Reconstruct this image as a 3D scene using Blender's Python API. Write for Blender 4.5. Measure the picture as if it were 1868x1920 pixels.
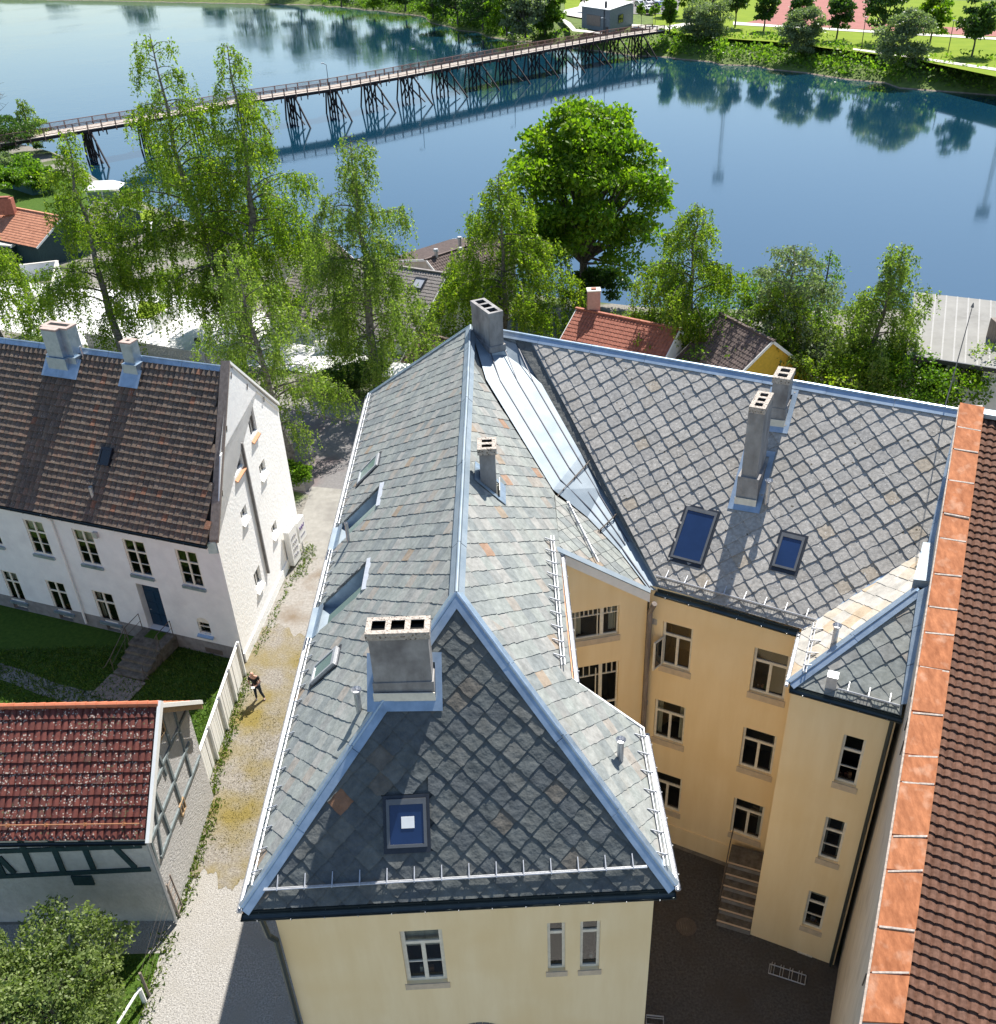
import bpy, math, random
import numpy as np
from mathutils import Vector, Matrix
for o in list(bpy.data.objects): bpy.data.objects.remove(o)
S = bpy.context.scene
COL = S.collection
rng = random.Random(11)
nr = np.random.default_rng(11)
V = Vector

# ---------------------------------------------------------------- camera
# measured orientation of the camera (rows: right, down, forward in world axes)
CR = ((0.99922887, -0.00547923, -0.03887994),
      (-0.03564344, -0.54191066, -0.83967993),
      (-0.01646866, 0.84041824, -0.54168807))
FOC = 1808.66            # focal length in pixels of a 1868 px wide picture
CAM = V((0, 0, 31))
cd = bpy.data.cameras.new('camera')
cam = bpy.data.objects.new('camera', cd)
COL.objects.link(cam)
r, d, f = V(CR[0]), V(CR[1]), V(CR[2])
cam.matrix_world = Matrix(((r.x, -d.x, -f.x, CAM.x), (r.y, -d.y, -f.y, CAM.y), (r.z, -d.z, -f.z, CAM.z), (0, 0, 0, 1)))
cd.sensor_width = 36
cd.sensor_fit = 'HORIZONTAL'
cd.lens = FOC / 1868 * 36
cd.clip_start = 0.5
cd.clip_end = 5000
S.camera = cam

# ---------------------------------------------------------------- light
SUN_EL, SUN_AZ = math.radians(53.2), math.radians(25.0)     # azimuth clockwise from +y
w = bpy.data.worlds.new('World')
S.world = w
w.use_nodes = True
wn = w.node_tree
bg = wn.nodes['Background']
sky = wn.nodes.new('ShaderNodeTexSky')
sky.sky_type = 'NISHITA'
sky.sun_disc = False
sky.sun_elevation = SUN_EL
sky.sun_rotation = SUN_AZ
sky.air_density = 1.15
sky.dust_density = 0.4
sky.ozone_density = 2.4
wn.links.new(sky.outputs[0], bg.inputs[0])
bg.inputs[1].default_value = 0.088
sl = bpy.data.lights.new('sun', 'SUN')
sl.energy = 5.0
sl.angle = math.radians(0.5)
sl.color = (1.0, 0.95, 0.87)
sun = bpy.data.objects.new('sun', sl)
COL.objects.link(sun)
sd = V((math.cos(SUN_EL) * math.sin(SUN_AZ), math.cos(SUN_EL) * math.cos(SUN_AZ), math.sin(SUN_EL)))
sun.rotation_euler = sd.to_track_quat('Z', 'Y').to_euler()
sun.location = sd * 100
vs = S.view_settings
S.display_settings.display_device = 'sRGB'
vs.view_transform = 'Standard'
vs.look = 'None'
vs.gamma = 1
vs.use_curve_mapping = False
vs.exposure = 0.95

# ---------------------------------------------------------------- survey helpers
def ray(px, py):
    a, b, c = px - 934.0, py - 960.0, FOC
    return V(CR[0]) * a + V(CR[1]) * b + V(CR[2]) * c
def at(px, py, z=0.0):
    d = ray(px, py); t = (z - CAM.z) / d.z
    return CAM + d * t
def onplane(px, py, a, n):
    d = ray(px, py); t = (a - CAM).dot(n) / d.dot(n)
    return CAM + d * t
def pl3(px, py, a, b, c):
    return onplane(px, py, V(a), (V(b) - V(a)).cross(V(c) - V(a)))
def z2(x, y): return x / 2.919, 940 + y / 2.919
def z3(x, y): return x / 2.909, 1260 + y / 2.909
def z7(x, y): return 1180 + x / 2.3416, 1100 + y / 2.3416
def zg(x, y): return 380 + x / 4.8, 680 + y / 4.8

# ---------------------------------------------------------------- materials
def nd(nt, t, **k):
    n = nt.nodes.new(t)
    for a, b in k.items(): setattr(n, a, b)
    return n
def ramp(nt, stops, interp='LINEAR'):
    n = nt.nodes.new('ShaderNodeValToRGB')
    e = n.color_ramp
    e.interpolation = interp
    while len(e.elements) < len(stops): e.elements.new(0.5)
    for el, (p, c) in zip(e.elements, stops):
        el.position = p; el.color = (c[0], c[1], c[2], 1)
    return n
MATS = {}
def M(name, stops, scale=3.0, rough=0.8, metal=0.0, bump=0.0, bscale=20.0, spec=0.3, tint=None, tamt=0.6,
      spots=None, streak=None, detail=6.0, dist=0.02, stops2=None, scale2=1.0):
    """noise-coloured surface; tint = colour stops chosen per piece; spots = (colour, scale, size) round spots"""
    if name in MATS: return MATS[name]
    m = bpy.data.materials.new(name); m.use_nodes = True
    nt = m.node_tree; L = nt.links.new
    bs = nt.nodes['Principled BSDF']
    bs.inputs['Roughness'].default_value = rough
    bs.inputs['Metallic'].default_value = metal
    bs.inputs['Specular IOR Level'].default_value = spec
    geo = nd(nt, 'ShaderNodeNewGeometry')
    pos = geo.outputs['Position']
    if streak:
        mp = nd(nt, 'ShaderNodeMapping'); mp.inputs['Scale'].default_value = streak
        L(pos, mp.inputs[0]); spos = mp.outputs[0]
    else: spos = pos
    nz = nd(nt, 'ShaderNodeTexNoise'); nz.inputs['Scale'].default_value = scale; nz.inputs['Detail'].default_value = detail
    nz.inputs['Roughness'].default_value = 0.62
    L(spos, nz.inputs['Vector'])
    if not isinstance(stops[0][1], (tuple, list)): stops = [(0.3, stops[0]), (0.7, stops[-1])]
    rp = ramp(nt, stops)
    L(nz.outputs['Fac'], rp.inputs[0])
    col = rp.outputs[0]
    if stops2:
        n2 = nd(nt, 'ShaderNodeTexNoise'); n2.inputs['Scale'].default_value = scale2; n2.inputs['Detail'].default_value = 5
        L(pos, n2.inputs['Vector'])
        r2 = ramp(nt, [(stops2[0], (0, 0, 0)), (stops2[1], (1, 1, 1))]); L(n2.outputs['Fac'], r2.inputs[0])
        mx = nd(nt, 'ShaderNodeMix', data_type='RGBA'); L(r2.outputs[0], mx.inputs[0]); L(col, mx.inputs[6])
        mx.inputs[7].default_value = (*stops2[2], 1); col = mx.outputs[2]
    if tint:
        at_ = nd(nt, 'ShaderNodeAttribute', attribute_name='tint')
        oi = nd(nt, 'ShaderNodeObjectInfo')
        ad = nd(nt, 'ShaderNodeMath', operation='ADD'); L(at_.outputs['Fac'], ad.inputs[0]); L(oi.outputs['Random'], ad.inputs[1])
        fr = nd(nt, 'ShaderNodeMath', operation='FRACT'); L(ad.outputs[0], fr.inputs[0])
        tr = ramp(nt, tint, 'CONSTANT' if len(tint) > 3 else 'LINEAR'); L(fr.outputs[0], tr.inputs[0])
        mx = nd(nt, 'ShaderNodeMix', data_type='RGBA', blend_type='MIX'); mx.inputs[0].default_value = tamt
        L(col, mx.inputs[6]); L(tr.outputs[0], mx.inputs[7]); col = mx.outputs[2]
        # keep the grain of the noise on top of the piece's own colour
        m2 = nd(nt, 'ShaderNodeMix', data_type='RGBA', blend_type='OVERLAY'); m2.inputs[0].default_value = 0.45
        gr = ramp(nt, [(0.3, (0.32, 0.32, 0.32)), (0.7, (0.68, 0.68, 0.68))]); L(nz.outputs['Fac'], gr.inputs[0])
        L(col, m2.inputs[6]); L(gr.outputs[0], m2.inputs[7]); col = m2.outputs[2]
    if spots:
        for (sc, ss, th, cover) in spots:
            vo = nd(nt, 'ShaderNodeTexVoronoi'); vo.inputs['Scale'].default_value = ss
            n3 = nd(nt, 'ShaderNodeTexNoise'); n3.inputs['Scale'].default_value = ss * 0.22
            L(pos, n3.inputs['Vector'])
            L(pos, vo.inputs['Vector'])
            a = nd(nt, 'ShaderNodeMath', operation='LESS_THAN'); a.inputs[1].default_value = th; L(vo.outputs['Distance'], a.inputs[0])
            b = nd(nt, 'ShaderNodeMath', operation='GREATER_THAN'); b.inputs[1].default_value = cover; L(n3.outputs['Fac'], b.inputs[0])
            c = nd(nt, 'ShaderNodeMath', operation='MULTIPLY'); L(a.outputs[0], c.inputs[0]); L(b.outputs[0], c.inputs[1])
            c2 = nd(nt, 'ShaderNodeMath', operation='MULTIPLY'); c2.inputs[1].default_value = 0.8; L(c.outputs[0], c2.inputs[0])
            mx = nd(nt, 'ShaderNodeMix', data_type='RGBA'); L(c2.outputs[0], mx.inputs[0]); L(col, mx.inputs[6]); mx.inputs[7].default_value = (*sc, 1)
            col = mx.outputs[2]
    L(col, bs.inputs['Base Color'])
    if bump:
        nb = nd(nt, 'ShaderNodeTexNoise'); nb.inputs['Scale'].default_value = bscale; nb.inputs['Detail'].default_value = 6
        L(spos, nb.inputs['Vector'])
        bp = nd(nt, 'ShaderNodeBump'); bp.inputs['Strength'].default_value = bump; bp.inputs['Distance'].default_value = dist
        L(nb.outputs['Fac'], bp.inputs['Height']); L(bp.outputs[0], bs.inputs['Normal'])
    MATS[name] = m
    return m
def leafmat(name, c1, c2, c3, trans=0.45, rough=0.45):
    m = bpy.data.materials.new(name); m.use_nodes = True
    nt = m.node_tree; L = nt.links.new
    nt.nodes.remove(nt.nodes['Principled BSDF'])
    out = nt.nodes['Material Output']
    at_ = nd(nt, 'ShaderNodeAttribute', attribute_name='tint')
    rp = ramp(nt, [(0.0, c1), (0.5, c2), (1.0, c3)]); L(at_.outputs['Fac'], rp.inputs[0])
    p = nd(nt, 'ShaderNodeBsdfPrincipled'); p.inputs['Roughness'].default_value = rough; p.inputs['Specular IOR Level'].default_value = 0.35
    t = nd(nt, 'ShaderNodeBsdfTranslucent')
    hs = nd(nt, 'ShaderNodeMix', data_type='RGBA', blend_type='MULTIPLY'); hs.inputs[0].default_value = 1; hs.inputs[7].default_value = (1.2, 1.4, 0.55, 1)
    L(rp.outputs[0], p.inputs['Base Color']); L(rp.outputs[0], hs.inputs[6]); L(hs.outputs[2], t.inputs['Color'])
    mx = nd(nt, 'ShaderNodeMixShader'); mx.inputs[0].default_value = trans
    L(p.outputs[0], mx.inputs[1]); L(t.outputs[0], mx.inputs[2]); L(mx.outputs[0], out.inputs[0])
    MATS[name] = m
    return m
def flat(name, c, rough=0.6, metal=0.0, spec=0.4, var=0.12, scale=6):
    a = tuple(x * (1 - var) for x in c); b = tuple(min(1, x * (1 + var)) for x in c)
    return M(name, [a, b], scale=scale, rough=rough, metal=metal, spec=spec)

m_slate = M('slate', [(0.15, 0.16, 0.153), (0.28, 0.285, 0.27)], scale=5, rough=0.75, spec=0.18, bump=0.35, bscale=9, dist=0.03,
            tint=[(0, (0.24, 0.26, 0.245)), (0.14, (0.20, 0.22, 0.215)), (0.3, (0.28, 0.29, 0.27)), (0.44, (0.23, 0.235, 0.225)), (0.58, (0.26, 0.28, 0.26)),
                  (0.70, (0.18, 0.20, 0.20)), (0.80, (0.30, 0.295, 0.275)), (0.89, (0.29, 0.26, 0.225)), (0.945, (0.23, 0.245, 0.23)), (0.983, (0.29, 0.22, 0.155)), (0.994, (0.30, 0.17, 0.10))], tamt=0.75, stops2=(0.62, 0.80, (0.30, 0.235, 0.17)), scale2=1.3)
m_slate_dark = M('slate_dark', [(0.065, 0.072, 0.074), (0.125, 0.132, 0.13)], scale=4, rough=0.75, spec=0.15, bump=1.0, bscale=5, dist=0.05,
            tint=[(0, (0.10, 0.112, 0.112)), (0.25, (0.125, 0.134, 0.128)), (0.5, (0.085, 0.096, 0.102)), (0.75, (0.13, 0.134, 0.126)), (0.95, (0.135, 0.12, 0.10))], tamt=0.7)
m_slate_rust = M('rusty_slate', [(0.20, 0.10, 0.055), (0.28, 0.15, 0.09)], scale=4, rough=0.8, bump=1.0, bscale=5, dist=0.05)
m_slate_lichen = M('slate_lichen', [(0.23, 0.218, 0.20), (0.41, 0.39, 0.36)], scale=9, rough=0.85, spec=0.1, bump=0.5, bscale=8, dist=0.03,
            tint=[(0, (0.35, 0.335, 0.31)), (0.3, (0.29, 0.283, 0.27)), (0.55, (0.39, 0.37, 0.34)), (0.8, (0.31, 0.29, 0.26)), (0.97, (0.36, 0.30, 0.225))], tamt=0.6,
            spots=[((0.50, 0.48, 0.45), 11, 0.26, 0.54), ((0.06, 0.05, 0.03), 5, 0.17, 0.60)])
m_slate_tan = M('slate_tan', [(0.33, 0.29, 0.23), (0.50, 0.45, 0.38)], scale=3, rough=0.7, bump=0.3, bscale=9,
            tint=[(0, (0.42, 0.41, 0.38)), (0.3, (0.45, 0.40, 0.32)), (0.55, (0.50, 0.47, 0.42)), (0.8, (0.45, 0.34, 0.22)), (0.9, (0.40, 0.40, 0.37))], tamt=0.7)
m_zinc = M('zinc', [(0.30, 0.39, 0.48), (0.43, 0.52, 0.61)], scale=3.5, rough=0.42, metal=0.75, spec=0.5, bump=0.12, bscale=2.5, dist=0.05, stops2=(0.55, 0.72, (0.26, 0.33, 0.40)), scale2=1.6)
m_zincw = M('zinc_light', [(0.20, 0.245, 0.285), (0.26, 0.31, 0.35)], scale=2.5, rough=0.55, metal=0.2, spec=0.5, stops2=(0.45, 0.65, (0.18, 0.23, 0.275)), scale2=1.2)
m_seam = flat('metal_seam', (0.05, 0.055, 0.07), 0.5, 0.3)
m_gutter = flat('gutter_metal', (0.06, 0.075, 0.075), 0.35, 0.5)
m_galv = M('galvanised', [(0.42, 0.43, 0.45), (0.56, 0.57, 0.59)], scale=9, rough=0.42, metal=0.5, spec=0.5)
m_copper = flat('copper_fascia', (0.42, 0.20, 0.10), 0.5, 0.2)
m_yellow = M('yellow_render', [(0.82, 0.64, 0.375), (0.89, 0.725, 0.465)], scale=1.5, rough=0.9, spec=0.1, bump=0.15, bscale=7, dist=0.01, streak=(1.3, 1.3, .16), stops2=(0.5, 0.8, (0.81, 0.615, 0.34)), scale2=0.45)
m_trim = flat('cream_paint', (0.70, 0.66, 0.56), 0.6)
m_white = flat('white_paint', (0.78, 0.78, 0.76), 0.6, var=0.05)
m_sill = flat('sill_stucco', (0.55, 0.45, 0.33), 0.85)
m_conc = M('chimney_concrete', [(0.19, 0.18, 0.175), (0.36, 0.35, 0.34)], scale=2.2, rough=0.92, spec=0.15, bump=0.4, bscale=18, stops2=(0.5, 0.8, (0.12, 0.11, 0.11)), scale2=1.3, streak=(1, 1, 0.5))
m_pit = M('pitted_concrete', [(0.30, 0.26, 0.22), (0.52, 0.46, 0.40)], scale=14, rough=0.95, bump=1.0, bscale=14, dist=0.06, spots=[((0.07, 0.05, 0.035), 14, 0.3, 0.45)])
m_soot_shade = flat('soot_shade', (0.012, 0.011, 0.01), 0.95)  # soot in the flues, and painted shade between roof tiles
m_stone_wall = M('white_roughcast', [(0.82, 0.82, 0.81), (0.88, 0.88, 0.87)], scale=2.2, rough=0.92, spec=0.1, bump=0.38, bscale=6.5, dist=0.05, stops2=(0.6, 0.85, (0.68, 0.68, 0.675)), scale2=0.8)
m_white_smooth = M('white_render', [(0.70, 0.70, 0.70), (0.80, 0.80, 0.79)], scale=1.5, rough=0.9, spec=0.1, bump=0.35, bscale=7, dist=0.03, stops2=(0.6, 0.85, (0.58, 0.57, 0.58)), scale2=0.5)
m_plinth = M('grey_plinth', [(0.17, 0.165, 0.16), (0.27, 0.26, 0.255)], scale=3, rough=0.95, bump=0.4, bscale=12)
m_tile_old = M('old_clay_tile', [(0.08, 0.06, 0.048), (0.20, 0.155, 0.125)], scale=16, rough=0.85, spec=0.2, bump=0.5, bscale=20, dist=0.01,
            tint=[(0, (0.15, 0.115, 0.09)), (0.25, (0.20, 0.155, 0.12)), (0.5, (0.12, 0.10, 0.085)), (0.7, (0.23, 0.15, 0.11)), (0.85, (0.17, 0.14, 0.12)), (0.93, (0.30, 0.13, 0.075)), (0.96, (0.14, 0.12, 0.10))], tamt=0.6,
            spots=[((0.36, 0.34, 0.31), 13, 0.22, 0.56)])
m_tile_brown = M('brown_clay_tile', [(0.12, 0.062, 0.042), (0.21, 0.115, 0.08)], scale=10, rough=0.75, spec=0.15,
            tint=[(0, (0.125, 0.062, 0.04)), (0.4, (0.095, 0.05, 0.034)), (0.7, (0.15, 0.078, 0.052)), (0.9, (0.12, 0.068, 0.048))], tamt=0.5)
m_tile_red = M('dark_red_tile', [(0.07, 0.02, 0.016), (0.15, 0.042, 0.03)], scale=7, rough=0.6, spec=0.35,
            tint=[(0, (0.125, 0.033, 0.025)), (0.5, (0.095, 0.026, 0.02)), (0.8, (0.15, 0.042, 0.03)), (0.95, (0.10, 0.05, 0.04))], tamt=0.5,
            spots=[((0.42, 0.38, 0.33), 11, 0.30, 0.47), ((0.10, 0.10, 0.05), 7, 0.26, 0.56)])
m_tile_sunlit = M('sunlit_orange_tile', [(0.42, 0.13, 0.065), (0.52, 0.18, 0.095)], scale=5, rough=0.6)
m_tile_redfar = M('red_clay_tile', [(0.26, 0.09, 0.06), (0.38, 0.15, 0.10)], scale=4, rough=0.75, tint=[(0, (0.33, 0.12, 0.08)), (1, (0.27, 0.09, 0.06))], tamt=0.5)
m_tile_orangefar = M('faded_orange_tile', [(0.45, 0.19, 0.11), (0.58, 0.28, 0.17)], scale=2, rough=0.8, tint=[(0, (0.50, 0.23, 0.14)), (1, (0.40, 0.17, 0.10))], tamt=0.5)
m_tile_grey = M('grey_brown_tile', [(0.17, 0.155, 0.15), (0.27, 0.25, 0.24)], scale=3, rough=0.85, tint=[(0, (0.24, 0.22, 0.215)), (1, (0.18, 0.16, 0.155))], tamt=0.5)
m_tile_dbrown = M('dark_brown_tile', [(0.10, 0.075, 0.07), (0.16, 0.12, 0.11)], scale=3, rough=0.85, tint=[(0, (0.14, 0.105, 0.095)), (1, (0.10, 0.08, 0.07))], tamt=0.5)
m_cap = M('orange_cap', [(0.27, 0.085, 0.035), (0.47, 0.185, 0.085)], scale=3.2, rough=0.8, spec=0.15, streak=(2.2, .9, 1), tint=[(0, (0.38, 0.14, 0.06)), (1, (0.46, 0.19, 0.09))], tamt=0.45, stops2=(0.56, 0.72, (0.56, 0.33, 0.22)), scale2=2.6, bump=0.25, bscale=12)
m_mortar = flat('white_mortar', (0.46, 0.39, 0.33), 0.9, var=.4, scale=12)
m_parapet = M('beige_render', [(0.52, 0.47, 0.40), (0.64, 0.59, 0.51)], scale=1.5, rough=0.92, streak=(3, 3, 0.3), stops2=(0.55, 0.8, (0.42, 0.38, 0.33)), scale2=0.9)
m_timber = flat('green_timber', (0.018, 0.045, 0.05), 0.7, var=0.3)
m_timber_grey = flat('weathered_timber', (0.16, 0.19, 0.20), 0.8, var=0.3)
m_wattle = M('painted_brick_infill', [(0.46, 0.435, 0.40), (0.58, 0.55, 0.51)], scale=3, rough=0.95, bump=0.8, bscale=8, dist=0.05)
m_brickgrey = M('grey_brick_gable', [(0.40, 0.39, 0.385), (0.56, 0.55, 0.54)], scale=5, rough=0.95, bump=1.0, bscale=9, dist=0.08, streak=(1, 1, 3))
m_wood = M('bare_wood', [(0.30, 0.20, 0.11), (0.42, 0.30, 0.18)], scale=3, rough=0.8, streak=(1, 1, 6))
m_greywood = M('grey_wood', [(0.16, 0.13, 0.11), (0.27, 0.23, 0.20)], scale=4, rough=0.9, streak=(2, 2, 0.5))
m_glass = flat('dark_glass', (0.012, 0.014, 0.016), 0.04, 0.0, 0.8, var=0.3, scale=1)
def glassmat(name, tintc, base=.07):
    m = bpy.data.materials.new(name); m.use_nodes = True; nt = m.node_tree; L = nt.links.new
    nt.nodes.remove(nt.nodes['Principled BSDF']); out = nt.nodes['Material Output']
    t = nd(nt, 'ShaderNodeBsdfTransparent'); t.inputs[0].default_value = (*tintc, 1); g = nd(nt, 'ShaderNodeBsdfGlossy'); g.inputs['Roughness'].default_value = .03
    fr = nd(nt, 'ShaderNodeFresnel'); fr.inputs[0].default_value = 1.5; a = nd(nt, 'ShaderNodeMath', operation='ADD'); a.inputs[1].default_value = base; L(fr.outputs[0], a.inputs[0])
    mx = nd(nt, 'ShaderNodeMixShader'); L(a.outputs[0], mx.inputs[0]); L(t.outputs[0], mx.inputs[1]); L(g.outputs[0], mx.inputs[2]); L(mx.outputs[0], out.inputs[0])
    MATS[name] = m; return m
m_pane = glassmat('window_pane', (.75, .8, .78))
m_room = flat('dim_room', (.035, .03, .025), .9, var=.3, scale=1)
m_curtain = M('curtain', [(.42, .39, .34), (.62, .60, .55)], scale=9, rough=.95, streak=(2, 2, .1))
m_glass_blue = flat('skylight_glass', (0.012, 0.03, 0.09), 0.05, 0.0, 0.9, var=0.2, scale=1)
m_glass_green = flat('greenish_glass', (0.16, 0.23, 0.21), 0.12, 0.0, 0.7, var=0.15, scale=1)
m_darkframe = flat('dark_frame', (0.035, 0.04, 0.05), 0.4, 0.3)
m_skyframe = flat('skylight_frame', (0.13, 0.135, 0.14), 0.4, 0.3)
m_capbrick = flat('brick_cap', (0.40, 0.31, 0.27), 0.9)
m_ground = M('town_ground', [(0.13, 0.12, 0.10), (0.24, 0.225, 0.20)], scale=5, rough=0.95, bump=0.5, bscale=14, stops2=(0.5, 0.6, (0.06, 0.09, 0.02)), scale2=0.25)
m_blue = flat('blue_door_paint', (0.008, 0.035, 0.075), 0.45, var=0.25)
m_iron = flat('rusty_iron', (0.12, 0.10, 0.085), 0.7, 0.2)
m_stonestep = M('worn_stone', [(0.07, 0.062, 0.05), (0.19, 0.17, 0.14)], scale=4, rough=0.95, bump=0.5, bscale=14)
m_gravel = M('pale_gravel', [(0.17, 0.16, 0.148), (0.46, 0.445, 0.42)], scale=16, rough=0.95, spec=0.1, bump=1.0, bscale=22, dist=0.05, stops2=(0.45, 0.7, (0.30, 0.285, 0.26)), scale2=0.7)
m_lane = M('mossy_gravel', [(0.13, 0.115, 0.10), (0.30, 0.28, 0.245)], scale=11, rough=0.95, spec=0.1, bump=0.9, bscale=18, dist=0.05, stops2=(0.40, 0.68, (0.19, 0.15, 0.05)), scale2=0.55)
m_dirt = M('grey_dirt', [(0.20, 0.185, 0.165), (0.30, 0.285, 0.265)], scale=7, rough=0.95, bump=0.5, bscale=20, stops2=(0.5, 0.7, (0.16, 0.125, 0.09)), scale2=0.5)
m_asphalt = M('asphalt', [(0.045, 0.045, 0.045), (0.115, 0.112, 0.108)], scale=12, rough=0.93, bump=0.5, bscale=40, dist=0.02, stops2=(0.5, 0.7, (0.07, 0.062, 0.055)), scale2=0.4)
m_road = M('worn_asphalt', [(0.13, 0.125, 0.125), (0.19, 0.18, 0.18)], scale=6, rough=0.93, bump=0.3, bscale=40, stops2=(0.5, 0.62, (0.15, 0.12, 0.12)), scale2=0.25)
m_pad = M('pale_concrete_paving', [(0.21, 0.20, 0.18), (0.28, 0.27, 0.245)], scale=2.5, rough=0.93, stops2=(0.5, 0.7, (0.18, 0.17, 0.155)), scale2=0.6)
m_grass = M('lawn', [(0.035, 0.075, 0.012), (0.075, 0.13, 0.02)], scale=5, rough=0.95, spec=0.1, bump=0.8, bscale=18, dist=0.06)
m_field = M('sports_grass', [(0.135, 0.20, 0.015), (0.19, 0.25, 0.022)], scale=0.25, rough=0.95, spec=0.1)
m_track = M('red_track', [(0.25, 0.09, 0.075), (0.30, 0.115, 0.095)], scale=0.3, rough=0.9)
m_whiteyard = M('white_chippings', [(0.50, 0.495, 0.49), (0.66, 0.655, 0.65)], scale=6, rough=0.95, bump=0.5, bscale=14)
m_path = M('pale_path', [(0.50, 0.47, 0.42), (0.60, 0.57, 0.52)], scale=1, rough=0.95)
m_bank = M('bank_soil', [(0.06, 0.10, 0.02), (0.14, 0.19, 0.04)], scale=0.6, rough=0.95, bump=0.6, bscale=2, dist=0.3)
m_shore = M('stony_shore', [(0.16, 0.12, 0.085), (0.30, 0.25, 0.20)], scale=1.2, rough=0.95, bump=0.8, bscale=4, dist=0.2)
m_deck = M('deck_planks', [(0.42, 0.36, 0.31), (0.56, 0.50, 0.44)], scale=1.2, rough=0.9)
m_railwood = M('brown_rail', [(0.17, 0.10, 0.085), (0.24, 0.15, 0.125)], scale=2, rough=0.85)
m_pile = flat('tarred_timber', (0.016, 0.012, 0.014), 0.8, var=0.3)
m_bark = M('bark', [(0.05, 0.045, 0.04), (0.16, 0.15, 0.135)], scale=4, rough=0.95)
m_birchbark = M('birch_bark', [(0.05, 0.045, 0.04), (0.26, 0.245, 0.23)], scale=3, rough=0.9, streak=(1, 1, 2))
l_birch = leafmat('birch_leaf', (0.075, 0.14, 0.012), (0.17, 0.255, 0.022), (0.38, 0.43, 0.05), trans=.58)
l_birch2 = leafmat('grey_birch_leaf', (0.085, 0.145, 0.025), (0.18, 0.255, 0.05), (0.36, 0.41, 0.11), trans=.58)
l_maple = leafmat('maple_leaf', (0.06, 0.135, 0.008), (0.135, 0.235, 0.014), (0.28, 0.36, 0.028), trans=.58)
l_willow = leafmat('willow_leaf', (0.10, 0.145, 0.075), (0.18, 0.23, 0.125), (0.32, 0.37, 0.23))
l_dark = leafmat('dark_leaf', (0.025, 0.065, 0.012), (0.055, 0.115, 0.02), (0.11, 0.18, 0.035), trans=0.4)
l_shrub = leafmat('shrub_leaf', (0.06, 0.13, 0.014), (0.115, 0.21, 0.024), (0.22, 0.32, 0.04), trans=.58)
l_apple = leafmat('apple_leaf', (0.09, 0.13, 0.04), (0.17, 0.225, 0.065), (0.34, 0.40, 0.17))
l_grass = leafmat('grass_blade', (0.04, 0.085, 0.012), (0.07, 0.125, 0.02), (0.13, 0.18, 0.03))
l_weed = leafmat('weed_leaf', (0.05, 0.095, 0.012), (0.09, 0.145, 0.02), (0.18, 0.22, 0.03))
l_moss = leafmat('dry_moss', (0.12, 0.095, 0.03), (0.18, 0.145, 0.04), (0.24, 0.20, 0.06), trans=0.1)

# ---------------------------------------------------------------- geometry helpers
def base_of(o):
    p = V((0, 0, 0))
    while o is not None:
        p = p + o.location; o = o.parent
    return p
def clip_poly(pts, poly):
    """clip 2D polygon pts by convex polygon poly (counter-clockwise)"""
    out = list(pts)
    for i in range(len(poly)):
        a = poly[i]; b = poly[(i + 1) % len(poly)]
        ex, ey = b[0] - a[0], b[1] - a[1]
        inp = out; out = []
        for j in range(len(inp)):
            p = inp[j]; q = inp[(j + 1) % len(inp)]
            dp = ex * (p[1] - a[1]) - ey * (p[0] - a[0]); dq = ex * (q[1] - a[1]) - ey * (q[0] - a[0])
            if dp >= 0: out.append(p)
            if (dp >= 0) != (dq >= 0):
                t = dp / (dp - dq); out.append((p[0] + (q[0] - p[0]) * t, p[1] + (q[1] - p[1]) * t))
        if len(out) < 3: return []
    return out
def area2(p): return sum(p[i][0] * p[(i + 1) % len(p)][1] - p[(i + 1) % len(p)][0] * p[i][1] for i in range(len(p))) / 2
def ccw(p): return list(p) if area2(p) > 0 else list(p)[::-1]
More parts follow.
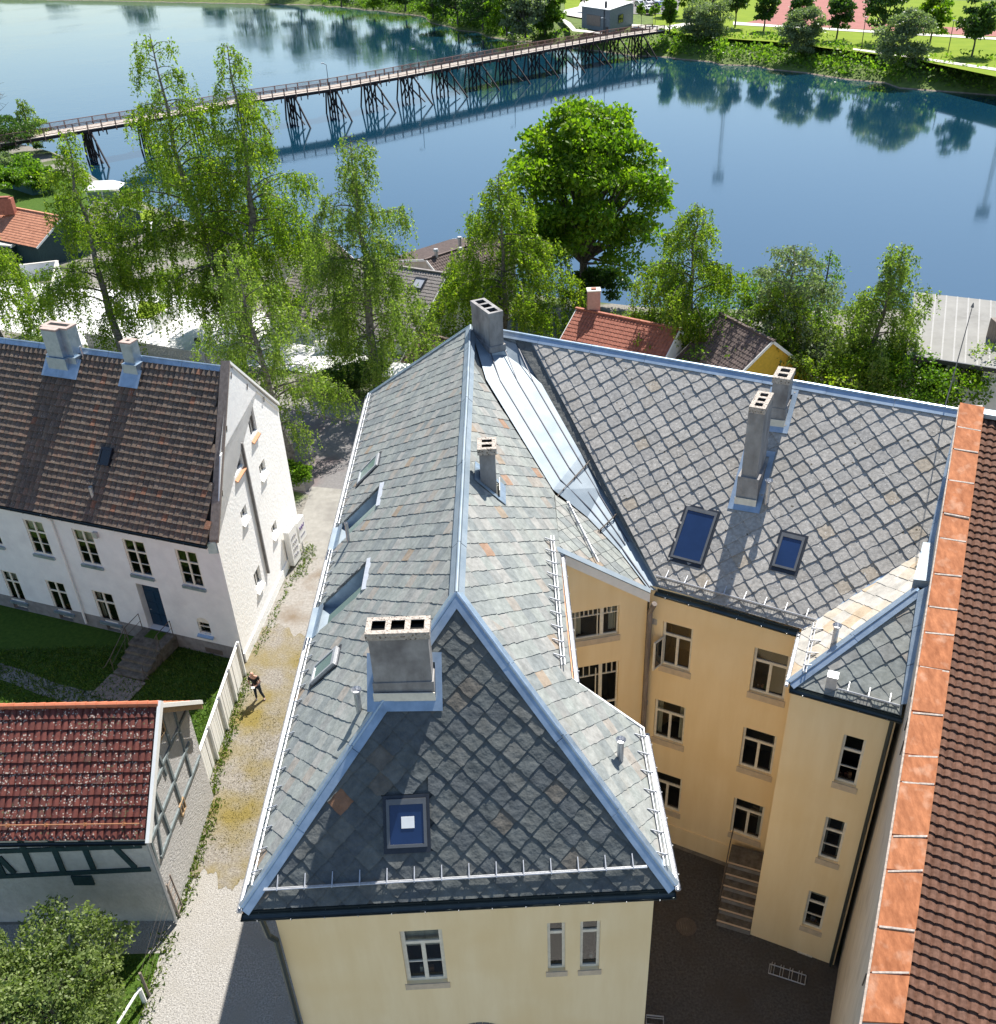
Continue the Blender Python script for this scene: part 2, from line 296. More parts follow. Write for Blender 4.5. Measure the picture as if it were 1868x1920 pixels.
class G:
    def __init__(s): s.v = []; s.f = []; s.t = []; s.m = []
    def add(s, vs_, fs, tint=0.0, mi=0):
        b = len(s.v); s.v += [tuple(x) for x in vs_]
        for f in fs: s.f.append([b + i for i in f]); s.t.append(tint); s.m.append(mi)
        return s
    def poly(s, pts, tint=0.0, mi=0): return s.add(pts, [range(len(pts))], tint, mi)
    def prism(s, pts, vec, tint=0.0, mi=0):
        n = len(pts); pts = [V(p) for p in pts]; vec = V(vec)
        return s.add(pts + [p + vec for p in pts], [list(range(n)), list(range(2 * n - 1, n - 1, -1))] + [[i, (i + 1) % n, n + (i + 1) % n, n + i] for i in range(n)], tint, mi)
    def obox(s, O, a, b, c, tint=0.0, mi=0):
        O, a, b, c = V(O), V(a), V(b), V(c)
        return s.prism([O, O + a, O + a + b, O + b], c, tint, mi)
    def box(s, c, size, tint=0.0, mi=0):
        c, z = V(c), V(size)
        return s.obox(c - z / 2, (z.x, 0, 0), (0, z.y, 0), (0, 0, z.z), tint, mi)
    def bar(s, p, q, w, h, up=(0, 0, 1), tint=0.0, mi=0):
        p, q = V(p), V(q); d = (q - p).normalized(); up = V(up)
        x = d.cross(up)
        if x.length < 1e-4: x = d.cross(V((1, 0, 0)))
        x.normalize(); y = x.cross(d).normalized()
        return s.obox(p - x * w / 2 - y * h / 2, x * w, y * h, q - p, tint, mi)
    def tube(s, p, q, r1, r2=None, n=8, caps=True, tint=0.0, mi=0):
        p, q = V(p), V(q); r2 = r1 if r2 is None else r2
        d = (q - p).normalized(); x = d.orthogonal().normalized(); y = d.cross(x)
        ring = [x * math.cos(2 * math.pi * i / n) + y * math.sin(2 * math.pi * i / n) for i in range(n)]
        fs = [[i, (i + 1) % n, n + (i + 1) % n, n + i] for i in range(n)]
        if caps: fs += [list(range(n - 1, -1, -1)), list(range(n, 2 * n))]
        return s.add([p + a * r1 for a in ring] + [q + a * r2 for a in ring], fs, tint, mi)
    def path(s, pts, r, n=6, r2=None, tint=0.0, mi=0):
        r2 = r if r2 is None else r2; k = len(pts) - 1
        for i in range(k): s.tube(pts[i], pts[i + 1], r + (r2 - r) * i / k, r + (r2 - r) * (i + 1) / k, n, True, tint, mi)
        return s
    def make(s, name, mat, parent=None, smooth=False, kind=None, label=None, cat=None, group=None):
        me = bpy.data.meshes.new(name)
        b = base_of(parent) if parent else V((0, 0, 0))
        if parent is None and s.v:
            a = np.array(s.v); b = V(((a[:, 0].min() + a[:, 0].max()) / 2, (a[:, 1].min() + a[:, 1].max()) / 2, a[:, 2].min()))
        me.from_pydata([(x - b.x, y - b.y, z - b.z) for x, y, z in s.v], [], s.f)
        for mm in (mat if isinstance(mat, (list, tuple)) else [mat]): me.materials.append(mm)
        if any(s.m): me.polygons.foreach_set('material_index', s.m)
        if any(s.t):
            a = me.attributes.new('tint', 'FLOAT', 'FACE'); a.data.foreach_set('value', s.t)
        if smooth: me.polygons.foreach_set('use_smooth', [True] * len(s.f))
        o = bpy.data.objects.new(name, me); COL.objects.link(o)
        if parent: o.parent = parent
        else: o.location = b
        tag(o, label, cat, group, kind)
        return o
def tag(o, label=None, cat=None, group=None, kind=None):
    if label: o['label'] = label
    if cat: o['category'] = cat
    if group: o['group'] = group
    if kind: o['kind'] = kind
    return o
def thing(name, label, cat, loc, group=None):
    o = bpy.data.objects.new(name, None); COL.objects.link(o); o.location = V(loc)
    o.empty_display_size = 0.3
    return tag(o, label, cat, group)
def inst(src, name, parent, loc, rot=None):
    """another object that shares src's mesh"""
    o = bpy.data.objects.new(name, src); COL.objects.link(o); o.parent = parent; o.location = V(loc)
    if rot: o.rotation_euler = rot
    return o
def copy_tree(o, parent=None):
    c = o.copy(); COL.objects.link(c); c.parent = parent
    for ch in list(o.children): copy_tree(ch, c)
    return c
def np_mesh(name, verts, faces, mat, parent=None, tint=None, kind=None, label=None, cat=None, loc=None, group=None):
    b = np.array(base_of(parent)) if parent else np.array(loc if loc is not None else (0, 0, 0))
    me = bpy.data.meshes.new(name); n = len(faces); k = faces.shape[1]
    me.vertices.add(len(verts)); me.vertices.foreach_set('co', (verts - b).astype(np.float32).ravel())
    me.loops.add(n * k); me.loops.foreach_set('vertex_index', faces.astype(np.int32).ravel())
    me.polygons.add(n); me.polygons.foreach_set('loop_start', np.arange(0, n * k, k, dtype=np.int32))
    me.update(calc_edges=True)
    me.materials.append(mat)
    if tint is not None:
        a = me.attributes.new('tint', 'FLOAT', 'FACE'); a.data.foreach_set('value', tint.astype(np.float32))
    o = bpy.data.objects.new(name, me); COL.objects.link(o)
    if parent: o.parent = parent
    else: o.location = V(b)
    return tag(o, label, cat, group, kind)
class Plane:
    """frame on a plane: origin O, u along, v up, n outward"""
    def __init__(s, O, u, v):
        s.O = V(O); s.u = V(u).normalized(); v = V(v); s.n = s.u.cross(v).normalized(); s.v = s.n.cross(s.u).normalized()
    def P(s, a, b, h=0.0): return s.O + s.u * a + s.v * b + s.n * h
    def uv(s, p): q = V(p) - s.O; return (q.dot(s.u), q.dot(s.v))
    def px(s, x, y): return s.uv(onplane(x, y, s.O, s.n))
def wallframe(a, b, z0=0.0):
    """vertical wall from a to b seen with a on the left; normal towards the viewer"""
    a, b = V((a[0], a[1], z0)), V((b[0], b[1], z0))
    return Plane(a, b - a, (0, 0, 1))
def rect(w, tl, br):
    a, b = w.px(*tl), w.px(*br)
    return (min(a[0], b[0]), min(a[1], b[1]), abs(b[0] - a[0]), abs(b[1] - a[1]))
def panel(g, w, poly, holes=(), depth=0.15, mi=0, rmi=None):
    """planar wall of convex outline poly (u, v) with rectangular holes and their reveals"""
    poly = ccw(poly)
    us = sorted({p[0] for p in poly} | {h[0] for h in holes} | {h[0] + h[2] for h in holes})
    vs_ = sorted({p[1] for p in poly} | {h[1] for h in holes} | {h[1] + h[3] for h in holes})
    for i in range(len(us) - 1):
        for j in range(len(vs_) - 1):
            cu, cv = (us[i] + us[i + 1]) / 2, (vs_[j] + vs_[j + 1]) / 2
            if any(h[0] < cu < h[0] + h[2] and h[1] < cv < h[1] + h[3] for h in holes): continue
            c = clip_poly([(us[i], vs_[j]), (us[i + 1], vs_[j]), (us[i + 1], vs_[j + 1]), (us[i], vs_[j + 1])], poly)
            if c: g.poly([w.P(*q) for q in c], mi=mi)
    for (a, b, c, d) in holes:
        q = [(a, b), (a + c, b), (a + c, b + d), (a, b + d)]
        for k in range(4):
            p1, p2 = q[k], q[(k + 1) % 4]
            g.poly([w.P(*p1), w.P(*p2), w.P(*p2, -depth), w.P(*p1, -depth)], mi=mi if rmi is None else rmi)
    return g
def window(parent, w, h, bars, fm, gm=None, depth=0.15, fw=0.07, sill=None, name='window', ft=0.06, room=True):
    """frame (part) with pane and sill (sub-parts). bars: (u0,v0,u1,v1) as fractions of the opening, centre lines"""
    see = gm is None and depth > 0 and room
    gm = m_pane if see else (gm or m_glass)
    u0, v0, W, H = h
    g = G()
    def fb(a, b, c, d, t=ft, hh=0.0): g.obox(w.P(a, b, -depth + hh), w.u * (c - a), w.v * (d - b), w.n * t)
    fb(u0, v0, u0 + fw, v0 + H); fb(u0 + W - fw, v0, u0 + W, v0 + H)
    fb(u0 + fw, v0, u0 + W - fw, v0 + fw); fb(u0 + fw, v0 + H - fw, u0 + W - fw, v0 + H)
    for bb in bars:
        a, b, c, d = bb[:4]; t = bb[4] if len(bb) > 4 else fw
        A, B, C_, D = u0 + a * W, v0 + b * H, u0 + c * W, v0 + d * H
        if abs(a - c) < 1e-6: fb(A - t / 2, max(B, v0 + fw), A + t / 2, min(D, v0 + H - fw), ft * 0.93, 0.002)
        else: fb(max(A, u0 + fw), B - t / 2, min(C_, u0 + W - fw), B + t / 2, ft * 0.86, 0.003)
    o = g.make(name, fm, parent)
    G().poly([w.P(u0, v0, -depth + 0.018), w.P(u0 + W, v0, -depth + 0.018), w.P(u0 + W, v0 + H, -depth + 0.018), w.P(u0, v0 + H, -depth + 0.018)]).make('pane', gm, o)
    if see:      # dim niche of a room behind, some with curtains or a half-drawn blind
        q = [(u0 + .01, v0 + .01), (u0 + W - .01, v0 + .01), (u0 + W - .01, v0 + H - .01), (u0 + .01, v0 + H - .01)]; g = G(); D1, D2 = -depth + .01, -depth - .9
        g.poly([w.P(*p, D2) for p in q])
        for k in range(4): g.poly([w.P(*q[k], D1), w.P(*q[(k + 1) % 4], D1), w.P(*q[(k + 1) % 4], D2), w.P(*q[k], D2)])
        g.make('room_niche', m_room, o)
        c = rng.random(); dd = -depth - .12
        if c < .45:
            for s_ in ((0, rng.uniform(.12, .3)), (1 - rng.uniform(.12, .3), 1)):
                if rng.random() < .8: 
                    g = G(); n = 6; a, b = u0 + W * s_[0] + .03, u0 + W * s_[1] - .03
                    for k in range(n): g.poly([w.P(a + (b - a) * k / n, v0 + .04, dd - .03 * (k & 1)), w.P(a + (b - a) * (k + 1) / n, v0 + .04, dd - .03 * (1 - (k & 1))), w.P(a + (b - a) * (k + 1) / n, v0 + H - .03, dd - .03 * (1 - (k & 1))), w.P(a + (b - a) * k / n, v0 + H - .03, dd - .03 * (k & 1))])
                    g.make('curtain', m_curtain, o)
        elif c < .65:
            hh_ = rng.uniform(.2, .45) * H
            G().obox(w.P(u0 + .04, v0 + H - hh_, dd), w.u * (W - .08), w.v * (hh_ - .03), w.n * .01).make('blind', m_curtain, o)
        if c > .5:
            for k in range(rng.randint(1, 3)):
                a = u0 + W * rng.uniform(.12, .7); s2 = rng.uniform(.08, .2)
                G().obox(w.P(a, v0 + .02, dd - .1), w.u * s2, w.v * rng.uniform(.1, .3), w.n * .08).make('sill_object', rng.choice([m_curtain, m_copper, m_tile_red, m_grass, m_galv]), o)
    if sill:
        sm, so, sh = sill
        G().obox(w.P(u0 - 0.05, v0 - sh, -depth * 0.9), w.u * (W + 0.1), w.v * (sh - 0.004), w.n * (depth * 0.9 + so)).make('sill', sm, o)
    return o
def sheet(name, pts, z, mat, kind='structure', label=None):
    pts = [V((p[0], p[1], z)) for p in pts]
    return G().poly(pts).make(name, mat, None, kind=kind, label=label)
# ---------------------------------------------------------------- roof coverings
SLATES = []
def outside_clip(pts, hole):
    """cut a polygon back to the side of rectangle hole on which most of it lies"""
    a, b, c, d = hole
    xs = [p[0] for p in pts]; ys = [p[1] for p in pts]
    if max(xs) <= a or min(xs) >= c or max(ys) <= b or min(ys) >= d: return pts
    cx, cy = sum(xs) / len(xs), sum(ys) / len(ys)
    dd = [(a - cx, [(-99, -99), (a, -99), (a, 99), (-99, 99)]), (cx - c, [(c, -99), (99, -99), (99, 99), (c, 99)]),
          (b - cy, [(-99, -99), (99, -99), (99, b), (-99, b)]), (cy - d, [(-99, d), (99, d), (99, 99), (-99, 99)])]
    m = max(dd, key=lambda x: x[0])
    return clip_poly(pts, m[1]) if m[0] > -0.12 else []
def slate_slope(pl, polys, mat, s=0.43, lift=0.045, holes=(), off=(0.0, 0.0), rag=0.014):
    """diamond slating: squares on their corners, each lying over the two below it"""
    d = s / math.sqrt(2); ov = 0.06; e = s + ov
    polys = [ccw([pl.uv(p) for p in q]) for q in polys]
    us = [p[0] for q in polys for p in q]; vs_ = [p[1] for q in polys for p in q]
    k = 1 / math.sqrt(2); ax, bx = (k, k), (-k, k)
    jr = range(int((min(vs_)) / d) - 2, int(max(vs_) / d) + 3)
    for j in jr:
        for i in range(int(min(us) / (2 * d)) - 2, int(max(us) / (2 * d)) + 3):
            cx = (2 * i + (j & 1)) * d + off[0]; cy = j * d + off[1]
            B = (cx + rng.uniform(-.008, .008), cy - d + rng.uniform(-.008, .008))
            def pt(a, b): return (B[0] + ax[0] * a + bx[0] * b, B[1] + ax[1] * a + bx[1] * b)
            jt = lambda: rng.uniform(-rag, rag)
            base = [pt(e, 0), pt(e, e), pt(0, e), pt(jt(), e * .72), pt(jt(), e * .45), pt(jt(), e * .2), pt(abs(jt()), abs(jt())), pt(e * .2, jt()), pt(e * .45, jt()), pt(e * .72, jt())]
            tint = rng.random(); li = lift * rng.uniform(.8, 1.25)
            for q in polys:
                c = clip_poly(base, q)
                for h in holes:
                    if c: c = outside_clip(c, h)
                if not c or abs(area2(c)) < 0.006: continue
                top = [pl.P(x, y, 0.012 + li * max(0.0, 1 - (y - B[1]) / (2 * d + 1.4 * ov))) for x, y in c]
                bot = [pl.P(x, y, -0.015) for x, y in c]
                SLATES.append(((sum(top, V((0, 0, 0))) / len(top) - CAM).length, top, bot, tint, mat))
def flush_slates(parent, limit=300):
    q_ = pl3(636, 1503, WF, EF, R1)
    k_ = min(range(len(SLATES)), key=lambda i: (sum(SLATES[i][1], V((0, 0, 0))) / len(SLATES[i][1]) - q_).length)
    SLATES[k_] = SLATES[k_][:4] + (m_slate_rust,)
    SLATES.sort(key=lambda a: a[0])
    rest = {}
    for i, (dd, top, bot, tint, mat) in enumerate(SLATES):
        n = len(top)
        fs = [list(range(n))] + [[j, j + n, (j + 1) % n + n, (j + 1) % n] for j in range(n)]
        if i < limit: G().add(top + bot, fs, tint).make('slate', mat, parent)
        else: rest.setdefault(mat.name, (G(), mat))[0].add(top + bot, fs, tint)
    for g, mat in rest.values(): g.make('slate', mat, parent, kind='stuff')
    SLATES.clear()
def tile_mesh(w, l, h, U, Vv, N, segs=5, thick=0.02, lift=0.03, prof='pan', gapw=1.0):
    """one clay tile, origin at its lower left corner"""
    U, Vv, N = V(U), V(Vv), V(N)
    g = G(); top = []; tp2 = []
    for i in range(segs + 1):
        t = i / segs * gapw
        z = h * (math.sin(math.pi * t) ** 1.2 if prof == 'barrel' else (0.5 - 0.5 * math.cos(2 * math.pi * (t * 0.98 + 0.1)))) 
        top.append(U * (t * w * 1.06) + N * (z + lift)); tp2.append(U * (t * w * 1.06) + Vv * (l * 1.12) + N * (z + 0.004))
    n = segs + 1
    lip = [p - N * (thick + lift * .8) for p in top]
    g.add(top + tp2 + lip, [[i, i + 1, n + i + 1, n + i] for i in range(segs)] + [[2 * n + i, 2 * n + i + 1, i + 1, i] for i in range(segs)] +
          [[0, n, 2 * n], [segs, 2 * n + segs, n + segs]])
    return g
def tile_slope(parent, O, U, Vv, N, w, l, cols, rows, poly, mat, limit=300, h=0.05, prof='pan', lift=0.03, skip=None, name='roof_tile', segs=5, gapw=1.0):
    """courses of tiles; poly in (u, v) metres; the nearest `limit` tiles are objects of their own"""
    O, U, Vv, N = V(O), V(U), V(Vv), V(N)
    g0 = tile_mesh(w, l, h, U, Vv, N, segs, lift=lift, prof=prof, gapw=gapw)
    me = bpy.data.meshes.new(name); me.from_pydata(g0.v, [], g0.f); me.materials.append(mat)
    pos = []; pl = ccw(poly)
    for j in range(rows):
        for i in range(cols):
            c = ((i + .5) * w, (j + .5) * l)
            if not all((pl[(k + 1) % len(pl)][0] - pl[k][0]) * (c[1] - pl[k][1]) - (pl[(k + 1) % len(pl)][1] - pl[k][1]) * (c[0] - pl[k][0]) >= 0 for k in range(len(pl))): continue
            if skip and skip(c): continue
            p = O + U * (i * w + rng.uniform(-.008, .008)) + Vv * (j * l + rng.uniform(-.012, .012)) + N * rng.uniform(-.004, .006)
            pos.append((((p + U * w / 2) - CAM).length, p))
    pos.sort(key=lambda a: a[0])
    b = base_of(parent); rest = G()
    for i, (dd, p) in enumerate(pos):
        if i < limit: inst(me, name, parent, p - b)
        else: rest.add([V(v) + p for v in g0.v], g0.f, rng.random())
    if rest.v: rest.make(name, mat, parent, kind='stuff')
def chimney(parent, c, ax, w, d, z0, z1, flues, cap=0.06, step=None, mat=None, along=True, flash=None, capm=None):
    """stack with a slab on top, open flues, wider foot; ax = direction of the long side w"""
    mat = mat or m_conc; capm = capm or m_pit
    ax = V((ax[0], ax[1], 0)).normalized(); ay = V((-ax.y, ax.x, 0)); c = V((c[0], c[1], 0)); up = V((0, 0, 1))
    def blk(g, ww, dd, a, b): g.obox(c - ax * ww / 2 - ay * dd / 2 + up * a, ax * ww, ay * dd, up * (b - a))
    g = G(); ch = 0.2
    zs = z0 if not step else step[0]
    blk(g, w, d, zs - 0.05, z1 - ch)
    if step: blk(g, w + step[1], d + step[1], z0, step[0])
    o = g.make('chimney', mat, parent)
    W, Dp = w + 2 * cap, d + 2 * cap
    pl = Plane(c - ax * W / 2 - ay * Dp / 2 + up * z1, ax, ay)
    n = flues; m = 0.13; fw = (W - m * (n + 1)) / n if along else W - 2 * m
    holes = []
    for i in range(n): holes.append((m + i * (fw + m), m, fw, Dp - 2 * m))
    g = G(); panel(g, pl, [(0, 0), (W, 0), (W, Dp), (0, Dp)], holes, depth=0.12)
    for k in range(4):
        q = [(0, 0), (W, 0), (W, Dp), (0, Dp)]
        p1, p2 = q[k], q[(k + 1) % 4]
        g.poly([pl.P(*p1), pl.P(*p1, -ch), pl.P(*p2, -ch), pl.P(*p2)])
    g.poly([pl.P(0, 0, -ch), pl.P(W, 0, -ch), pl.P(W, Dp, -ch), pl.P(0, Dp, -ch)])
    g.make('chimney_cap', capm, o)
    for hh in holes:
        g = G(); a, b, cw, dh = hh
        q = [(a, b), (a + cw, b), (a + cw, b + dh), (a, b + dh)]
        g.poly([pl.P(*p, -0.15) for p in q])
        for k in range(4): g.poly([pl.P(*q[k], -0.02), pl.P(*q[(k + 1) % 4], -0.02), pl.P(*q[(k + 1) % 4], -0.15), pl.P(*q[k], -0.15)])
        g.make('flue', m_soot_shade, o)
    return o
def vent_pipe(parent, p, h, r=0.08, top=0.13, name='vent_pipe'):
    p = V(p); g = G(); g.tube(p - V((0, 0, .25)), p + V((0, 0, h)), r, r, 12)
    g.tube(p + V((0, 0, h - .02)), p + V((0, 0, h + .10)), r, top, 12, caps=False)
    o = g.make(name, m_galv, parent, smooth=False)
    return o
def skylight(parent, pl, u0, v0, W, H, glass=None, frame=None, flash=True, hh=0.11, open_=0.0):
    frame = frame or m_skyframe
    g = G(); fw = 0.07
    for a, b, c, d in ((u0, v0, u0 + fw, v0 + H), (u0 + W - fw, v0, u0 + W, v0 + H), (u0 + fw, v0, u0 + W - fw, v0 + fw), (u0 + fw, v0 + H - fw * 1.8, u0 + W - fw, v0 + H)):
        g.obox(pl.P(a, b, -0.02), pl.u * (c - a), pl.v * (d - b), pl.n * (hh + 0.02))
    o = g.make('skylight', frame, parent)
    G().obox(pl.P(u0 + fw, v0 + fw, 0.0), pl.u * (W - 2 * fw), pl.v * (H - 2.8 * fw), pl.n * (hh - .03)).make('pane', glass or m_glass_blue, o)
    if flash:
        g = G(); e = 0.08
        for a, b, c, d in ((u0 - e, v0 - e * 1.6, u0 + W + e, v0 - .002), (u0 - e, v0, u0 - .002, v0 + H + e), (u0 + W + .002, v0, u0 + W + e, v0 + H + e), (u0, v0 + H + .002, u0 + W, v0 + H + e)):
            g.obox(pl.P(a, b, 0.03), pl.u * (c - a), pl.v * (d - b), pl.n * 0.035)
        g.make('flashing', m_darkframe, o)
    return o
def snow_guard(parent, a, b, up, out, n, rails=((0.0, 0.16), (0.06, 0.10)), mesh=False, h=0.2, back=0.3, mat=None, rr=0.019):
    """rails on triangular brackets along a roof edge; up = direction up the slope, out = normal of the slope"""
    a, b, up, out = V(a), V(b), V(up), V(out)
    g = G()
    for (bk, hh) in rails: g.tube(a + up * bk + out * hh, b + up * bk + out * hh, rr, None, 6)
    o = g.make('snow_guard', mat or m_galv, parent)
    for i in range(n):
        p = a + (b - a) * ((i + .5) / n)
        g = G(); g.bar(p + out * 0.045, p + out * h, 0.022, 0.05, up)
        g.bar(p + up * back + out * 0.05, p + out * (h - .03), 0.022, 0.03, out)
        g.bar(p + up * back + out * 0.05, p + out * 0.052, 0.022, 0.012, out)
        g.make('bracket', mat or m_galv, o)
    if mesh:
        L = (b - a).length; k = int(L / 0.09); g = G()
        for i in range(k):
            p = a + (b - a) * (i / k); g.bar(p + out * 0.03, p + out * (rails[0][1]), 0.014, 0.014, up)
        g.bar(a + out * 0.055, b + out * 0.055, 0.016, 0.016, up)
        g.make('guard_lattice', m_galv, o, kind='stuff')
    return o
def gutter(parent, a, b, r=0.085, mat=None, n=0, out=None, name='gutter'):
    """half-round trough with straps"""
    a, b = V(a), V(b); d = (b - a).normalized(); side = d.cross(V((0, 0, 1))).normalized(); g = G(); seg = 7
    ra, rb, r2a, r2b = [], [], [], []
    for i in range(seg + 1):
        t = math.pi * i / seg; o_ = side * math.cos(t) * r - V((0, 0, 1)) * math.sin(t) * r
        ra.append(a + o_); rb.append(b + o_); r2a.append(a + o_ * .8); r2b.append(b + o_ * .8)
    m = seg + 1
    g.add(ra + rb, [[i, i + 1, m + i + 1, m + i] for i in range(seg)] + [list(range(m)), list(range(m, 2 * m))])
    g.add(r2a + r2b, [[i, i + 1, m + i + 1, m + i] for i in range(seg)])
    o = g.make(name, mat or m_gutter, parent)
    k = n or max(2, int((b - a).length / 0.75))
    for i in range(k):
        p = a + (b - a) * ((i + .5) / k); g = G()
        for s_ in range(seg): 
            t0, t1 = math.pi * s_ / seg, math.pi * (s_ + 1) / seg; R = r + .008
            g.bar(p + side * math.cos(t0) * R - V((0, 0, 1)) * math.sin(t0) * R, p + side * math.cos(t1) * R - V((0, 0, 1)) * math.sin(t1) * R, .025, .01, d)
        g.make('gutter_strap', m_galv, o)
    return o
def ridge_strip(parent, a, b, n1, n2, w=0.2, mat=None, h=0.05, name='ridge_flashing', roll=0.045):
    a, b = V(a), V(b); k = max(1, round((b - a).length / 2.0)); g = G()
    for i in range(k):      # lapped lengths, each a little off the last
        j = V((rng.uniform(-.006, .006), rng.uniform(-.006, .006), rng.uniform(-.004, .004)))
        ridge_piece(g, lerp(a, b, i / k) + j, lerp(a, b, (i + .996) / k) + j, n1, n2, w, h + .004 * (i % 2), roll)
    return g.make(name, mat or m_zinc, parent)
def lerp(a, b, t): return a + (b - a) * t
def ridge_piece(g, a, b, n1, n2, w, h, roll):
    """folded metal over a ridge or hip; n1, n2 = directions down the two slopes"""
    a, b, n1, n2 = V(a), V(b), V(n1).normalized(), V(n2).normalized(); up = V((0, 0, 1)); d = (b - a).normalized()
    u1 = d.cross(n1).normalized(); u1 = u1 if u1.z > 0 else -u1
    u2 = d.cross(n2).normalized(); u2 = u2 if u2.z > 0 else -u2
    for (nn, uu) in ((n1, u1), (n2, u2)):
        g.obox(a + uu * h, nn * w, b - a, uu * 0.03)
        g.obox(a + uu * (h - .055) + nn * w * 1.0, nn * .018, b - a, uu * 0.085)
    g.tube(a + up * (h + .035), b + up * (h + .035), roll, None, 8)
def downpipe(parent, pts, r=0.055, mat=None, name='downpipe'):
    o = G().path([V(p) for p in pts], r, 8).make(name, mat or m_gutter, parent)
    return o

# ---------------------------------------------------------------- yellow building
EZ, RZ = 11.8, 16.8
R1, R2 = V((-1.45, 18.4, RZ)), V((-1.42, 35.3, RZ))
WF, EF = V((-6.47, 13.52, EZ)), V((3.34, 13.77, EZ))
NW = V((-6.45, 40.0, EZ))
yb = thing('apartment_building', 'large yellow rendered building with slate roofs, three chimneys along its long roof and a courtyard', 'building', (0, 24, 0))
def frame_of(a, b, c):   # u from a to b, c up the slope
    return Plane(a, V(b) - V(a), V(c) - V(a))
west = frame_of(NW, WF, R2)
front = frame_of(WF, EF, R1)
E2 = pl3(1207, 1372, R1, R2, EF)
east = frame_of(EF, V((EF.x, 25, EZ)) if False else E2, R1)
E3 = pl3(1075, 1275, R1, R2, EF); E4 = pl3(1049, 1033, R1, R2, EF); E5 = pl3(1040, 928, R1, R2, EF)
ML = [pl3(x, y, R1, R2, EF) for x, y in ((889, 668), (910, 713), (1035, 920))]
WA, WB, WC = V((.16, 34.39, RZ)), V((13.82, 26.85, RZ)), V((6.5, 23.7, EZ))
wing_d = (WB - WA).normalized(); wing_dn = V((-.483, -.8756, 0))
def wp(x, y): return pl3(x, y, WA, WB, WC)
WE0, WE1 = wp(1239, 1102), wp(1505, 1180)
wing = Plane(WE0, wing_d, (WA + WB) / 2 - WC)
WV = wp(1735, 1030)
WR = WB + wing_d * 0.35
MR = [wp(x, y) for x, y in ((998, 642), (1031, 706), (1100, 827), (1133, 900), (1186, 997), (1239, 1102))]
T0 = at(1481, 1284, 11.75); T1 = at(1690, 1342, 11.7)
TH = pl3(1722, 1108, WE1, WV, T0)
towW = frame_of(WE1, T0, WV) if False else Plane(T0, T0 - WE1 if False else WE1 - T0, WV - T0)
towW = Plane(T0, T0 - WE1, WV - T0) if Plane(T0, T0 - WE1, WV - T0).n.z > 0 else Plane(T0, WE1 - T0, WV - T0)
towF = Plane(T0, T1 - T0, TH - T0)
# cut-in balconies on the west slope: (y_near, y_far, z_low, z_top)
CUTS = [(22.75, 24.25, 13.75), (27.45, 28.85, 13.70)]
cut_uv = []
for (ya, yb_, zt) in CUTS:
    ua = west.uv((-6.4, ya, 0))[0]; ub = west.uv((-6.4, yb_, 0))[0]
    vtop = west.uv((-6.45 + (zt - EZ), ya, zt))[1]
    cut_uv.append((min(ua, ub), -0.2, max(ua, ub), vtop))
g = G()
def deck(pl, pts, g=g): g.poly([V(p) - pl.n * 0.03 for p in pts])
# west deck in strips that leave the two openings free
wpoly = ccw([west.uv(p) for p in (NW, WF, R1, R2)])
ucut = sorted([-1, 40] + [x for c in cut_uv for x in (c[0], c[2])])
for i in range(len(ucut) - 1):
    a, b = ucut[i], ucut[i + 1]; lo = -1
    for c in cut_uv:
        if c[0] - .01 < a and b < c[2] + .01: lo = c[3]
    q = clip_poly([(a, lo), (b, lo), (b, 20), (a, 20)], wpoly)
    g.poly([west.P(x, y, -0.03) for x, y in q])
deck(front, (WF, EF, R1)); deck(east, (EF, E2, E3, R1)); deck(east, (E3, E4, E5, R1)); deck(east, (E5, ML[2], R2, R1))
SK0 = V((4.25, 24.67, EZ))
skirt = Plane(E4, SK0 - E4, E5 - E4)
SKL = [pl3(1100, 972, E4, SK0, E5), pl3(1160, 1035, E4, SK0, E5)]
deck(skirt, (E4, SK0, SKL[1], SKL[0], E5))
deck(wing, (WE0, WE1, WV, WR, WA)); deck(towW, (WE1, T0, TH, WV)); deck(towF, (T0, T1, TH))
# far side of the roofs
nb = V((.483, .8756, 0))
NE0 = V((-6.45, 40.0, EZ)); NE1 = WA + nb * 6.2; NE1.z = EZ; NE2 = WR + nb * 6.2; NE2.z = EZ
g.poly([NW, NE1, R2]); g.poly([NE1, NE2, WR, R2])
g.make('roof', m_slate_dark, yb)
slate_slope(west, [(NW, WF, R1, R2)], m_slate, holes=cut_uv, lift=0.034)
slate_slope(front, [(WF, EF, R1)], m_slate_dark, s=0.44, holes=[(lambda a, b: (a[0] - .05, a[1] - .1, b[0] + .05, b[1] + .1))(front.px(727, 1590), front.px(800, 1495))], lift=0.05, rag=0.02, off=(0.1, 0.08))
slate_slope(east, [(EF, E2, E3, R1), (E3, E4, E5, R1), (E5, ML[2], ML[0], R1)], m_slate, lift=0.034)
slate_slope(skirt, [(E4, SK0, SKL[1], SKL[0], E5)], m_slate, lift=0.03)
slate_slope(wing, [(MR[5], WE1, WV, WR, MR[0])], m_slate_lichen, s=0.445, lift=0.058, rag=0.02)
slate_slope(towW, [(WE1, T0, TH, WV)], m_slate_tan, s=0.45, lift=0.03)
slate_slope(towF, [(T0, T1, TH)], m_slate_dark if False else m_slate, s=0.47, lift=0.045)
flush_slates(yb)

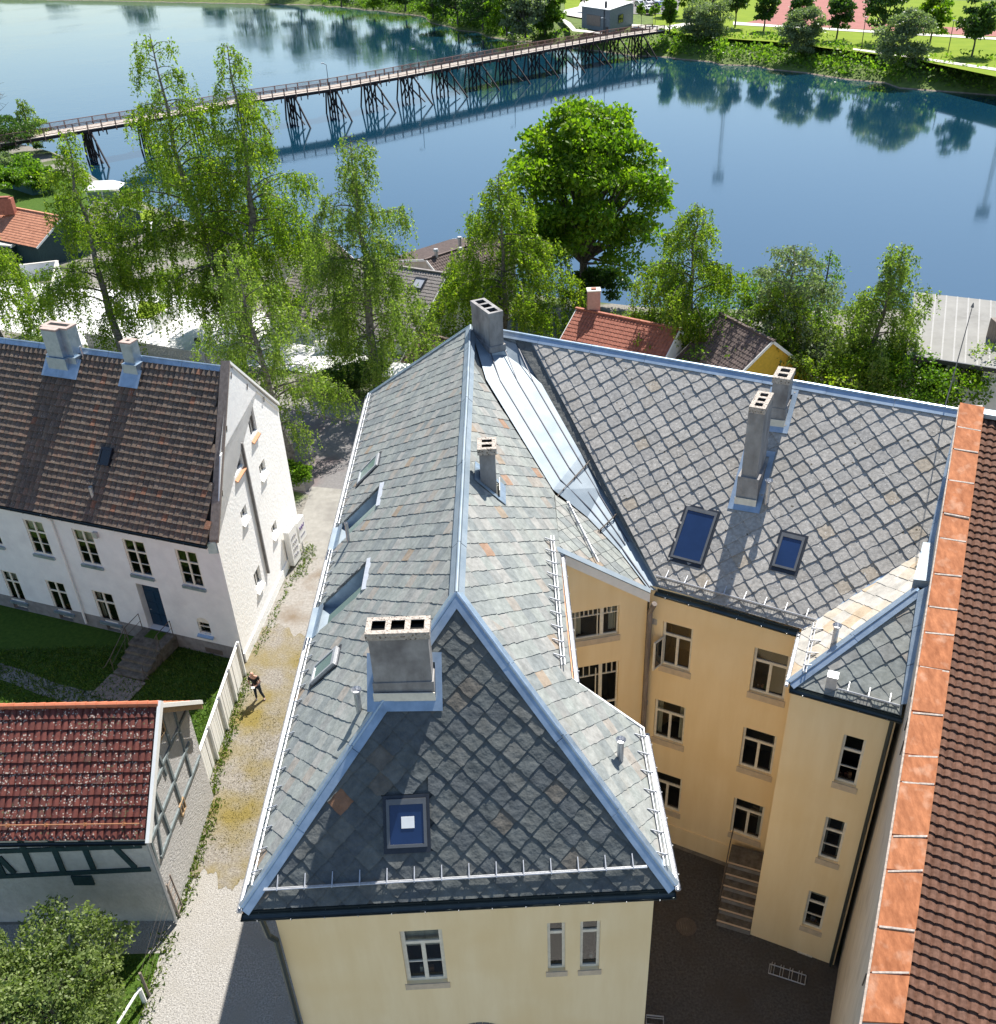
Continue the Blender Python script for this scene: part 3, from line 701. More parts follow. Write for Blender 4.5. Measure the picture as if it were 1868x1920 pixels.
# folded metal: ridges, hips, valleys
dn_w, dn_e = V((-.707, 0, -.707)), V((.695, 0, -.72)); dn_f = -front.v
ridge_strip(yb, R1, R2, dn_w, dn_e, .17, m_zincw)
def hip(a, b, pa, pb, w=.17, mat=None):
    d = (V(b) - V(a)).normalized()
    da = pa.n.cross(d).normalized(); da = da if da.z < 0 else -da
    db = pb.n.cross(d).normalized(); db = db if db.z < 0 else -db
    return ridge_strip(yb, a, b, da, db, w, mat, name='hip_flashing')
hip(WF, R1, west, front); hip(EF, R1, front, east); hip(T0, TH, towW, towF, .15)
ridge_strip(yb, NW, R2, dn_w, V((0, .707, -.707)), .15, name='hip_flashing')
ridge_strip(yb, R2 + wing_d * .9, WR, -wing.v, V((.37, .68, -.62)), .2, roll=.06)
# valley sheet between the two wings
g = G(); seam = G()
Lp = [ML[0] + east.n * .05, ML[1] + east.n * .05, ML[2] + east.n * .06, pl3(1100, 972, E4, SK0, E5) + skirt.n * .06, pl3(1160, 1035, E4, SK0, E5) + skirt.n * .06, SK0 + V((.02, .1, .06))]
Rp = [p - V((0, 0, .30)) + V((-.04, -.02, 0)) for p in MR]
Rp[5] = MR[5] - V((0.05, 0, .12))
Lp[0] = R2 + V((.05, -.4, -.02)); Rp[0] = MR[0] - V((0.05, 0, .22))
for i in range(5): g.add([Lp[i], Rp[i], Rp[i + 1], Lp[i + 1]], [[0, 1, 2], [0, 2, 3]])
g.poly([R2 + V((0, 0, .03)), MR[0] + V((0, .1, .06)), Rp[0], Lp[0]])
for i in range(5): g.poly([Rp[i], MR[i] + wing.n * .03, MR[i + 1] + wing.n * .03, Rp[i + 1]])
vs_sheet = g.make('valley_sheet', m_zincw, yb)
for fr in (.22, .5, .76):
    pts = [Lp[i] * (1 - fr) + Rp[i] * fr + V((0, 0, .012)) for i in range(6)]
    end = 5 if fr > .3 else 6
    g = G()
    for i in range(end - 1): g.bar(pts[i], pts[i + 1], .03, .035)
    g.make('standing_seam', m_seam, vs_sheet)
def lerp(a, b, t): return a + (b - a) * t
for (k, fr) in ((2, .35), (3, .55)):
    a, b = lerp(Lp[k], Lp[k + 1], fr) + V((-.25, 0, .02)), lerp(Rp[k], Rp[k + 1], fr)
    snow_guard(yb, a, b, (0, .6, .4), (0, -.1, 1), 3, rails=((0, .16), (.04, .08)), h=.18, back=.10, mat=m_iron, rr=.012)
# valley beside the stair tower, and the flashing along the parapet
g = G(); vd = (WV - WE1).normalized(); sd_ = vd.cross(V((0, 0, 1))).normalized()
g.obox(WE1 - sd_ * .10 + V((0, 0, .0)), sd_ * .24, WV - WE1, V((0, 0, .05))); g.make('valley_gutter', m_zinc, yb)
for (pa, pb_, pln, n_) in (((1797, 770, 1824, 758), (1738, 1028, 1765, 1010), wing, 6), ((1722, 1108, 1742, 1098), (1690, 1322, 1712, 1318), towF, 3)):
    lift_ = pln.n * .10
    pr_ = [onplane(x, y, pln.O + pln.n * .16, pln.n) for x, y in (pa[:2], pa[2:], pb_[2:], pb_[:2])]
    for i in range(n_):
        a, b, c, d_ = lerp(pr_[0], pr_[3], i / n_), lerp(pr_[1], pr_[2], i / n_), lerp(pr_[1], pr_[2], (i + .985) / n_), lerp(pr_[0], pr_[3], (i + .985) / n_)
        G().prism([p - pln.n * .16 for p in (a, b, c, d_)], pln.n * (.16 + .004 * (i % 2))).make('parapet_flashing', m_zinc, yb)
G().obox(WV + V((-.12, -.02, .02)), V((.62, -.30, .1)), V(TH) - V(WV) + V((0, .2, 0)), V((0, 0, .26))).make('saddle_flashing', m_zincw, yb)

# walls ------------------------------------------------------------------
WH = 11.55
FL, FR = V((-5.93, 13.86, WH)), V((2.97, 14.12, WH))
wf = wallframe(FL, FR)
fw_len = wf.uv(FR)[0]
h_main = rect(wf, (748.5, 1747), (840, 1841)); h_s1 = rect(wf, (1026, 1731.5), (1060.5, 1820)); h_s2 = rect(wf, (1088.5, 1728.5), (1124, 1817))
ac = wf.px(901, 1950)
h_arch = (ac[0] - .55, ac[1] - 1.4, 1.1, 1.5)
g = G()
panel(g, wf, [(0, 0), (fw_len, 0), (fw_len, WH + .25), (0, WH + .25)], [h_main, h_s1, h_s2, h_arch], depth=.16)
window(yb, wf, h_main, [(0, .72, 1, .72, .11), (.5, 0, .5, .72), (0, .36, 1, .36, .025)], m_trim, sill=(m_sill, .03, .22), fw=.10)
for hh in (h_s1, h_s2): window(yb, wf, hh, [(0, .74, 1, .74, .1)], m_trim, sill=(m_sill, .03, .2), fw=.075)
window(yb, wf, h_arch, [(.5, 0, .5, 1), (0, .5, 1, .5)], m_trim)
# arched hood over the low window
ga = G(); cc = ac
for i in range(13):
    t0, t1 = math.pi * i / 13 + .015, math.pi * (i + 1) / 13 - .015
    q = [(cc[0] + rr * math.cos(t), cc[1] + .05 + rr * math.sin(t)) for rr, t in ((.62, t0), (.80, t0), (.80, t1), (.62, t1))]
    ga.prism([wf.P(x, y, .0) for x, y in q], wf.n * .05)
ga.make('arch_moulding', m_plinth, yb)
x0, x1 = FL.x, FR.x; y0, y0r = FL.y, FR.y
corner = [(x1, y0r), (x1, 18.25), (1.1, 18.25), (1.1, 24.1)]
ww = wallframe((x0, 39.6), (x0, y0)); g.poly([ww.P(0, 0), ww.P(39.6 - y0, 0), ww.P(39.6 - y0, WH + .3), ww.P(0, WH + .3)])
for a, b in zip(corner[:-1], corner[1:]):
    q = wallframe(a, b); L_ = (V((*b, 0)) - V((*a, 0))).length
    top = WH + .3 if a[0] > 2 and b[0] > 2 else 13.4
    g.poly([q.P(0, 0), q.P(L_, 0), q.P(L_, top), q.P(0, WH + .3 if top > 13 and a[0] > 2 else top)])
# south-facing wall of the recess with its sloping head
sA, sB = V((1.1, 24.12, 0)), V((4.24, 24.76, 0))
ws = wallframe(sA, sB); sl_ = (sB - sA).length
hs1 = rect(ws, (1072, 1149.5), (1160, 1189)); hs2 = rect(ws, (1074, 1254), (1157, 1340))
panel(g, ws, [(0, 0), (sl_, 0), (sl_, 11.62), (0, 13.72)], [hs1, hs2], depth=.14)
bar9 = [(0, .74, 1, .74, .03), (.09, 0, .09, 1, .03), (.56, 0, .56, 1, .03), (.65, 0, .65, 1, .12)] + [(x, .74, x, 1, .028) for x in (.18, .275, .37, .465, .76, .85)]
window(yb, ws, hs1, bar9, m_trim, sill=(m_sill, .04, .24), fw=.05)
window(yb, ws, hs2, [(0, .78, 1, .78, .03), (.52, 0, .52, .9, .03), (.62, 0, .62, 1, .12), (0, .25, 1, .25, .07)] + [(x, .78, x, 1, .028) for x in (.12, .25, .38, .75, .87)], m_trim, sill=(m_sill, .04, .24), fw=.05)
# wing wall and stair tower
wA, wB = V((4.32, 24.93, 0)), V((8.68, 22.70, 0))
ww_ = wallframe(wA, wB); wl = (wB - wA).length
def r7(w, a, b): return rect(w, z7(*a), z7(*b))
hw = [r7(ww_, (150, 152), (265, 379)), r7(ww_, (552, 266), (678, 503)), r7(ww_, (115, 492), (235, 700)), r7(ww_, (503, 615), (622, 833)), r7(ww_, (98, 800), (205, 992)), r7(ww_, (462, 925), (572, 1122))]
hw[4] = (hw[2][0] + .1, hw[4][1], hw[2][2], hw[2][3])
panel(g, ww_, [(0, 0), (wl, 0), (wl, WH + .35), (0, WH + .35)], hw, depth=.14)
ins = None
for i, hh in enumerate(hw):
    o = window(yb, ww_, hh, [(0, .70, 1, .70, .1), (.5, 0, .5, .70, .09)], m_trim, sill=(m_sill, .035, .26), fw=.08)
    if i == 0:   # left casement stands open
        u, v, W_, H_ = hh
        p0 = ww_.P(u + .02, v + .05, .0); dirn = (ww_.n * .95 - ww_.u * .35).normalized()
        gg = G()
        hgt = H_ * .64; wd = W_ * .47
        for a, b, c, d in ((0, 0, .06, hgt), (wd - .06, 0, wd, hgt), (.06, 0, wd - .06, .06), (.06, hgt - .06, wd - .06, hgt)):
            gg.obox(p0 + dirn * a + ww_.v * b, dirn * (c - a), ww_.v * (d - b), ww_.u * .05)
        op = gg.make('casement', m_trim, o, label='casement swung open')
        G().obox(p0 + dirn * .06 + ww_.v * .06 + ww_.u * .02, dirn * (wd - .12), ww_.v * (hgt - .12), ww_.u * .008).make('pane', m_glass, o)
        gc = G()   # pale curtain and things on the sill behind the right casement
tA, tB = V((7.72, 20.28, 0)), V((10.27, 19.06, 0))
wt = wallframe(tA, tB); tl = (tB - tA).length
ht = [r7(wt, (955, 652), (985, 881)), r7(wt, (876, 1013), (900, 1214)), r7(wt, (800, 1337), (829, 1513))]
for k in range(3): u, v, a, b = ht[k]; ht[k] = (u - .07, v, max(a, .62), b)
panel(g, wt, [(0, 0), (tl, 0), (tl, WH + .2), (0, WH + .2)], ht, depth=.14)
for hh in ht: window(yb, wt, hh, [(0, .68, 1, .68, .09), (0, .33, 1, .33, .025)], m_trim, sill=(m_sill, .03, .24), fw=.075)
q = wallframe(wB, tA); L_ = (wB - tA).length
g.poly([q.P(0, 0), q.P(L_, 0), q.P(L_, WH + .2), q.P(0, WH + .2)])
# strip of yellow wall between tower and parapet, hidden rear walls
tC = V((10.85, 20.1, 0))
q = wallframe(tB, tC); L_ = (tC - tB).length
g.poly([q.P(0, 0), q.P(L_, 0), q.P(L_, WH), q.P(0, WH)])
back = [V((14.4, 26.8, 0)) + nb * 5.4, NE1 * 1.0, V((x0, 39.6, 0))]; back[1].z = 0; back[1] = back[1] - nb * .5
for a, b in zip(back[:-1], back[1:]):
    q = wallframe(a, b); L_ = (b - a).length; g.poly([q.P(0, 0), q.P(L_, 0), q.P(L_, WH), q.P(0, WH)])
g.make('wall', m_yellow, yb)
# plinth band of the wing, verge boards, soffits
G().obox(ww_.P(0.2, 0, .003), ww_.u * (wl - .2), ww_.v * .95, ww_.n * .05).make('plinth', m_yellow, yb)
vb = [E4 + V((-.1, -.12, .02)), SK0 + V((.02, -.14, .02))]
G().obox(vb[0] - V((0, 0, .30)), vb[1] - vb[0], V((0.0, .1, 0)), V((0, 0, .36))).make('verge_board', m_white, yb)
G().obox(vb[0] + V((0, -.03, .07)), vb[1] - vb[0], V((0.05, .22, 0)), V((0, 0, .04))).make('verge_flashing', m_zincw, yb)
vb = [E2 + V((.03, .0, .0)), E3 + V((-.1, .0, 0))]
G().obox(vb[0] - V((0, 0, .25)), vb[1] - vb[0], V((0, .08, 0)), V((0, 0, .33))).make('verge_board', m_white, yb)
g = G()
g.obox(WF + V((0.02, .06, -.27)), V((EF.x - WF.x - .04, EF.y - WF.y, 0)), V((0, .62, 0)), V((0, 0, .1)))
g.obox(WF + V((.06, .5, -.27)), V((.62, 0, 0)), V((0, 26, 0)), V((0, 0, .1)))
g.make('soffit', m_copper, yb)
# gutters
gutter(yb, WF + V((-.02, -.13, -.08)), EF + V((.02, -.13, -.08)), .10)
gutter(yb, NW + V((-.09, 0, -.06)), WF + V((-.09, 0, -.06)), .07, m_galv, n=20)
gutter(yb, EF + V((.09, 0, -.06)), E2 + V((.09, 0, -.06)), .07, m_galv)
gutter(yb, E3 + V((.1, 0, -.06)), E4 + V((.1, 0, -.06)), .07, m_galv)
gutter(yb, WE0 + V((-.20, -.14, -.09)), WE1 + V((-.09, -.16, -.09)), .10)
G().obox(WE0 + V((-.1, -.02, -.22)), WE1 - WE0, V((.02, .04, 0)), V((0, 0, .2))).make('fascia', m_gutter, yb)
G().obox(WF + V((.02, -.03, -.22)), EF - WF, V((0, .05, 0)), V((0, 0, .2))).make('fascia', m_gutter, yb)
G().obox(T0 + V((0, -.04, -.22)), T1 - T0, V((0, .05, 0)), V((0, 0, .2))).make('fascia', m_gutter, yb)
gutter(yb, T0 + V((-.02, -.12, -.07)), T1 + V((0, -.12, -.07)), .10)
gutter(yb, WE1 + V((-.1, -.05, -.06)), T0 + V((-.08, .03, -.06)), .06, m_galv)
# copper-coloured edge boards under the side eaves
g = G()
g.obox(NW + V((-.02, 0, -.2)), (.03, 0, 0), WF - NW, (0, 0, .12)); g.obox(EF + V((-.01, 0, -.2)), (.03, 0, 0), E2 - EF, (0, 0, .12)); g.obox(E3 + V((-.01, 0, -.2)), (.03, 0, 0), E4 - E3, (0, 0, .12))
g.make('fascia', m_copper, yb)
# snow guards
snow_guard(yb, pl3(497, 1667, WF, EF, R1), pl3(1212, 1624, WF, EF, R1), front.v, front.n, 14, rails=((0, .17), (0.02, .10)))
for ya, yb2, n in ((13.95, 22.6, 14), (24.4, 27.3, 5), (28.95, 39.6, 17)):
    snow_guard(yb, V((-6.27, ya, EZ + .2)), V((-6.27, yb2, EZ + .2)), west.v, west.n, n, rails=((0, .17), (.04, .09)))
snow_guard(yb, V((3.12, 14.1, EZ + .23)), V((3.12, 18.4, EZ + .23)), east.v, east.n, 7)
snow_guard(yb, E3 + V((-.32, .1, .33)), E4 + V((-.28, .2, .33)), east.v, east.n, 10)
sg0, sg1 = wp(1232, 1082), wp(1532, 1165)
snow_guard(yb, sg0, sg1, wing.v, wing.n, 8, rails=((0, .2), (.0, .12)), mesh=True)
snow_guard(yb, lerp(T0, T1, .42) + towF.v * .22, lerp(T0, T1, .97) + towF.v * .22, towF.v, towF.n, 3, rails=((0, .2), (0, .12)), mesh=True)
snow_guard(yb, lerp(WE1, T0, .02) + towW.v * .45, lerp(WE1, T0, .9) + towW.v * .45, towW.v, towW.n, 4)
snow_guard(yb, lerp(E4, E5, .93) + V((.35, -.1, -.2)), lerp(E4, SK0, .40) + V((0, .15, .0)), skirt.v, skirt.n, 4)
# cut-in balconies
for (ya, yb_, zt) in CUTS:
    xt = -6.45 + (zt - EZ); zf = 12.0
    o = G().poly([(-6.5, ya, zf), (-6.5, yb_, zf), (xt, yb_, zf), (xt, ya, zf)]).make('balcony_floor', m_zincw, yb)
    for yy in (ya, yb_): G().obox((-6.5, yy, EZ - .3), (xt + 6.5, 0, 0), (0, .02 if yy == yb_ else -.02, 0), (0, 0, .22)).poly([(-6.5, yy, EZ - .08), (xt, yy, zf - .1), (xt, yy, zt), (-6.5, yy, EZ - .05)]).make('balcony_side', m_zinc, o)
    g = G(); g.obox((xt - .05, ya - .05, zt - .10), (.16, 0, .04), (0, yb_ - ya + .1, 0), (-.04, 0, .16)); g.make('balcony_header', m_galv, o)
    G().obox((xt - .02, ya + .04, zf), (.04, 0, 0), (0, yb_ - ya - .08, 0), (0, 0, zt - zf - .1)).make('balcony_door', m_glass, o)
    q0 = V((-5.75, ya + .0, EZ + .70)); G().obox(q0, V((xt - .1 + 5.75, 0, zt - EZ - .85)), V((0, .42, 0)), V((-.02, 0, .025))).make('glass_canopy', m_glass_green, o)
    G().obox((-6.45, yb_, EZ - .02), (xt + 6.45, 0, zt - EZ), (0, .10, 0), (-.03, 0, .05)).make('edge_flashing', m_darkframe, o)
    G().obox((-6.45, ya - .06, EZ), (.3, 0, .3), (0, yb_ - ya + .1, 0), (-.03, 0, .05)).make('threshold', m_zinc, o)
# roof windows
def sky_px(pl, bl, tr, **k):
    a, b = pl.px(*bl), pl.px(*tr); return skylight(yb, pl, min(a[0], b[0]), a[1], abs(b[0] - a[0]), b[1] - a[1], **k)
sky_px(front, (727, 1590), (799, 1495))
fa = front.px(727, 1590); fb_ = front.px(799, 1495)
G().obox(front.P(fa[0] + .34, fa[1] + .42, .085), front.u * .30, front.v * .26, front.n * .01).make('notice', m_white, yb, label='white notice taped to the glass')
sky_px(wing, (1258, 1045), (1347, 964)); sky_px(wing, (1448, 1062), (1511, 1010))
w1a = west.uv((-5.75, 20.0, 12.5)); skylight(yb, west, west.uv((0, 20.75, 0))[0], w1a[1], .72, 1.05, m_glass_green, m_galv, hh=.16)
skylight(yb, west, west.uv((0, 31.75, 0))[0], west.uv((-5.75, 30, 12.5))[1], .9, 1.15, m_glass_green, m_galv, hh=.12)
# chimneys
def foot_flash(pl, c, w, d, ax=(1, 0)):
    """sheet metal apron round a stack where it meets the slope"""
    ax = V((ax[0], ax[1], 0)).normalized(); ay = V((-ax.y, ax.x, 0)); c = V((c[0], c[1], 0)); g = G(); e = .16
    def dp(p):
        t = (pl.O - p).dot(pl.n) / pl.n.z
        return p + V((0, 0, t))
    q = [c + ax * sx * (w / 2) + ay * sy * (d / 2) for sx, sy in ((-1, -1), (1, -1), (1, 1), (-1, 1))]
    q2 = [c + ax * sx * (w / 2 + e) + ay * sy * (d / 2 + e) for sx, sy in ((-1, -1), (1, -1), (1, 1), (-1, 1))]
    for k in range(4):
        a, b, c2, d2 = q[k], q[(k + 1) % 4], q2[(k + 1) % 4], q2[k]
        g.prism([dp(x) + pl.n * .055 for x in (a, b, c2, d2)], pl.n * .02)
        o_ = ((d2 - a) + (c2 - b)).normalized()
        if o_.dot(V((pl.n.x, pl.n.y, 0)).normalized()) > .8:
            g2_ = G(); g2_.prism([dp(a) + o_ * .03, dp(b) + o_ * .03, dp(b) + o_ * .03 + V((0, 0, .3)), dp(a) + o_ * .03 + V((0, 0, .3))], o_ * .02); g2_.make('flashing_upstand', m_trim, yb)
    return g.make('chimney_flashing', m_zinc, yb)
c1 = chimney(yb, (-2.72, 17.0), (1, 0), 1.36, .50, 14.4, 17.1, 3, cap=.05, step=(15.6, .07))
foot_flash(front, (-2.72, 17.0), 1.45, .62)
c2 = chimney(yb, (-.72, 24.75), (0, 1), .62, .46, 15.3, 17.45, 2, cap=.05); foot_flash(east, (-.72, 24.75), .56, .75)
c3c = V((-.75, 34.39, 0)); c3d = V((.438, -.899, 0)); c3n = V((-.899, -.438, 0))
c3 = chimney(yb, c3c, c3d, 1.56, .56, 15.5, 18.0, 3, cap=.02, step=(16.7, .12), capm=m_conc)
G().obox(V((c3c.x, c3c.y, 15.4)) - c3d * .87 + c3n * .37, c3d * 1.74, -c3n * .74, V((0, 0, 1.05))).make('chimney_flashing', m_zinc, yb)
c4p = wp(1395, 925)
cd4 = (.438, .899); c4 = chimney(yb, (7.78, 26.9), cd4, 1.2, .5, 13.4, 17.45, 3, cap=.0, step=(15.0, .17)); foot_flash(wing, (7.78, 26.9), 1.4, .7, cd4)
c5p = wp(1457, 795)
c5 = chimney(yb, (8.9, 28.62), cd4, .86, .5, 15.2, 17.52, 2, cap=.03, step=(16.45, .06)); foot_flash(wing, (8.9, 28.62), .95, .6, cd4)
for p, h in ((V((-3.92, 17.1, 14.36)), .62), (V((2.41, 16.74, 12.77)), .62), (wp(1437, 943), .75)): vent_pipe(yb, p, h)
vent_pipe(yb, V((-5.62, 26.9, 12.6)), .75, .06, .07)
tvp = pl3(1564, 1205, WE1, WV, T0); vent_pipe(yb, tvp, .55)
bx = pl3(1553, 1275, T0, T1, TH)
g = G(); g.obox(bx + V((-.13, -.2, -.1)), (.26, -.12, 0), (.12, .26, 0), (0, 0, .42)); g.make('roof_hood', m_galv, yb)
# down pipes
pA = onplane(521, 1775, wf.O - wf.n * -.12, wf.n); pB = onplane(497, 1721, wf.O + wf.n * .12, wf.n)
downpipe(yb, [V((FL.x - .18, FL.y - .35, 11.6)), V((FL.x - .18, FL.y - .2, 10.6)), V((pA.x, pA.y, 10.3)), V((pA.x, pA.y, 0))], .07)
dq = wt.P(tl - .10, 0, .12); downpipe(yb, [V((dq.x, dq.y, 11.55)), V((dq.x, dq.y, 0.1))], .06)
dq = V((4.30, 24.55, 0)); downpipe(yb, [V((dq.x + .1, dq.y - .2, 11.6)), V((dq.x, dq.y, 11.1)), V((dq.x, dq.y, 0.1))], .09, m_greywood)
for a in (z7(107, 153), z7(68, 505)):
    u, v = ww_.px(*a); G().obox(ww_.P(u - .1, v - .1, .0), ww_.u * .22, ww_.v * .22, ww_.n * .03).make('vent_grille', m_galv, yb)
u, v = wt.px(*z7(765, 1622)); G().obox(wt.P(u - .22, v - .18, .0), wt.u * .5, wt.v * .36, wt.n * .03).make('vent_grille', m_trim, yb)
# stone steps in the courtyard corner, with a rail
s0 = wallframe(tA, wB)
tw_d = (wB - tA).normalized(); tw_n = V((-tw_d.y, tw_d.x, 0)); tw_n = tw_n if tw_n.x < 0 else -tw_n
g = None
for i in range(6):
    h = 1.35 - .225 * i
    a = wB - tw_d * (.15 if i == 0 else 1.0 + .33 * (i - 1)); b = wB - tw_d * (1.0 + .33 * i)
    st = G().obox(V((a.x, a.y, 0)) + tw_n * .01, tw_n * 1.15, b - a, V((0, 0, h))).make('step', m_plinth, yb)
    G().obox(V((a.x, a.y, h)) + tw_n * .01, tw_n * 1.17, (b - a) * 1.02, V((0, 0, .045))).make('tread', m_stonestep, st)
    G().obox(V((b.x, b.y, h + .0455)) + tw_n * .01 + tw_d * .05, tw_n * 1.17, -tw_d * .07, V((0, 0, .004))).make('nosing', m_sill, st)
G().path([wB + tw_n * 1.2 + V((0, 0, 2.3)) - tw_d * .2, wB + tw_n * 1.2 + V((0, 0, 2.25)) - tw_d * .9, wB + tw_n * 1.2 - tw_d * 2.4 + V((0, 0, 1.1))], .022).make('handrail', m_iron, yb)
# ---------------------------------------------------------------- neighbour with the fire wall
nbh = thing('neighbour_building', 'building with brown pantile roof behind an orange-capped parapet wall', 'building', (14, 14, 0))
L0, L1 = V((13.75, 26.28, 17.4)), V((6.95, 11.0, 10.95)); K0, K1 = V((14.19, 25.99, 17.4)), V((7.62, 10.98, 10.95))
ncap = 17
jit = [0] + [rng.uniform(-.012, .012) for _ in range(ncap - 1)] + [0]
for i in range(ncap):
    t0, t1 = i / ncap + jit[i], (i + .965) / ncap + jit[i + 1]
    a, b, c, d_ = lerp(L0, L1, t0), lerp(K0, K1, t0), lerp(K0, K1, t1), lerp(L0, L1, t1)
    h = rng.uniform(-.012, .012)
    a2, d2, b2, c2 = a + V((-.1, .04, h)), d_ + V((-.1, .04, h)), b + V((.06, 0, h - .02)), c + V((.06, 0, h - .02))
    G().prism([p - V((0, 0, .07)) for p in (a2, b2, c2, d2)], (0, 0, .07)).make('cap_tile', m_cap, nbh)
for i in range(1, ncap):
    t = (i - .035) / ncap + jit[i]; a, b = lerp(L0, L1, t + rng.uniform(-.003, .003)), lerp(K0, K1, t + rng.uniform(-.003, .003)); dd = (L1 - L0) * (.04 / ncap)
    G().prism([a + V((-.08, 0, -.06)), b + V((.04, 0, -.06)), b + dd + V((.04, 0, -.06)), a + dd + V((-.08, 0, -.06))], (0, 0, .056 + rng.uniform(-.01, .012))).make('mortar_joint', m_mortar, nbh)
g = G()
wl0, wl1 = V((L0.x - .06, L0.y, 0)), V((L1.x - .12, L1.y, 0))
n_ = 10
g.prism([V((wl0.x, wl0.y, -.1)), V((wl1.x, wl1.y, -.1)), V((wl1.x, wl1.y, L1.z - .08)), V((wl0.x, wl0.y, L0.z - .08))], V((.62, -.05, 0)))
g.make('fire_wall', m_parapet, nbh)
g = G(); g.bar(L0 + V((-.12, 0, -.11)), L1 + V((-.14, 0, -.11)), .06, .07); g.make('plaster_edge', m_mortar, nbh)
for (t, dz) in ((.565, -.9), (.595, -1.1), (.915, -1.0), (.985, -1.4), (.52, -.7)):     # iron wall anchors
    p = lerp(wl0, wl1, t); z = lerp(L0, L1, t).z + dz
    dw = (wl1 - wl0).normalized()
    G().bar(V((p.x - .03, p.y, z - .3)), V((p.x - .03, p.y, z + .3)) + dw * .12, .03, .03).make('wall_anchor', m_iron, nbh)
rU = V((.8756, -.483, 0)); rV = (K0 - K1) - V((0, 0, 0)); Lr = rV.length; rVn = rV.normalized(); rN = rU.cross(rVn).normalized(); rN = rN if rN.z > 0 else -rN
tO = K1 + V((.02, .0, -.32))
tile_slope(nbh, tO, rU, rVn, rN, .205, .245, 46, int(Lr / .245) - 0, [(0, 0), (9.2, 0), (9.2, Lr), (0, Lr)], m_tile_brown, limit=300, h=.075, prof='barrel', lift=.055, segs=4)
g = G(); g.poly([tO + p - rN * .02 for p in (V((0, 0, 0)), rU * 9.4, rU * 9.4 + rV, rV)])
far_n = V((.483, .8756, 0)) * 6.5 - V((0, 0, 4.5))
g.poly([tO + rV, tO + rV + rU * 9.4, tO + rV + rU * 9.4 + far_n, tO + rV + far_n])
g.make('roof', m_tile_brown, nbh)
G().bar(tO + rV + V((-.1, 0, .12)), tO + rV + rU * 9.4 + V((0, 0, .12)), .35, .14).make('ridge_flashing', m_zinc, nbh)
gutter(nbh, tO + V((-.7, .2, -.05)), tO + rU * 9.3 + V((0, -.1, -.05)), .1)
g = G(); a = tO + V((-.3, .5, -.2)); b = a + rU * 9.4
for p, q in ((a, b), (b, b + rV), (b + rV, b + rV + far_n), (b + rV + far_n, a + rV + far_n), ):
    g.poly([(p.x, p.y, 0), (q.x, q.y, 0), q, p])
g.make('wall', m_parapet, nbh)
fl = G(); fl.tube((13.55, 27.0, 16.6), (13.75, 27.15, 20.15), .022, .012, 8); fl.tube((13.75, 27.15, 20.1), (13.755, 27.152, 20.24), .05, .01, 8)
fl.make('flagpole', m_plinth, nbh)

# ---------------------------------------------------------------- white house
wh = thing('white_house', 'white roughcast gabled house with old brown clay tile roof and two metal-clad chimneys', 'house', (-19, 40, 0))
gA, gB = V((-13.28, 35.45, 0)), V((-12.30, 46.0, 0))
gw = wallframe(gA, gB); gl = (gB - gA).length
fA, fB = V((-31.5, 42.15, 0)), gA.copy()
fwp = wallframe(fA, fB); fl_ = (fB - fA).length
apex = (gw.px(429, 690)[0], 13.25)
eL = 7.05
gable_poly = [(0, 0), (gl, 0), (gl, 8.5), apex, (0, eL)]
def gr(tl, br, m=.0): return rect(gw, zg(*tl), zg(*br))
gh = [gr((390, 440), (500, 640)), gr((233, 770), (376, 975)), gr((506, 935), (578, 990)), gr((338, 1345), (412, 1395)), gr((616, 1485), (676, 1512))]
a = gw.px(*z2(1388, 405)); b = gw.px(*z2(1435, 430)); gh.append((a[0], b[1], max(.5, b[0] - a[0]), max(.7, a[1] - b[1])))
def hgt_px(tl, bl): return abs(gw.px(*zg(*tl))[1] - gw.px(*zg(*bl))[1])
gh[0] = (gh[0][0], gw.px(*zg(445, 680))[1], gh[0][2], hgt_px((390, 440), (445, 680)))
gh[1] = (gh[1][0], gw.px(*zg(290, 1035))[1], gh[1][2], hgt_px((235, 770), (290, 1035)))
for i, (t, b) in ((2, ((508, 935), (527, 1035))), (3, ((340, 1350), (352, 1450))), (4, ((618, 1490), (630, 1575)))):
    gh[i] = (gh[i][0], gw.px(*zg(*b))[1], gh[i][2], hgt_px(t, b))
g = G()
panel(g, gw, gable_poly, gh, depth=.17)
for i, hh in enumerate(gh):
    window(wh, gw, hh, [(0, .62, 1, .62), (.5, 0, .5, 1, .05)] if i < 2 else [(.5, 0, .5, 1, .05)], m_white if i > 1 else m_galv, depth=.15, fw=.06)
    sm = m_cap if i < 2 else m_white
    u, v, W_, H_ = hh
    G().prism([gw.P(u - .05, v + .02, -.2), gw.P(u + W_ + .05, v + .02, -.2), gw.P(u + W_ + .05, v - .22, .13), gw.P(u - .05, v - .22, .13)], (0, 0, -.05)).make('sill', m_copper if i < 2 else m_white, wh, label='orange painted sloping sill' if i < 2 else None)
g.make('gable_wall', m_stone_wall, wh)
g = G()
def r2(a, b): return rect(fwp, z2(*a), z2(*b))
fh = [r2((118, 85), (294, 300)), r2((388, 145), (562, 358)), r2((665, 205), (842, 420)), r2((955, 265), (1125, 485))]
fh.append((fwp.px(*z2(22, 245))[0] - 1.45, fh[0][1], 1.45, fh[0][3]))
lo = [r2((0, 372), (150, 558)), r2((245, 430), (404, 612)), r2((500, 485), (667, 680))]
vmid = sum(h[1] for h in fh[:4]) / 4; hm = sum(h[3] for h in fh[:4]) / 4
fh = [(h[0], vmid, h[2], hm) for h in fh]
vl = sum(h[1] for h in lo) / 3; hl = sum(h[3] for h in lo) / 3
lo = [(h[0], vl, h[2], hl) for h in lo]
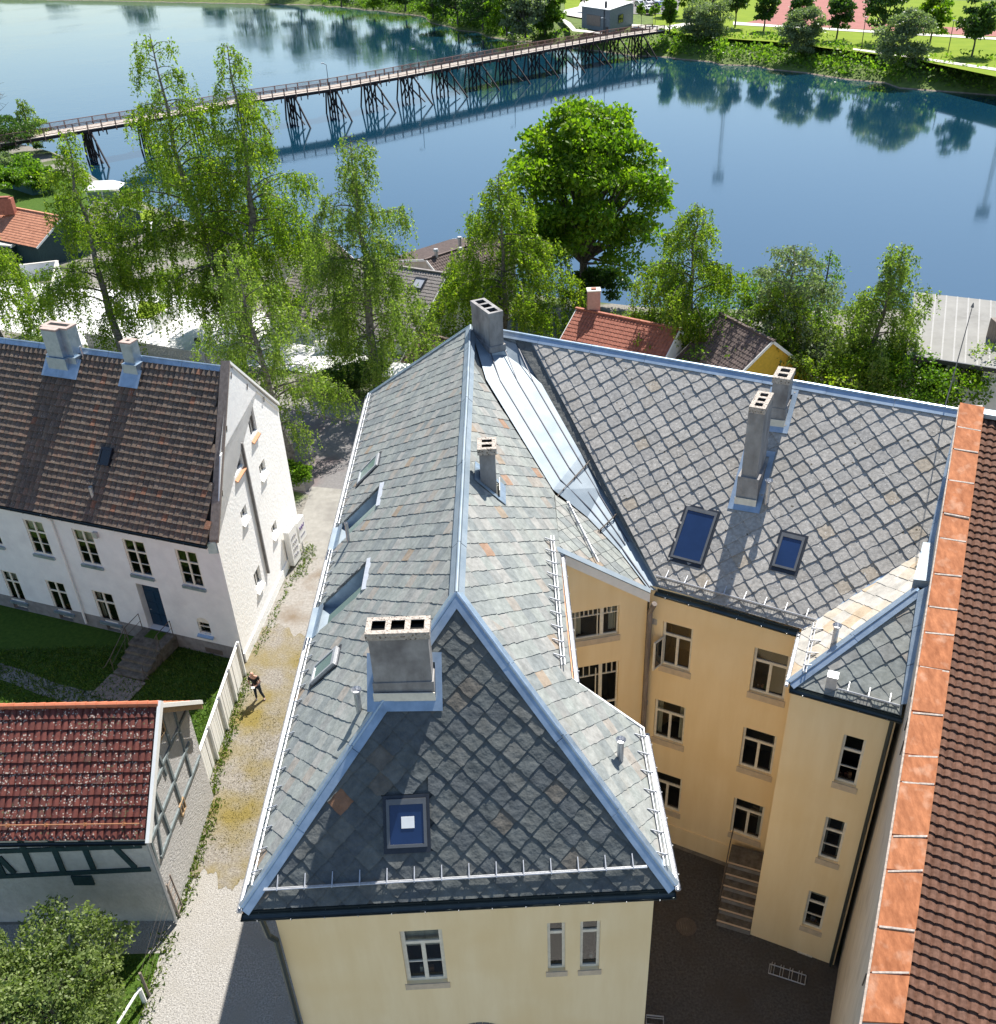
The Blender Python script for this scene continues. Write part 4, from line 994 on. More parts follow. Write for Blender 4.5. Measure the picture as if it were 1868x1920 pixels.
base = [r2((108, 650), (203, 718)), r2((357, 712), (447, 778)), r2((612, 768), (706, 850))]
base = [(h[0], .02, h[2], .68) for h in base]
da = fwp.px(*z2(868, 790)); db = fwp.px(*z2(800, 560))
door = (fwp.px(*z2(868, 790))[0] - .28, fwp.px(*z2(868, 790))[1] - .05, 1.32, db[1] - da[1] + .1)
aw = r2((1073, 655), (1165, 735)); aw = (aw[0] + .05, aw[1], aw[2] - .1, aw[3])
pv = .82
panel(g, fwp, [(0, pv), (fl_, pv), (fl_, eL), (0, eL)], fh + lo + [aw, (door[0], max(door[1], pv), door[2], door[3])], depth=.16)
g.make('front_wall', m_white_smooth, wh)
gp = G(); panel(gp, fwp, [(0, -.2), (fl_, -.2), (fl_, pv - .004), (0, pv - .004)], base, depth=.3); gp.make('plinth', m_plinth, wh)
G().obox(gw.P(0, -.2, .004), gw.u * gl, gw.v * .75, gw.n * .07).make('gable_plinth', m_stone_wall, wh)
for hh in fh: window(wh, fwp, hh, [(0, .66, 1, .66, .09), (.5, 0, .5, 1, .10), (0, .33, 1, .33, .03)], m_trim, sill=(m_zinc, .10, .16), fw=.085, depth=.10)
for hh in lo: window(wh, fwp, hh, [(0, .66, 1, .66, .09), (.5, 0, .5, 1, .10)], m_trim, sill=(m_zinc, .10, .16), fw=.085, depth=.10)
for hh in base: window(wh, fwp, hh, [(0, .5, 1, .5, .03), (.5, 0, .5, 1, .06)], m_trim, fw=.05, depth=.26)
window(wh, fwp, aw, [(0, .55, 1, .55, .05)], m_trim, fw=.05, depth=.14)
# round head of the small window
ar = G(); cu, cv, rr = aw[0] + aw[2] / 2, aw[1] + aw[3], aw[2] / 2 + .02
ar.prism([fwp.P(cu + rr * math.cos(math.pi * i / 8), cv + rr * .8 * math.sin(math.pi * i / 8), -.02) for i in range(9)], fwp.n * .025)
ar.make('window_arch', m_trim, wh)
G().prism([fwp.P(aw[0] - .1, aw[1] + .02, -.1), fwp.P(aw[0] + aw[2] + .1, aw[1] + .02, -.1), fwp.P(aw[0] + aw[2] + .12, aw[1] - .14, .14), fwp.P(aw[0] - .12, aw[1] - .14, .14)], (0, 0, -.04)).make('sill', m_zinc, wh)
dr = (door[0], max(door[1], pv), door[2], door[3])
gd = G(); gd.obox(fwp.P(dr[0], dr[1], -.40), fwp.u * dr[2], fwp.v * dr[3], fwp.n * .05)
for i in range(3):
    for k in range(2): gd.obox(fwp.P(dr[0] + .12 + k * .6, dr[1] + .15 + i * .72, -.35), fwp.u * .48, fwp.v * .58, fwp.n * .02)
dd_ = gd.make('door', m_blue, wh)
G().bar(fwp.P(dr[0] + .12, dr[1] + 1.0, -.30), fwp.P(dr[0] + .24, dr[1] + 1.0, -.30), .03, .03).make('handle', m_galv, dd_)
gd = G()
for k in range(4):
    q = [(dr[0], dr[1]), (dr[0] + dr[2], dr[1]), (dr[0] + dr[2], dr[1] + dr[3]), (dr[0], dr[1] + dr[3])]
    p1, p2 = q[k], q[(k + 1) % 4]; gd.poly([fwp.P(*p1, -.158), fwp.P(*p2, -.158), fwp.P(*p2, -.4), fwp.P(*p1, -.4)])
gd.make('door_reveal', m_white_smooth, wh)
# roof
rA = fwp.P(0, eL, .28); rB = gw.P(.05, eL, -.30) + fwp.n * .28
rT = gw.P(apex[0], apex[1] - .12, -.30)
U = (rB - rA).normalized(); Vr = (rT - rB); Vr = (Vr - U * Vr.dot(U)); VL = Vr.length; Vr.normalize(); N_ = U.cross(Vr); N_ = N_ if N_.z > 0 else -N_
UL = (rB - rA).length
off = (rT - rB).dot(U)
pw = Plane(rA, U, Vr)
def near_ch(c): return False
tile_slope(wh, rA + N_ * .02, U, Vr, N_, .285, .345, int(UL / .285) + 14, int(VL / .345), [(2.2, 0), (UL, 0), (UL + off, VL), (2.2, VL)], m_tile_old, limit=300, h=.11, lift=.085, segs=4, gapw=.90)
g = G()
g.poly([pw.P(-1, -.05, -.03), pw.P(UL, -.05, -.03), pw.P(UL + off, VL, -.03), pw.P(-1, VL, -.03)])
bk = gw.P(gl, 8.45, -.30) - rT
g.poly([pw.P(-1, VL, -.03), pw.P(UL + off, VL, -.03), pw.P(UL + off, VL, -.03) + bk, pw.P(-1, VL, -.03) + bk])
g.make('roof', m_soot_shade, wh)  # deck painted near-black as the shade in the gaps between tiles
rp0, rp1 = pw.P(-1, VL, .1), pw.P(UL + off, VL, .1)
ridge_strip(wh, rp0, rp1, -Vr, V((.25, .7, -.75)), .2, m_zinc, h=.02)
g = G()
q = wallframe((gB.x, gB.y), (gB.x - 17.5, gB.y + 6.3)); g.poly([q.P(0, 0), q.P(18.6, 0), q.P(18.6, 8.4), q.P(0, 8.4)])
q = wallframe((gB.x - 17.5, gB.y + 6.3), (fA.x, fA.y)); g.poly([q.P(0, 0), q.P(10.6, 0), q.P(10.6, 7), q.P(5, 13), q.P(0, 8.4)])
g.make('wall', m_white_smooth, wh)
# coping on the gable
cop = [gw.P(-.05, eL + .05, -.30), gw.P(apex[0], apex[1] + .1, -.30)]
for a, b, nm, mt in ((cop[0], cop[1], 'coping', m_greywood), (cop[1], gw.P(gl + .05, 8.55, -.30), 'coping', m_white)):
    G().obox(a + V((0, 0, -.02)), gw.n * .42, b - a, V((0, 0, .16))).make(nm, mt, wh)
G().obox(gw.P(-.05, eL - .55, -.45) + fwp.n * .02, gw.n * .42, gw.u * .35, V((0, 0, .62))).make('kneeler', m_zinc, wh)
g = G(); g.obox(gw.P(apex[0] + .35, apex[1] - .25, .0), gw.u * .0 + gw.n * .06, gw.u * (gl - apex[0] - .4) + gw.v * (8.5 - apex[1] + .15), gw.v * -.16); g.make('verge_board', m_white, wh)
# smooth upper triangle of render
ta, tb = gw.px(*zg(478, 250)), gw.px(*zg(150, 840))
G().prism([gw.P(.1, eL + .1, .004), gw.P(max(.12, tb[0]), max(eL - .9, tb[1]), .004), gw.P(min(gl - .6, ta[0]), ta[1], .004), gw.P(apex[0], apex[1] - .1, .004)], gw.n * .05).make('render_panel', m_white_smooth, wh)
p0, p1 = gw.px(*zg(335, 725)), gw.px(*zg(582, 1890))
uu = (p0[0] + p1[0]) / 2
G().obox(gw.P(uu - .05, p1[1], .02), gw.u * .11, gw.v * (p0[1] - p1[1]), gw.n * .12).make('cable_duct', m_plinth, wh)
for a in ((245, 120), (390, 220), (540, 335), (205, 600), (165, 1180)):
    u, v = gw.px(*zg(*a)); G().bar(gw.P(u, v - .12, .05), gw.P(u, v + .18, .1), .05, .03, gw.n).make('wall_anchor', m_iron, wh)
# metal-clad chimneys
def roofpt(x, y): return onplane(x, y, rA, N_)
def clad(cpx, w, d, z1, w2=None):
    p = roofpt(*cpx); g = G(); ax = U; ay = V((-U.y, U.x, 0)); c = V((p.x, p.y, 0))
    return p, c, ax, ay
p, c, ax, ay = clad((122, 690), 1, 1, 1)
c = c + ay * .35
hz = rT.z
g = G()
def cbox(g, cx, cy, w_, d_, a, b): g.obox(c + ax * (cx - w_ / 2) + ay * (cy - d_ / 2) + V((0, 0, a)), ax * w_, ay * d_, V((0, 0, b - a)))
cbox(g, 0, 0, 1.75, .85, p.z - .6, hz - .1); cbox(g, -.12, -.18, 1.15, .95, p.z - .6, hz - .12)
cbox(g, -.02, .04, 1.5, .66, hz - .1, hz + 1.25); cbox(g, -.14, -.16, .9, .8, hz - .1, hz + 1.22)
ck = g.make('chimney', m_zinc, wh, label='wide metal-clad chimney with stepped sides')
g = G(); cbox(g, -.02, .04, 1.56, .72, hz + 1.25, hz + 1.33); cbox(g, -.14, -.16, .96, .86, hz + 1.25, hz + 1.325); g.make('chimney_cap', m_capbrick, ck)
g = G(); cbox(g, 0, .05, 1.15, .26, hz + 1.332, hz + 1.336); g.make('flue', m_soot_shade, ck)
g = G(); pf = pw.uv(p); g.obox(pw.P(pf[0] - 1.05, pf[1] - .55, .23), pw.u * 2.1, pw.v * 1.0, pw.n * .03); g.make('chimney_flashing', m_zinc, wh)
G().tube(c + ax * .98 + V((0, 0, hz - 1.0)), c + ax * .98 + V((0, 0, hz + .35)), .045).make('vent_pipe', m_galv, wh)
p, c, ax, ay = clad((250, 712), 1, 1, 1); c = c + ay * .3
g = G(); cbox(g, 0, 0, .82, .72, p.z - .5, hz - .05); cbox(g, 0, .02, .6, .52, hz - .05, hz + .95)
ck = g.make('chimney', m_zinc, wh, label='narrow metal-clad chimney')
g = G(); cbox(g, 0, .02, .65, .57, hz + .95, hz + 1.02); g.make('chimney_cap', m_capbrick, ck)
g = G(); cbox(g, 0, .02, .18, .16, hz + 1.021, hz + 1.026); g.make('flue', m_soot_shade, ck)
g = G(); pf = pw.uv(p); g.obox(pw.P(pf[0] - .55, pf[1] - .45, .23), pw.u * 1.1, pw.v * .9, pw.n * .03); g.make('chimney_flashing', m_zinc, wh)
sk = pw.px(188, 872); sk2 = pw.px(218, 838); skylight(wh, pw, sk[0], sk[1], .62, .85, m_glass, m_darkframe, hh=.24)
vp_ = roofpt(176, 935); vent_pipe(wh, vp_, .55, .09, .10)
gutter(wh, rA + V((0, 0, -.06)) + fwp.n * .06, rB + V((0, 0, -.06)) + fwp.n * .06, .09)
dp0 = fwp.px(*z2(285, 85)); downpipe(wh, [fwp.P(dp0[0] - .35, 6.95, .30), fwp.P(dp0[0] - .05, 6.55, .1), fwp.P(dp0[0] - .05, .25, .1)], .06, m_white)
lu = fwp.px(*z2(528, 180)); G().obox(fwp.P(lu[0] - .12, lu[1] - .15, 0), fwp.u * .24, fwp.v * .3, fwp.n * .15).make('wall_lamp', m_galv, wh)
bv = fwp.px(*z2(1200, 925)); G().obox(fwp.P(bv[0] - .5, .12, 0), fwp.u * 1.0, fwp.v * .28, fwp.n * .012).make('vent_grille', m_iron, wh)
# entrance steps with iron railings
su = dr[0] + dr[2] / 2; sz = dr[1]
o_n = fwp.n
def step(i, dep, width, top, thick): return G().obox(fwp.P(su - width / 2, top - thick, .02 + dep[0]), fwp.u * width, fwp.v * thick, fwp.n * (dep[1] - dep[0]))
step(0, (0, 1.25), 1.9, sz, .75).make('stair_landing', m_stonestep, wh)
for i in range(4):
    hgt = sz * (1 - (i + 1) / 5); step(i, (1.25 + .36 * i, 1.25 + .36 * (i + 1)), 1.75, hgt, hgt + .02).make('step', m_stonestep, wh)
mt = G(); mt.obox(fwp.P(su - .45, sz + .004, .1), fwp.u * .9, fwp.v * .02, fwp.n * .55); mt.make('door_mat', m_grass, wh)
for i in range(14):
    G().obox(fwp.P(su - 1.0 + i * .146, .03, 2.75), fwp.u * .136, fwp.v * .05, fwp.n * 1.5).make('plank', m_greywood, wh)
for s_ in (-.92, .92):
    g = G(); a = fwp.P(su + s_, sz + .95, .15); b = fwp.P(su + s_, sz + .9, 1.2); c_ = fwp.P(su + s_, .95, 2.6)
    g.path([a, b, c_], .022); g.path([a - V((0, 0, .45)), b - V((0, 0, .45)), c_ - V((0, 0, .4))], .014)
    g.path([c_, c_ + fwp.n * .25 + fwp.u * s_ * .2 - V((0, 0, .35)), c_ + fwp.n * .2 + fwp.u * s_ * .45 - V((0, 0, .55))], .02)
    for p in (a, b, c_): g.tube(p, (p.x, p.y, 0 if p is c_ else sz - .1), .02)
    g.tube(b, V((b.x, b.y, 0)) + fwp.n * .6, .014)
    g.make('railing', m_iron, wh)

# ---------------------------------------------------------------- half-timbered barn
hb = thing('timber_barn', 'small half-timbered outbuilding with mossy dark red tiles and sunlit orange ridge', 'outbuilding', (-16, 24, 0))
hA, hB = V((-12.86, 21.46, 0)), V((-12.80, 27.15, 0))
hg = wallframe(hA, hB); hgl = (hB - hA).length
ap = (2.95, 7.75); he = 5.15
hf = wallframe((-24.0, 21.75), (hA.x, hA.y)); hfl = 11.14
g = G(); panel(g, hg, [(0, 0), (hgl, 0), (hgl, he + .1), ap, (0, he)], []); g.make('gable_wall', m_brickgrey, hb)
g = G(); g.poly([hf.P(0, 0), hf.P(hfl, 0), hf.P(hfl, he), hf.P(0, he)]); g.make('front_wall', m_wattle, hb)
q = wallframe(hB, (-24, 27.4)); g = G(); g.poly([q.P(0, 0), q.P(11.2, 0), q.P(11.2, he), q.P(0, he)]); g.make('wall', m_wattle, hb)
def beams(w, lst, mat, t=.14, d=.05):
    for k, (a, b) in enumerate(lst):
        p, q = w.px(*z3(*a)), w.px(*z3(*b)); G().bar(w.P(*p, d * .5 + .0015 * k), w.P(*q, d * .5 + .0015 * k), t, d, w.n).make('beam', mat, hb)
beams(hf, [((-260, 890), (755, 872)), ((-260, 985), (772, 946)), ((-260, 1125), (822, 1072)), ((95, 880), (185, 1090)), ((262, 878), (347, 1085)), ((428, 875), (512, 1072)), ((548, 872), (738, 1062)), ((-5, 1005), (80, 1092)), ((-90, 885), (20, 1100))], m_timber, .2)
beams(hf, [((270, 888), (432, 882)), ((-60, 905), (100, 900))], m_timber, .26)
a = hf.px(*z3(388, 1110)); b = hf.px(*z3(520, 1156)); G().obox(hf.P(a[0], b[1], 0), hf.u * (b[0] - a[0]), hf.v * (a[1] - b[1]), hf.n * .06).make('hatch', m_timber, hb)
beams(hg, [((778, 762), (880, 525)), ((880, 505), (1017, 195)), ((818, 922), (945, 595)), ((945, 590), (1026, 385)), ((925, 866), (1085, 458)), ((872, 1012), (925, 872))], m_timber_grey, .12, .07)
beams(hg, [((830, 380), (905, 560)), ((905, 470), (985, 715)), ((945, 210), (1040, 558)), ((870, 225), (928, 405)), ((835, 640), (925, 880)), ((800, 555), (845, 640)), ((828, 660), (880, 1010)), ((798, 850), (862, 1072))], m_timber_grey, .12, .06)
# diamond pane window and vent in the gable
hwn = [hg.px(*z3(*p)) for p in ((830, 308), (862, 228), (893, 315), (853, 398))]
u0 = min(p[0] for p in hwn) + .05; v0 = sum(p[1] for p in hwn) / 4 - .42
window(hb, hg, (u0, v0, .75, .85), [(.33, 0, .33, 1, .03), (.66, 0, .66, 1, .03), (0, .33, 1, .33, .03), (0, .66, 1, .66, .03)], m_wood, depth=-.03, fw=.06)
a = hg.px(*z3(978, 768)); window(hb, hg, (a[0], a[1] - .25, .5, .55), [(.5, 0, .5, 1, .03)], m_wood, m_greywood, depth=-.03, fw=.05)
# roof
ro = V((-24.2, 21.30, he - .12)); rE = V((-12.55, 21.05, he - .12)); rTt = hg.P(ap[0], ap[1] + .12, .3)
U = (rE - ro).normalized(); Vr = rTt - rE; Vr = Vr - U * Vr.dot(U); VL = Vr.length; Vr.normalize(); N_ = U.cross(Vr)
pb = Plane(ro, U, Vr); UL = (rE - ro).length
tile_slope(hb, pb.P(0, 0, .02), U, Vr, N_, .232, .36, int(UL / .232), int(VL / .36) + 1, [(3.4, 0), (UL - .05, 0), (UL - .05, VL + .1), (3.4, VL + .1)], m_tile_red, limit=300, h=.07, prof='barrel', lift=.06, segs=4, gapw=.95)
g = G(); g.poly([pb.P(0, 0, -.02), pb.P(UL, 0, -.02), pb.P(UL, VL, -.02), pb.P(0, VL, -.02)]); g.make('roof', m_soot_shade, hb)  # near-black deck colour stands for shade between the barn tiles
bs_ = hg.P(hgl + .3, he - .05, .3) - rTt
bO = pb.P(0, VL, .02); pbk = Plane(pb.P(UL, VL, .0), -U, -bs_)
g = G(); nseg = 50
for i in range(nseg):
    a = bO + U * (UL * i / nseg); bb = bO + U * (UL * (i + .5) / nseg); c = bO + U * (UL * (i + 1) / nseg)
    up_ = V((0, 0, .05))
    g.poly([a, bb + up_, bb + up_ + bs_, a + bs_]); g.poly([bb + up_, c, c + bs_, bb + up_ + bs_])
g.make('rear_roof_tiles', m_tile_sunlit, hb, kind='stuff')  # sunlight on the rear slope is put into this orange tile colour
for i in range(int(UL / .36) - 9):
    a = pb.P(3.4 + i * .36, VL + .02, .10); G().tube(a, a + U * .38, .10, .12, 8).make('ridge_tile', m_tile_sunlit, hb)
vbA, vbT = pb.P(UL + .02, -.12, .10), pb.P(UL + .02, VL + .12, .12)
G().obox(vbA - N_ * .2, U * .12, vbT - vbA, N_ * .26).make('verge_board', m_white, hb)
vbT2 = pb.P(UL + .02, VL, .12) ; vbB = vbT2 + bs_ * 1.04
G().obox(vbT2 - V((0, 0, .16)), U * .12, vbB - vbT2, V((0, 0, .2))).make('verge_board', m_white, hb)
G().obox(vbT2 - V((0, 0, .42)) - U * .04, U * .1, vbB - vbT2, V((0, 0, .245))).make('barge_board', m_wood, hb)
gutter(hb, pb.P(0, -.12, -.08), pb.P(UL - .05, -.12, -.08), .085)
sgA, sgB = pb.P(3.6, .50, .12), pb.P(UL - .2, .50, .12)
g = G(); g.tube(sgA + N_ * .12, sgB + N_ * .12, .02, None, 6); so = g.make('snow_guard', m_copper, hb)
for i in range(6):
    p = lerp(sgA, sgB, (i + .6) / 6); G().bar(p, p + N_ * .2, .03, .12, Vr).make('bracket', m_copper, so)
downpipe(hb, [hg.P(-.35, he - .1, .12), hg.P(-.1, he - .5, .12), hg.P(-.1, .1, .12)], .06, m_galv)

# ---------------------------------------------------------------- fence, person, small things
fn = thing('board_fence', 'tall white board fence between white house corner and barn', 'fence', (-13.2, 31, 0))
fa, fb2 = V((-13.22, 27.2, 0)), V((-13.16, 34.75, 0)); fd = (fb2 - fa).normalized(); fnn = V((fd.y, -fd.x, 0)); FLn = (fb2 - fa).length; FH = 1.9
nb_ = int(FLn / .118)
pk = bpy.data.meshes.new('plank'); gg = G().obox((0, 0, 0), (.03, 0, 0), (0, .112, 0), (0, 0, FH - .1)); pk.from_pydata(gg.v, [], gg.f); pk.materials.append(m_white)
for i in range(nb_): inst(pk, 'plank', fn, fa + fd * (i * .118) + V((rng.uniform(-.006, .006), 0, .05)) - base_of(fn))
for i in range(5):
    p = fa + fd * (.25 + i * (FLn - .5) / 4) + fnn * .09; G().box((p.x, p.y, 1.03), (.11, .11, 2.1)).make('post', m_white, fn)
for z in (.35, 1.75): G().bar(fa + V((0, 0, z)) - fnn * .04, fb2 + V((0, 0, z)) - fnn * .04, .05, .1).make('rail', m_white, fn)
G().bar(fa + V((0, 0, FH + .0)) + fnn * .01, fb2 + V((0, 0, FH + .0)) + fnn * .01, .12, .05).make('top_rail', m_white, fn)
for i in range(1, 8):
    p = fa + fd * (i * FLn / 8 + .45) + fnn * .034; G().box((p.x, p.y, .95), (.012, .03, 1.8)).make('batten', m_galv, fn)
# planter by the street
pc = at(568, 912); pt_ = thing('planter', 'grey stone planter tub with green plants beside the street', 'planter', pc)
g = G(); cs = [(pc.x + .75 * math.cos(t + .4), pc.y + .75 * math.sin(t + .4)) for t in [math.pi / 2 * k for k in range(4)]]
g.prism([(x, y, 0) for x, y in cs], (0, 0, .55)); g.make('tub', m_plinth, pt_)
def leaf_cloud(P, size, droop=0.0, w=.5, seed=0, flat_=0.0):
    """one rhombic leaf per point"""
    n = len(P); r_ = np.random.default_rng(seed)
    a = r_.normal(size=(n, 3)); a[:, 2] = a[:, 2] * (1 - flat_) - droop; a /= np.linalg.norm(a, axis=1)[:, None]
    b = np.cross(a, r_.normal(size=(n, 3))); b /= np.linalg.norm(b, axis=1)[:, None] + 1e-9
    s = (size * r_.uniform(.5, 1.55, n))[:, None]
    v = np.stack([P, P + a * s * .5 + b * s * w * .5, P + a * s, P + a * s * .5 - b * s * w * .5], 1).reshape(-1, 3)
    return v, np.arange(n * 4).reshape(n, 4)
def ball_pts(c, r, n, seed, shell=.55):
    r_ = np.random.default_rng(seed); d = r_.normal(size=(n, 3)); d /= np.linalg.norm(d, axis=1)[:, None]
    return np.array(c) + d * (np.array(r) * (shell + (1 - shell) * r_.random(n))[:, None])
P = ball_pts((pc.x, pc.y, .7), (.6, .6, .4), 500, 3)
v, fcs = leaf_cloud(P, .18, .2, seed=3); np_mesh('plants', v, fcs, l_shrub, pt_, np.random.default_rng(1).random(500))
# sign boxes at the gable corner
sp = at(557, 1050); st_ = thing('sign_board', 'white two-sided sign box with purple script at the white house corner', 'sign', sp)
def signbox(c, w_, d_, z0, z1, ang): 
    u = V((math.cos(ang), math.sin(ang), 0)); v = V((-u.y, u.x, 0)); g = G(); g.obox(c - u * w_ / 2 - v * d_ / 2 + V((0, 0, z0)), u * w_, v * d_, V((0, 0, z1 - z0))); return g, u, v
g, u, v = signbox(sp + V((-.02, -.3, 0)), .95, .32, .15, 2.35, 1.35); g.make('panel', m_white, st_)
fc = sp + V((-.02, -.3, 0)) - v * .165
m_purple = flat('purple_print', (0.16, 0.10, 0.30), 0.6); m_print = flat('grey_print', (0.25, 0.25, 0.30), 0.6)
for i in range(4):     # looped handwriting on the tall board
    z = .65 + i * .38; pts = [fc + u * (-.3 + .6 * t / 10 + .07 * math.sin(t * 2.1 + i)) + V((0, 0, z + .11 * math.cos(t * 2.3 + i))) for t in range(11)]
    G().path(pts, .018, 4).make('script', m_print, st_)
g, u, v = signbox(sp + V((.25, .75, 0)), .9, .3, .9, 2.25, 1.35); g.make('panel', m_white, st_)
fc = sp + V((.25, .75, 0)) - v * .155
pts = [fc + u * (-.3 + .6 * t / 8) + V((0, 0, 1.75 + .13 * math.cos(t * 2.4))) for t in range(9)]; G().path(pts, .03, 4).make('script', m_purple, st_)
G().obox(fc + u * -.3 + V((0, 0, 1.2)), u * .6, v * -.008, V((0, 0, .09))).make('script', m_print, st_)
g = G()
for dx, dy in ((-.02, -.3), (.25, .75)): g.tube(sp + V((dx, dy, -.05)), sp + V((dx, dy, .95)), .04)
g.make('post', m_galv, st_)
# leaning frame by the barn corner
lp = at(322, 1722); ld = thing('wooden_ladder', 'short weathered ladder leaning at the barn corner', 'ladder', lp)
la, lb = lp + V((.28, .25, 0)), hg.P(.35, 1.9, .1)
for s_ in (-.2, .2): G().bar(la + V((0, s_, 0)), lb + V((0, s_, 0)), .06, .05).make('rail', m_greywood, ld)
for i in range(5): p = lerp(la, lb, (i + .5) / 5); G().bar(p - V((0, .2, 0)), p + V((0, .2, 0)), .04, .035).make('rung', m_greywood, ld)
# wire fence at lower left
wfz = thing('wire_fence', 'low wire fence on thin posts with white gate rail beside the pale gravel', 'fence', at(285, 1870))
pp = [at(322, 1728), at(280, 1868), at(240, 1935)]
for p, h, mt, r_ in ((at(280, 1868), 1.35, m_greywood, .05), (at(272, 1880), .8, m_white, .08)): G().tube(p, p + V((0, 0, h)), r_, None, 6).make('post', mt, wfz)
q0 = at(280, 1868) + V((0, 0, 1.3)); q1 = hg.P(.05, 1.9, .1)
for k in (0, .4, .8): G().tube(q0 - V((0, 0, k)), q1 - V((0, 0, k)), .004, None, 4).make('wire', m_iron, wfz)
a, b = at(272, 1880) + V((0, 0, .8)), at(232, 1945) + V((0, 0, .8)); G().tube(a, b, .045, None, 8).make('gate_rail', m_white, wfz)
# bicycle racks in the courtyard
def bike_rack(p, q, wid, label):
    t = thing('bicycle_rack', label, 'bicycle rack', (p + q) / 2, 'bicycle racks in the courtyard'); d = (q - p).normalized(); s_ = V((-d.y, d.x, 0)) * wid; g = G(); h = V((0, 0, .14)); L_ = (q - p).length
    g.path([p + h * .3, q + h * .3, q + s_ + h * .3, p + s_ + h * .3, p + h * .3], .02, 6); g.make('frame', m_galv, t)
    for i in range(4):
        a = lerp(p, q, (i + .2) / 4); G().path([a + h * .3, a + h * 1.3, a + s_ + h * 1.3, a + s_ + h * .3], .012, 5).make('wheel_hoop', m_galv, t)
        a = a + d * .09; G().path([a + h * .3, a + h * 1.3, a + s_ + h * 1.3, a + s_ + h * .3], .012, 5).make('wheel_hoop', m_galv, t)
bike_rack(at(1441, 1826), at(1509, 1848), .35, 'low metal bicycle rack beside the stair tower')
bike_rack(at(1212, 1905), at(1212, 1975), .55, 'metal bicycle rack close behind the front block wall')
mh = at(1287, 1738); mc = thing('manhole_cover', 'round iron manhole cover in the courtyard asphalt', 'manhole cover', mh)
G().tube(mh + V((0, 0, -.03)), mh + V((0, 0, .016)), .36, None, 20).make('lid', m_iron, mc)
g = G()
for i in range(-3, 4):
    hw_ = math.sqrt(max(0, .32 ** 2 - (i * .085) ** 2)); g.box((mh.x + i * .085, mh.y, mh.z + .02), (.03, 2 * hw_, .012))
g.make('grating', m_stonestep, mc)
# ---------------------------------------------------------------- ground, river and far bank
WZ = -4.0
SHORE = [(-420, 330), (-140, 210), (-92, 186), (-74, 170), (-62, 152), (-45, 131), (-28, 112), (-9, 100), (12, 89), (25, 86), (46, 85), (90, 80), (220, 60)]
def shore_y(x):
    for (a, b), (c, d_) in zip(SHORE[:-1], SHORE[1:]):
        if a <= x <= c: return b + (d_ - b) * (x - a) / (c - a)
    return 60
def ter(x, y):
    ys = shore_y(x); y0 = min(68, ys - 12)
    if y <= y0: return 0.0
    if y <= ys - 5: return -2.0 * (y - y0) / max(1, ys - 5 - y0) * min(1, (ys - y0) / 30)
    a = -2.0 * min(1, (ys - y0) / 30)
    return a + (-5.0 - a) * min(1, (y - ys + 5) / 8)
def grid_zone(name, mat, poly, dz, step=2.0, fn=ter, kind='structure', label=None):
    xs = [p[0] for p in poly]; ys = [p[1] for p in poly]; poly = ccw([(p[0], p[1]) for p in poly]); g = G()
    i0, i1 = math.floor(min(xs) / step), math.ceil(max(xs) / step); j0, j1 = math.floor(min(ys) / step), math.ceil(max(ys) / step)
    for i in range(i0, i1):
        for j in range(j0, j1):
            c = clip_poly([(i * step, j * step), ((i + 1) * step, j * step), ((i + 1) * step, (j + 1) * step), (i * step, (j + 1) * step)], poly)
            if c: g.poly([(x, y, fn(x, y) + dz) for x, y in c])
    return g.make(name, mat, None, kind=kind, label=label)
g = G()
xs = sorted(set([-420, -300, -200, -160] + list(range(-140, 121, 2)) + [160, 220]))
for i in range(len(xs) - 1):
    a, b = xs[i], xs[i + 1]
    def col(x): 
        ys = shore_y(x); return [-60, -20] + [2 * k for k in range(-9, 34)] + [68 + (ys - 5 - 68) * k / 12 for k in range(1, 13)] + [ys - 3, ys, ys + 4] if ys > 76 else [-60, -20] + [2 * k for k in range(-9, 25)] + [48 + (ys - 53) * k / 22 for k in range(1, 23)] + [ys - 3, ys, ys + 4]
    ca, cb = col(a), col(b)
    for k in range(min(len(ca), len(cb)) - 1):
        g.poly([(a, ca[k], ter(a, ca[k])), (b, cb[k], ter(b, cb[k])), (b, cb[k + 1], ter(b, cb[k + 1])), (a, ca[k + 1], ter(a, ca[k + 1]))])
g.make('ground', m_ground, None, kind='structure')
FSH = [(-700, 700), (-300, 560), (-180, 492), (-68, 422), (-28, 371), (-16, 333), (4, 292), (12, 288), (20, 272), (28, 262), (39, 251), (60, 227), (78, 199), (90, 188), (112, 172), (150, 150), (330, 60)]
FD = (.35, .937)
def fdense(n=3):
    out = []
    for (a, b), (c, d_) in zip(FSH[:-1], FSH[1:]):
        k = max(1, int(math.hypot(c - a, d_ - b) / 6))
        for i in range(k): out.append((a + (c - a) * i / k, b + (d_ - b) * i / k))
    return out + [FSH[-1]]
fd_ = [(x + 1.2 * math.sin(x * .7) + rng.uniform(-.6, .6), y + .9 * math.sin(y * .9)) for x, y in fdense()]
prof = [(-3, -5.2), (.6, -3.85), (3, -3.0), (7, -1.9), (12, -.9), (18, -.3), (40, 0), (110, 0), (1800, 10)]
g = G(); g2 = G()
for (a, b) in zip(fd_[:-1], fd_[1:]):
    for k in range(len(prof) - 1):
        (o0, z0_), (o1, z1_) = prof[k], prof[k + 1]
        q = [(a[0] + FD[0] * o0, a[1] + FD[1] * o0, z0_), (b[0] + FD[0] * o0, b[1] + FD[1] * o0, z0_), (b[0] + FD[0] * o1, b[1] + FD[1] * o1, z1_), (a[0] + FD[0] * o1, a[1] + FD[1] * o1, z1_)]
        (g2 if k < 1 else g).poly(q)
g.make('far_bank', m_bank, None, kind='structure'); g2.make('far_shore', m_shore, None, kind='structure')
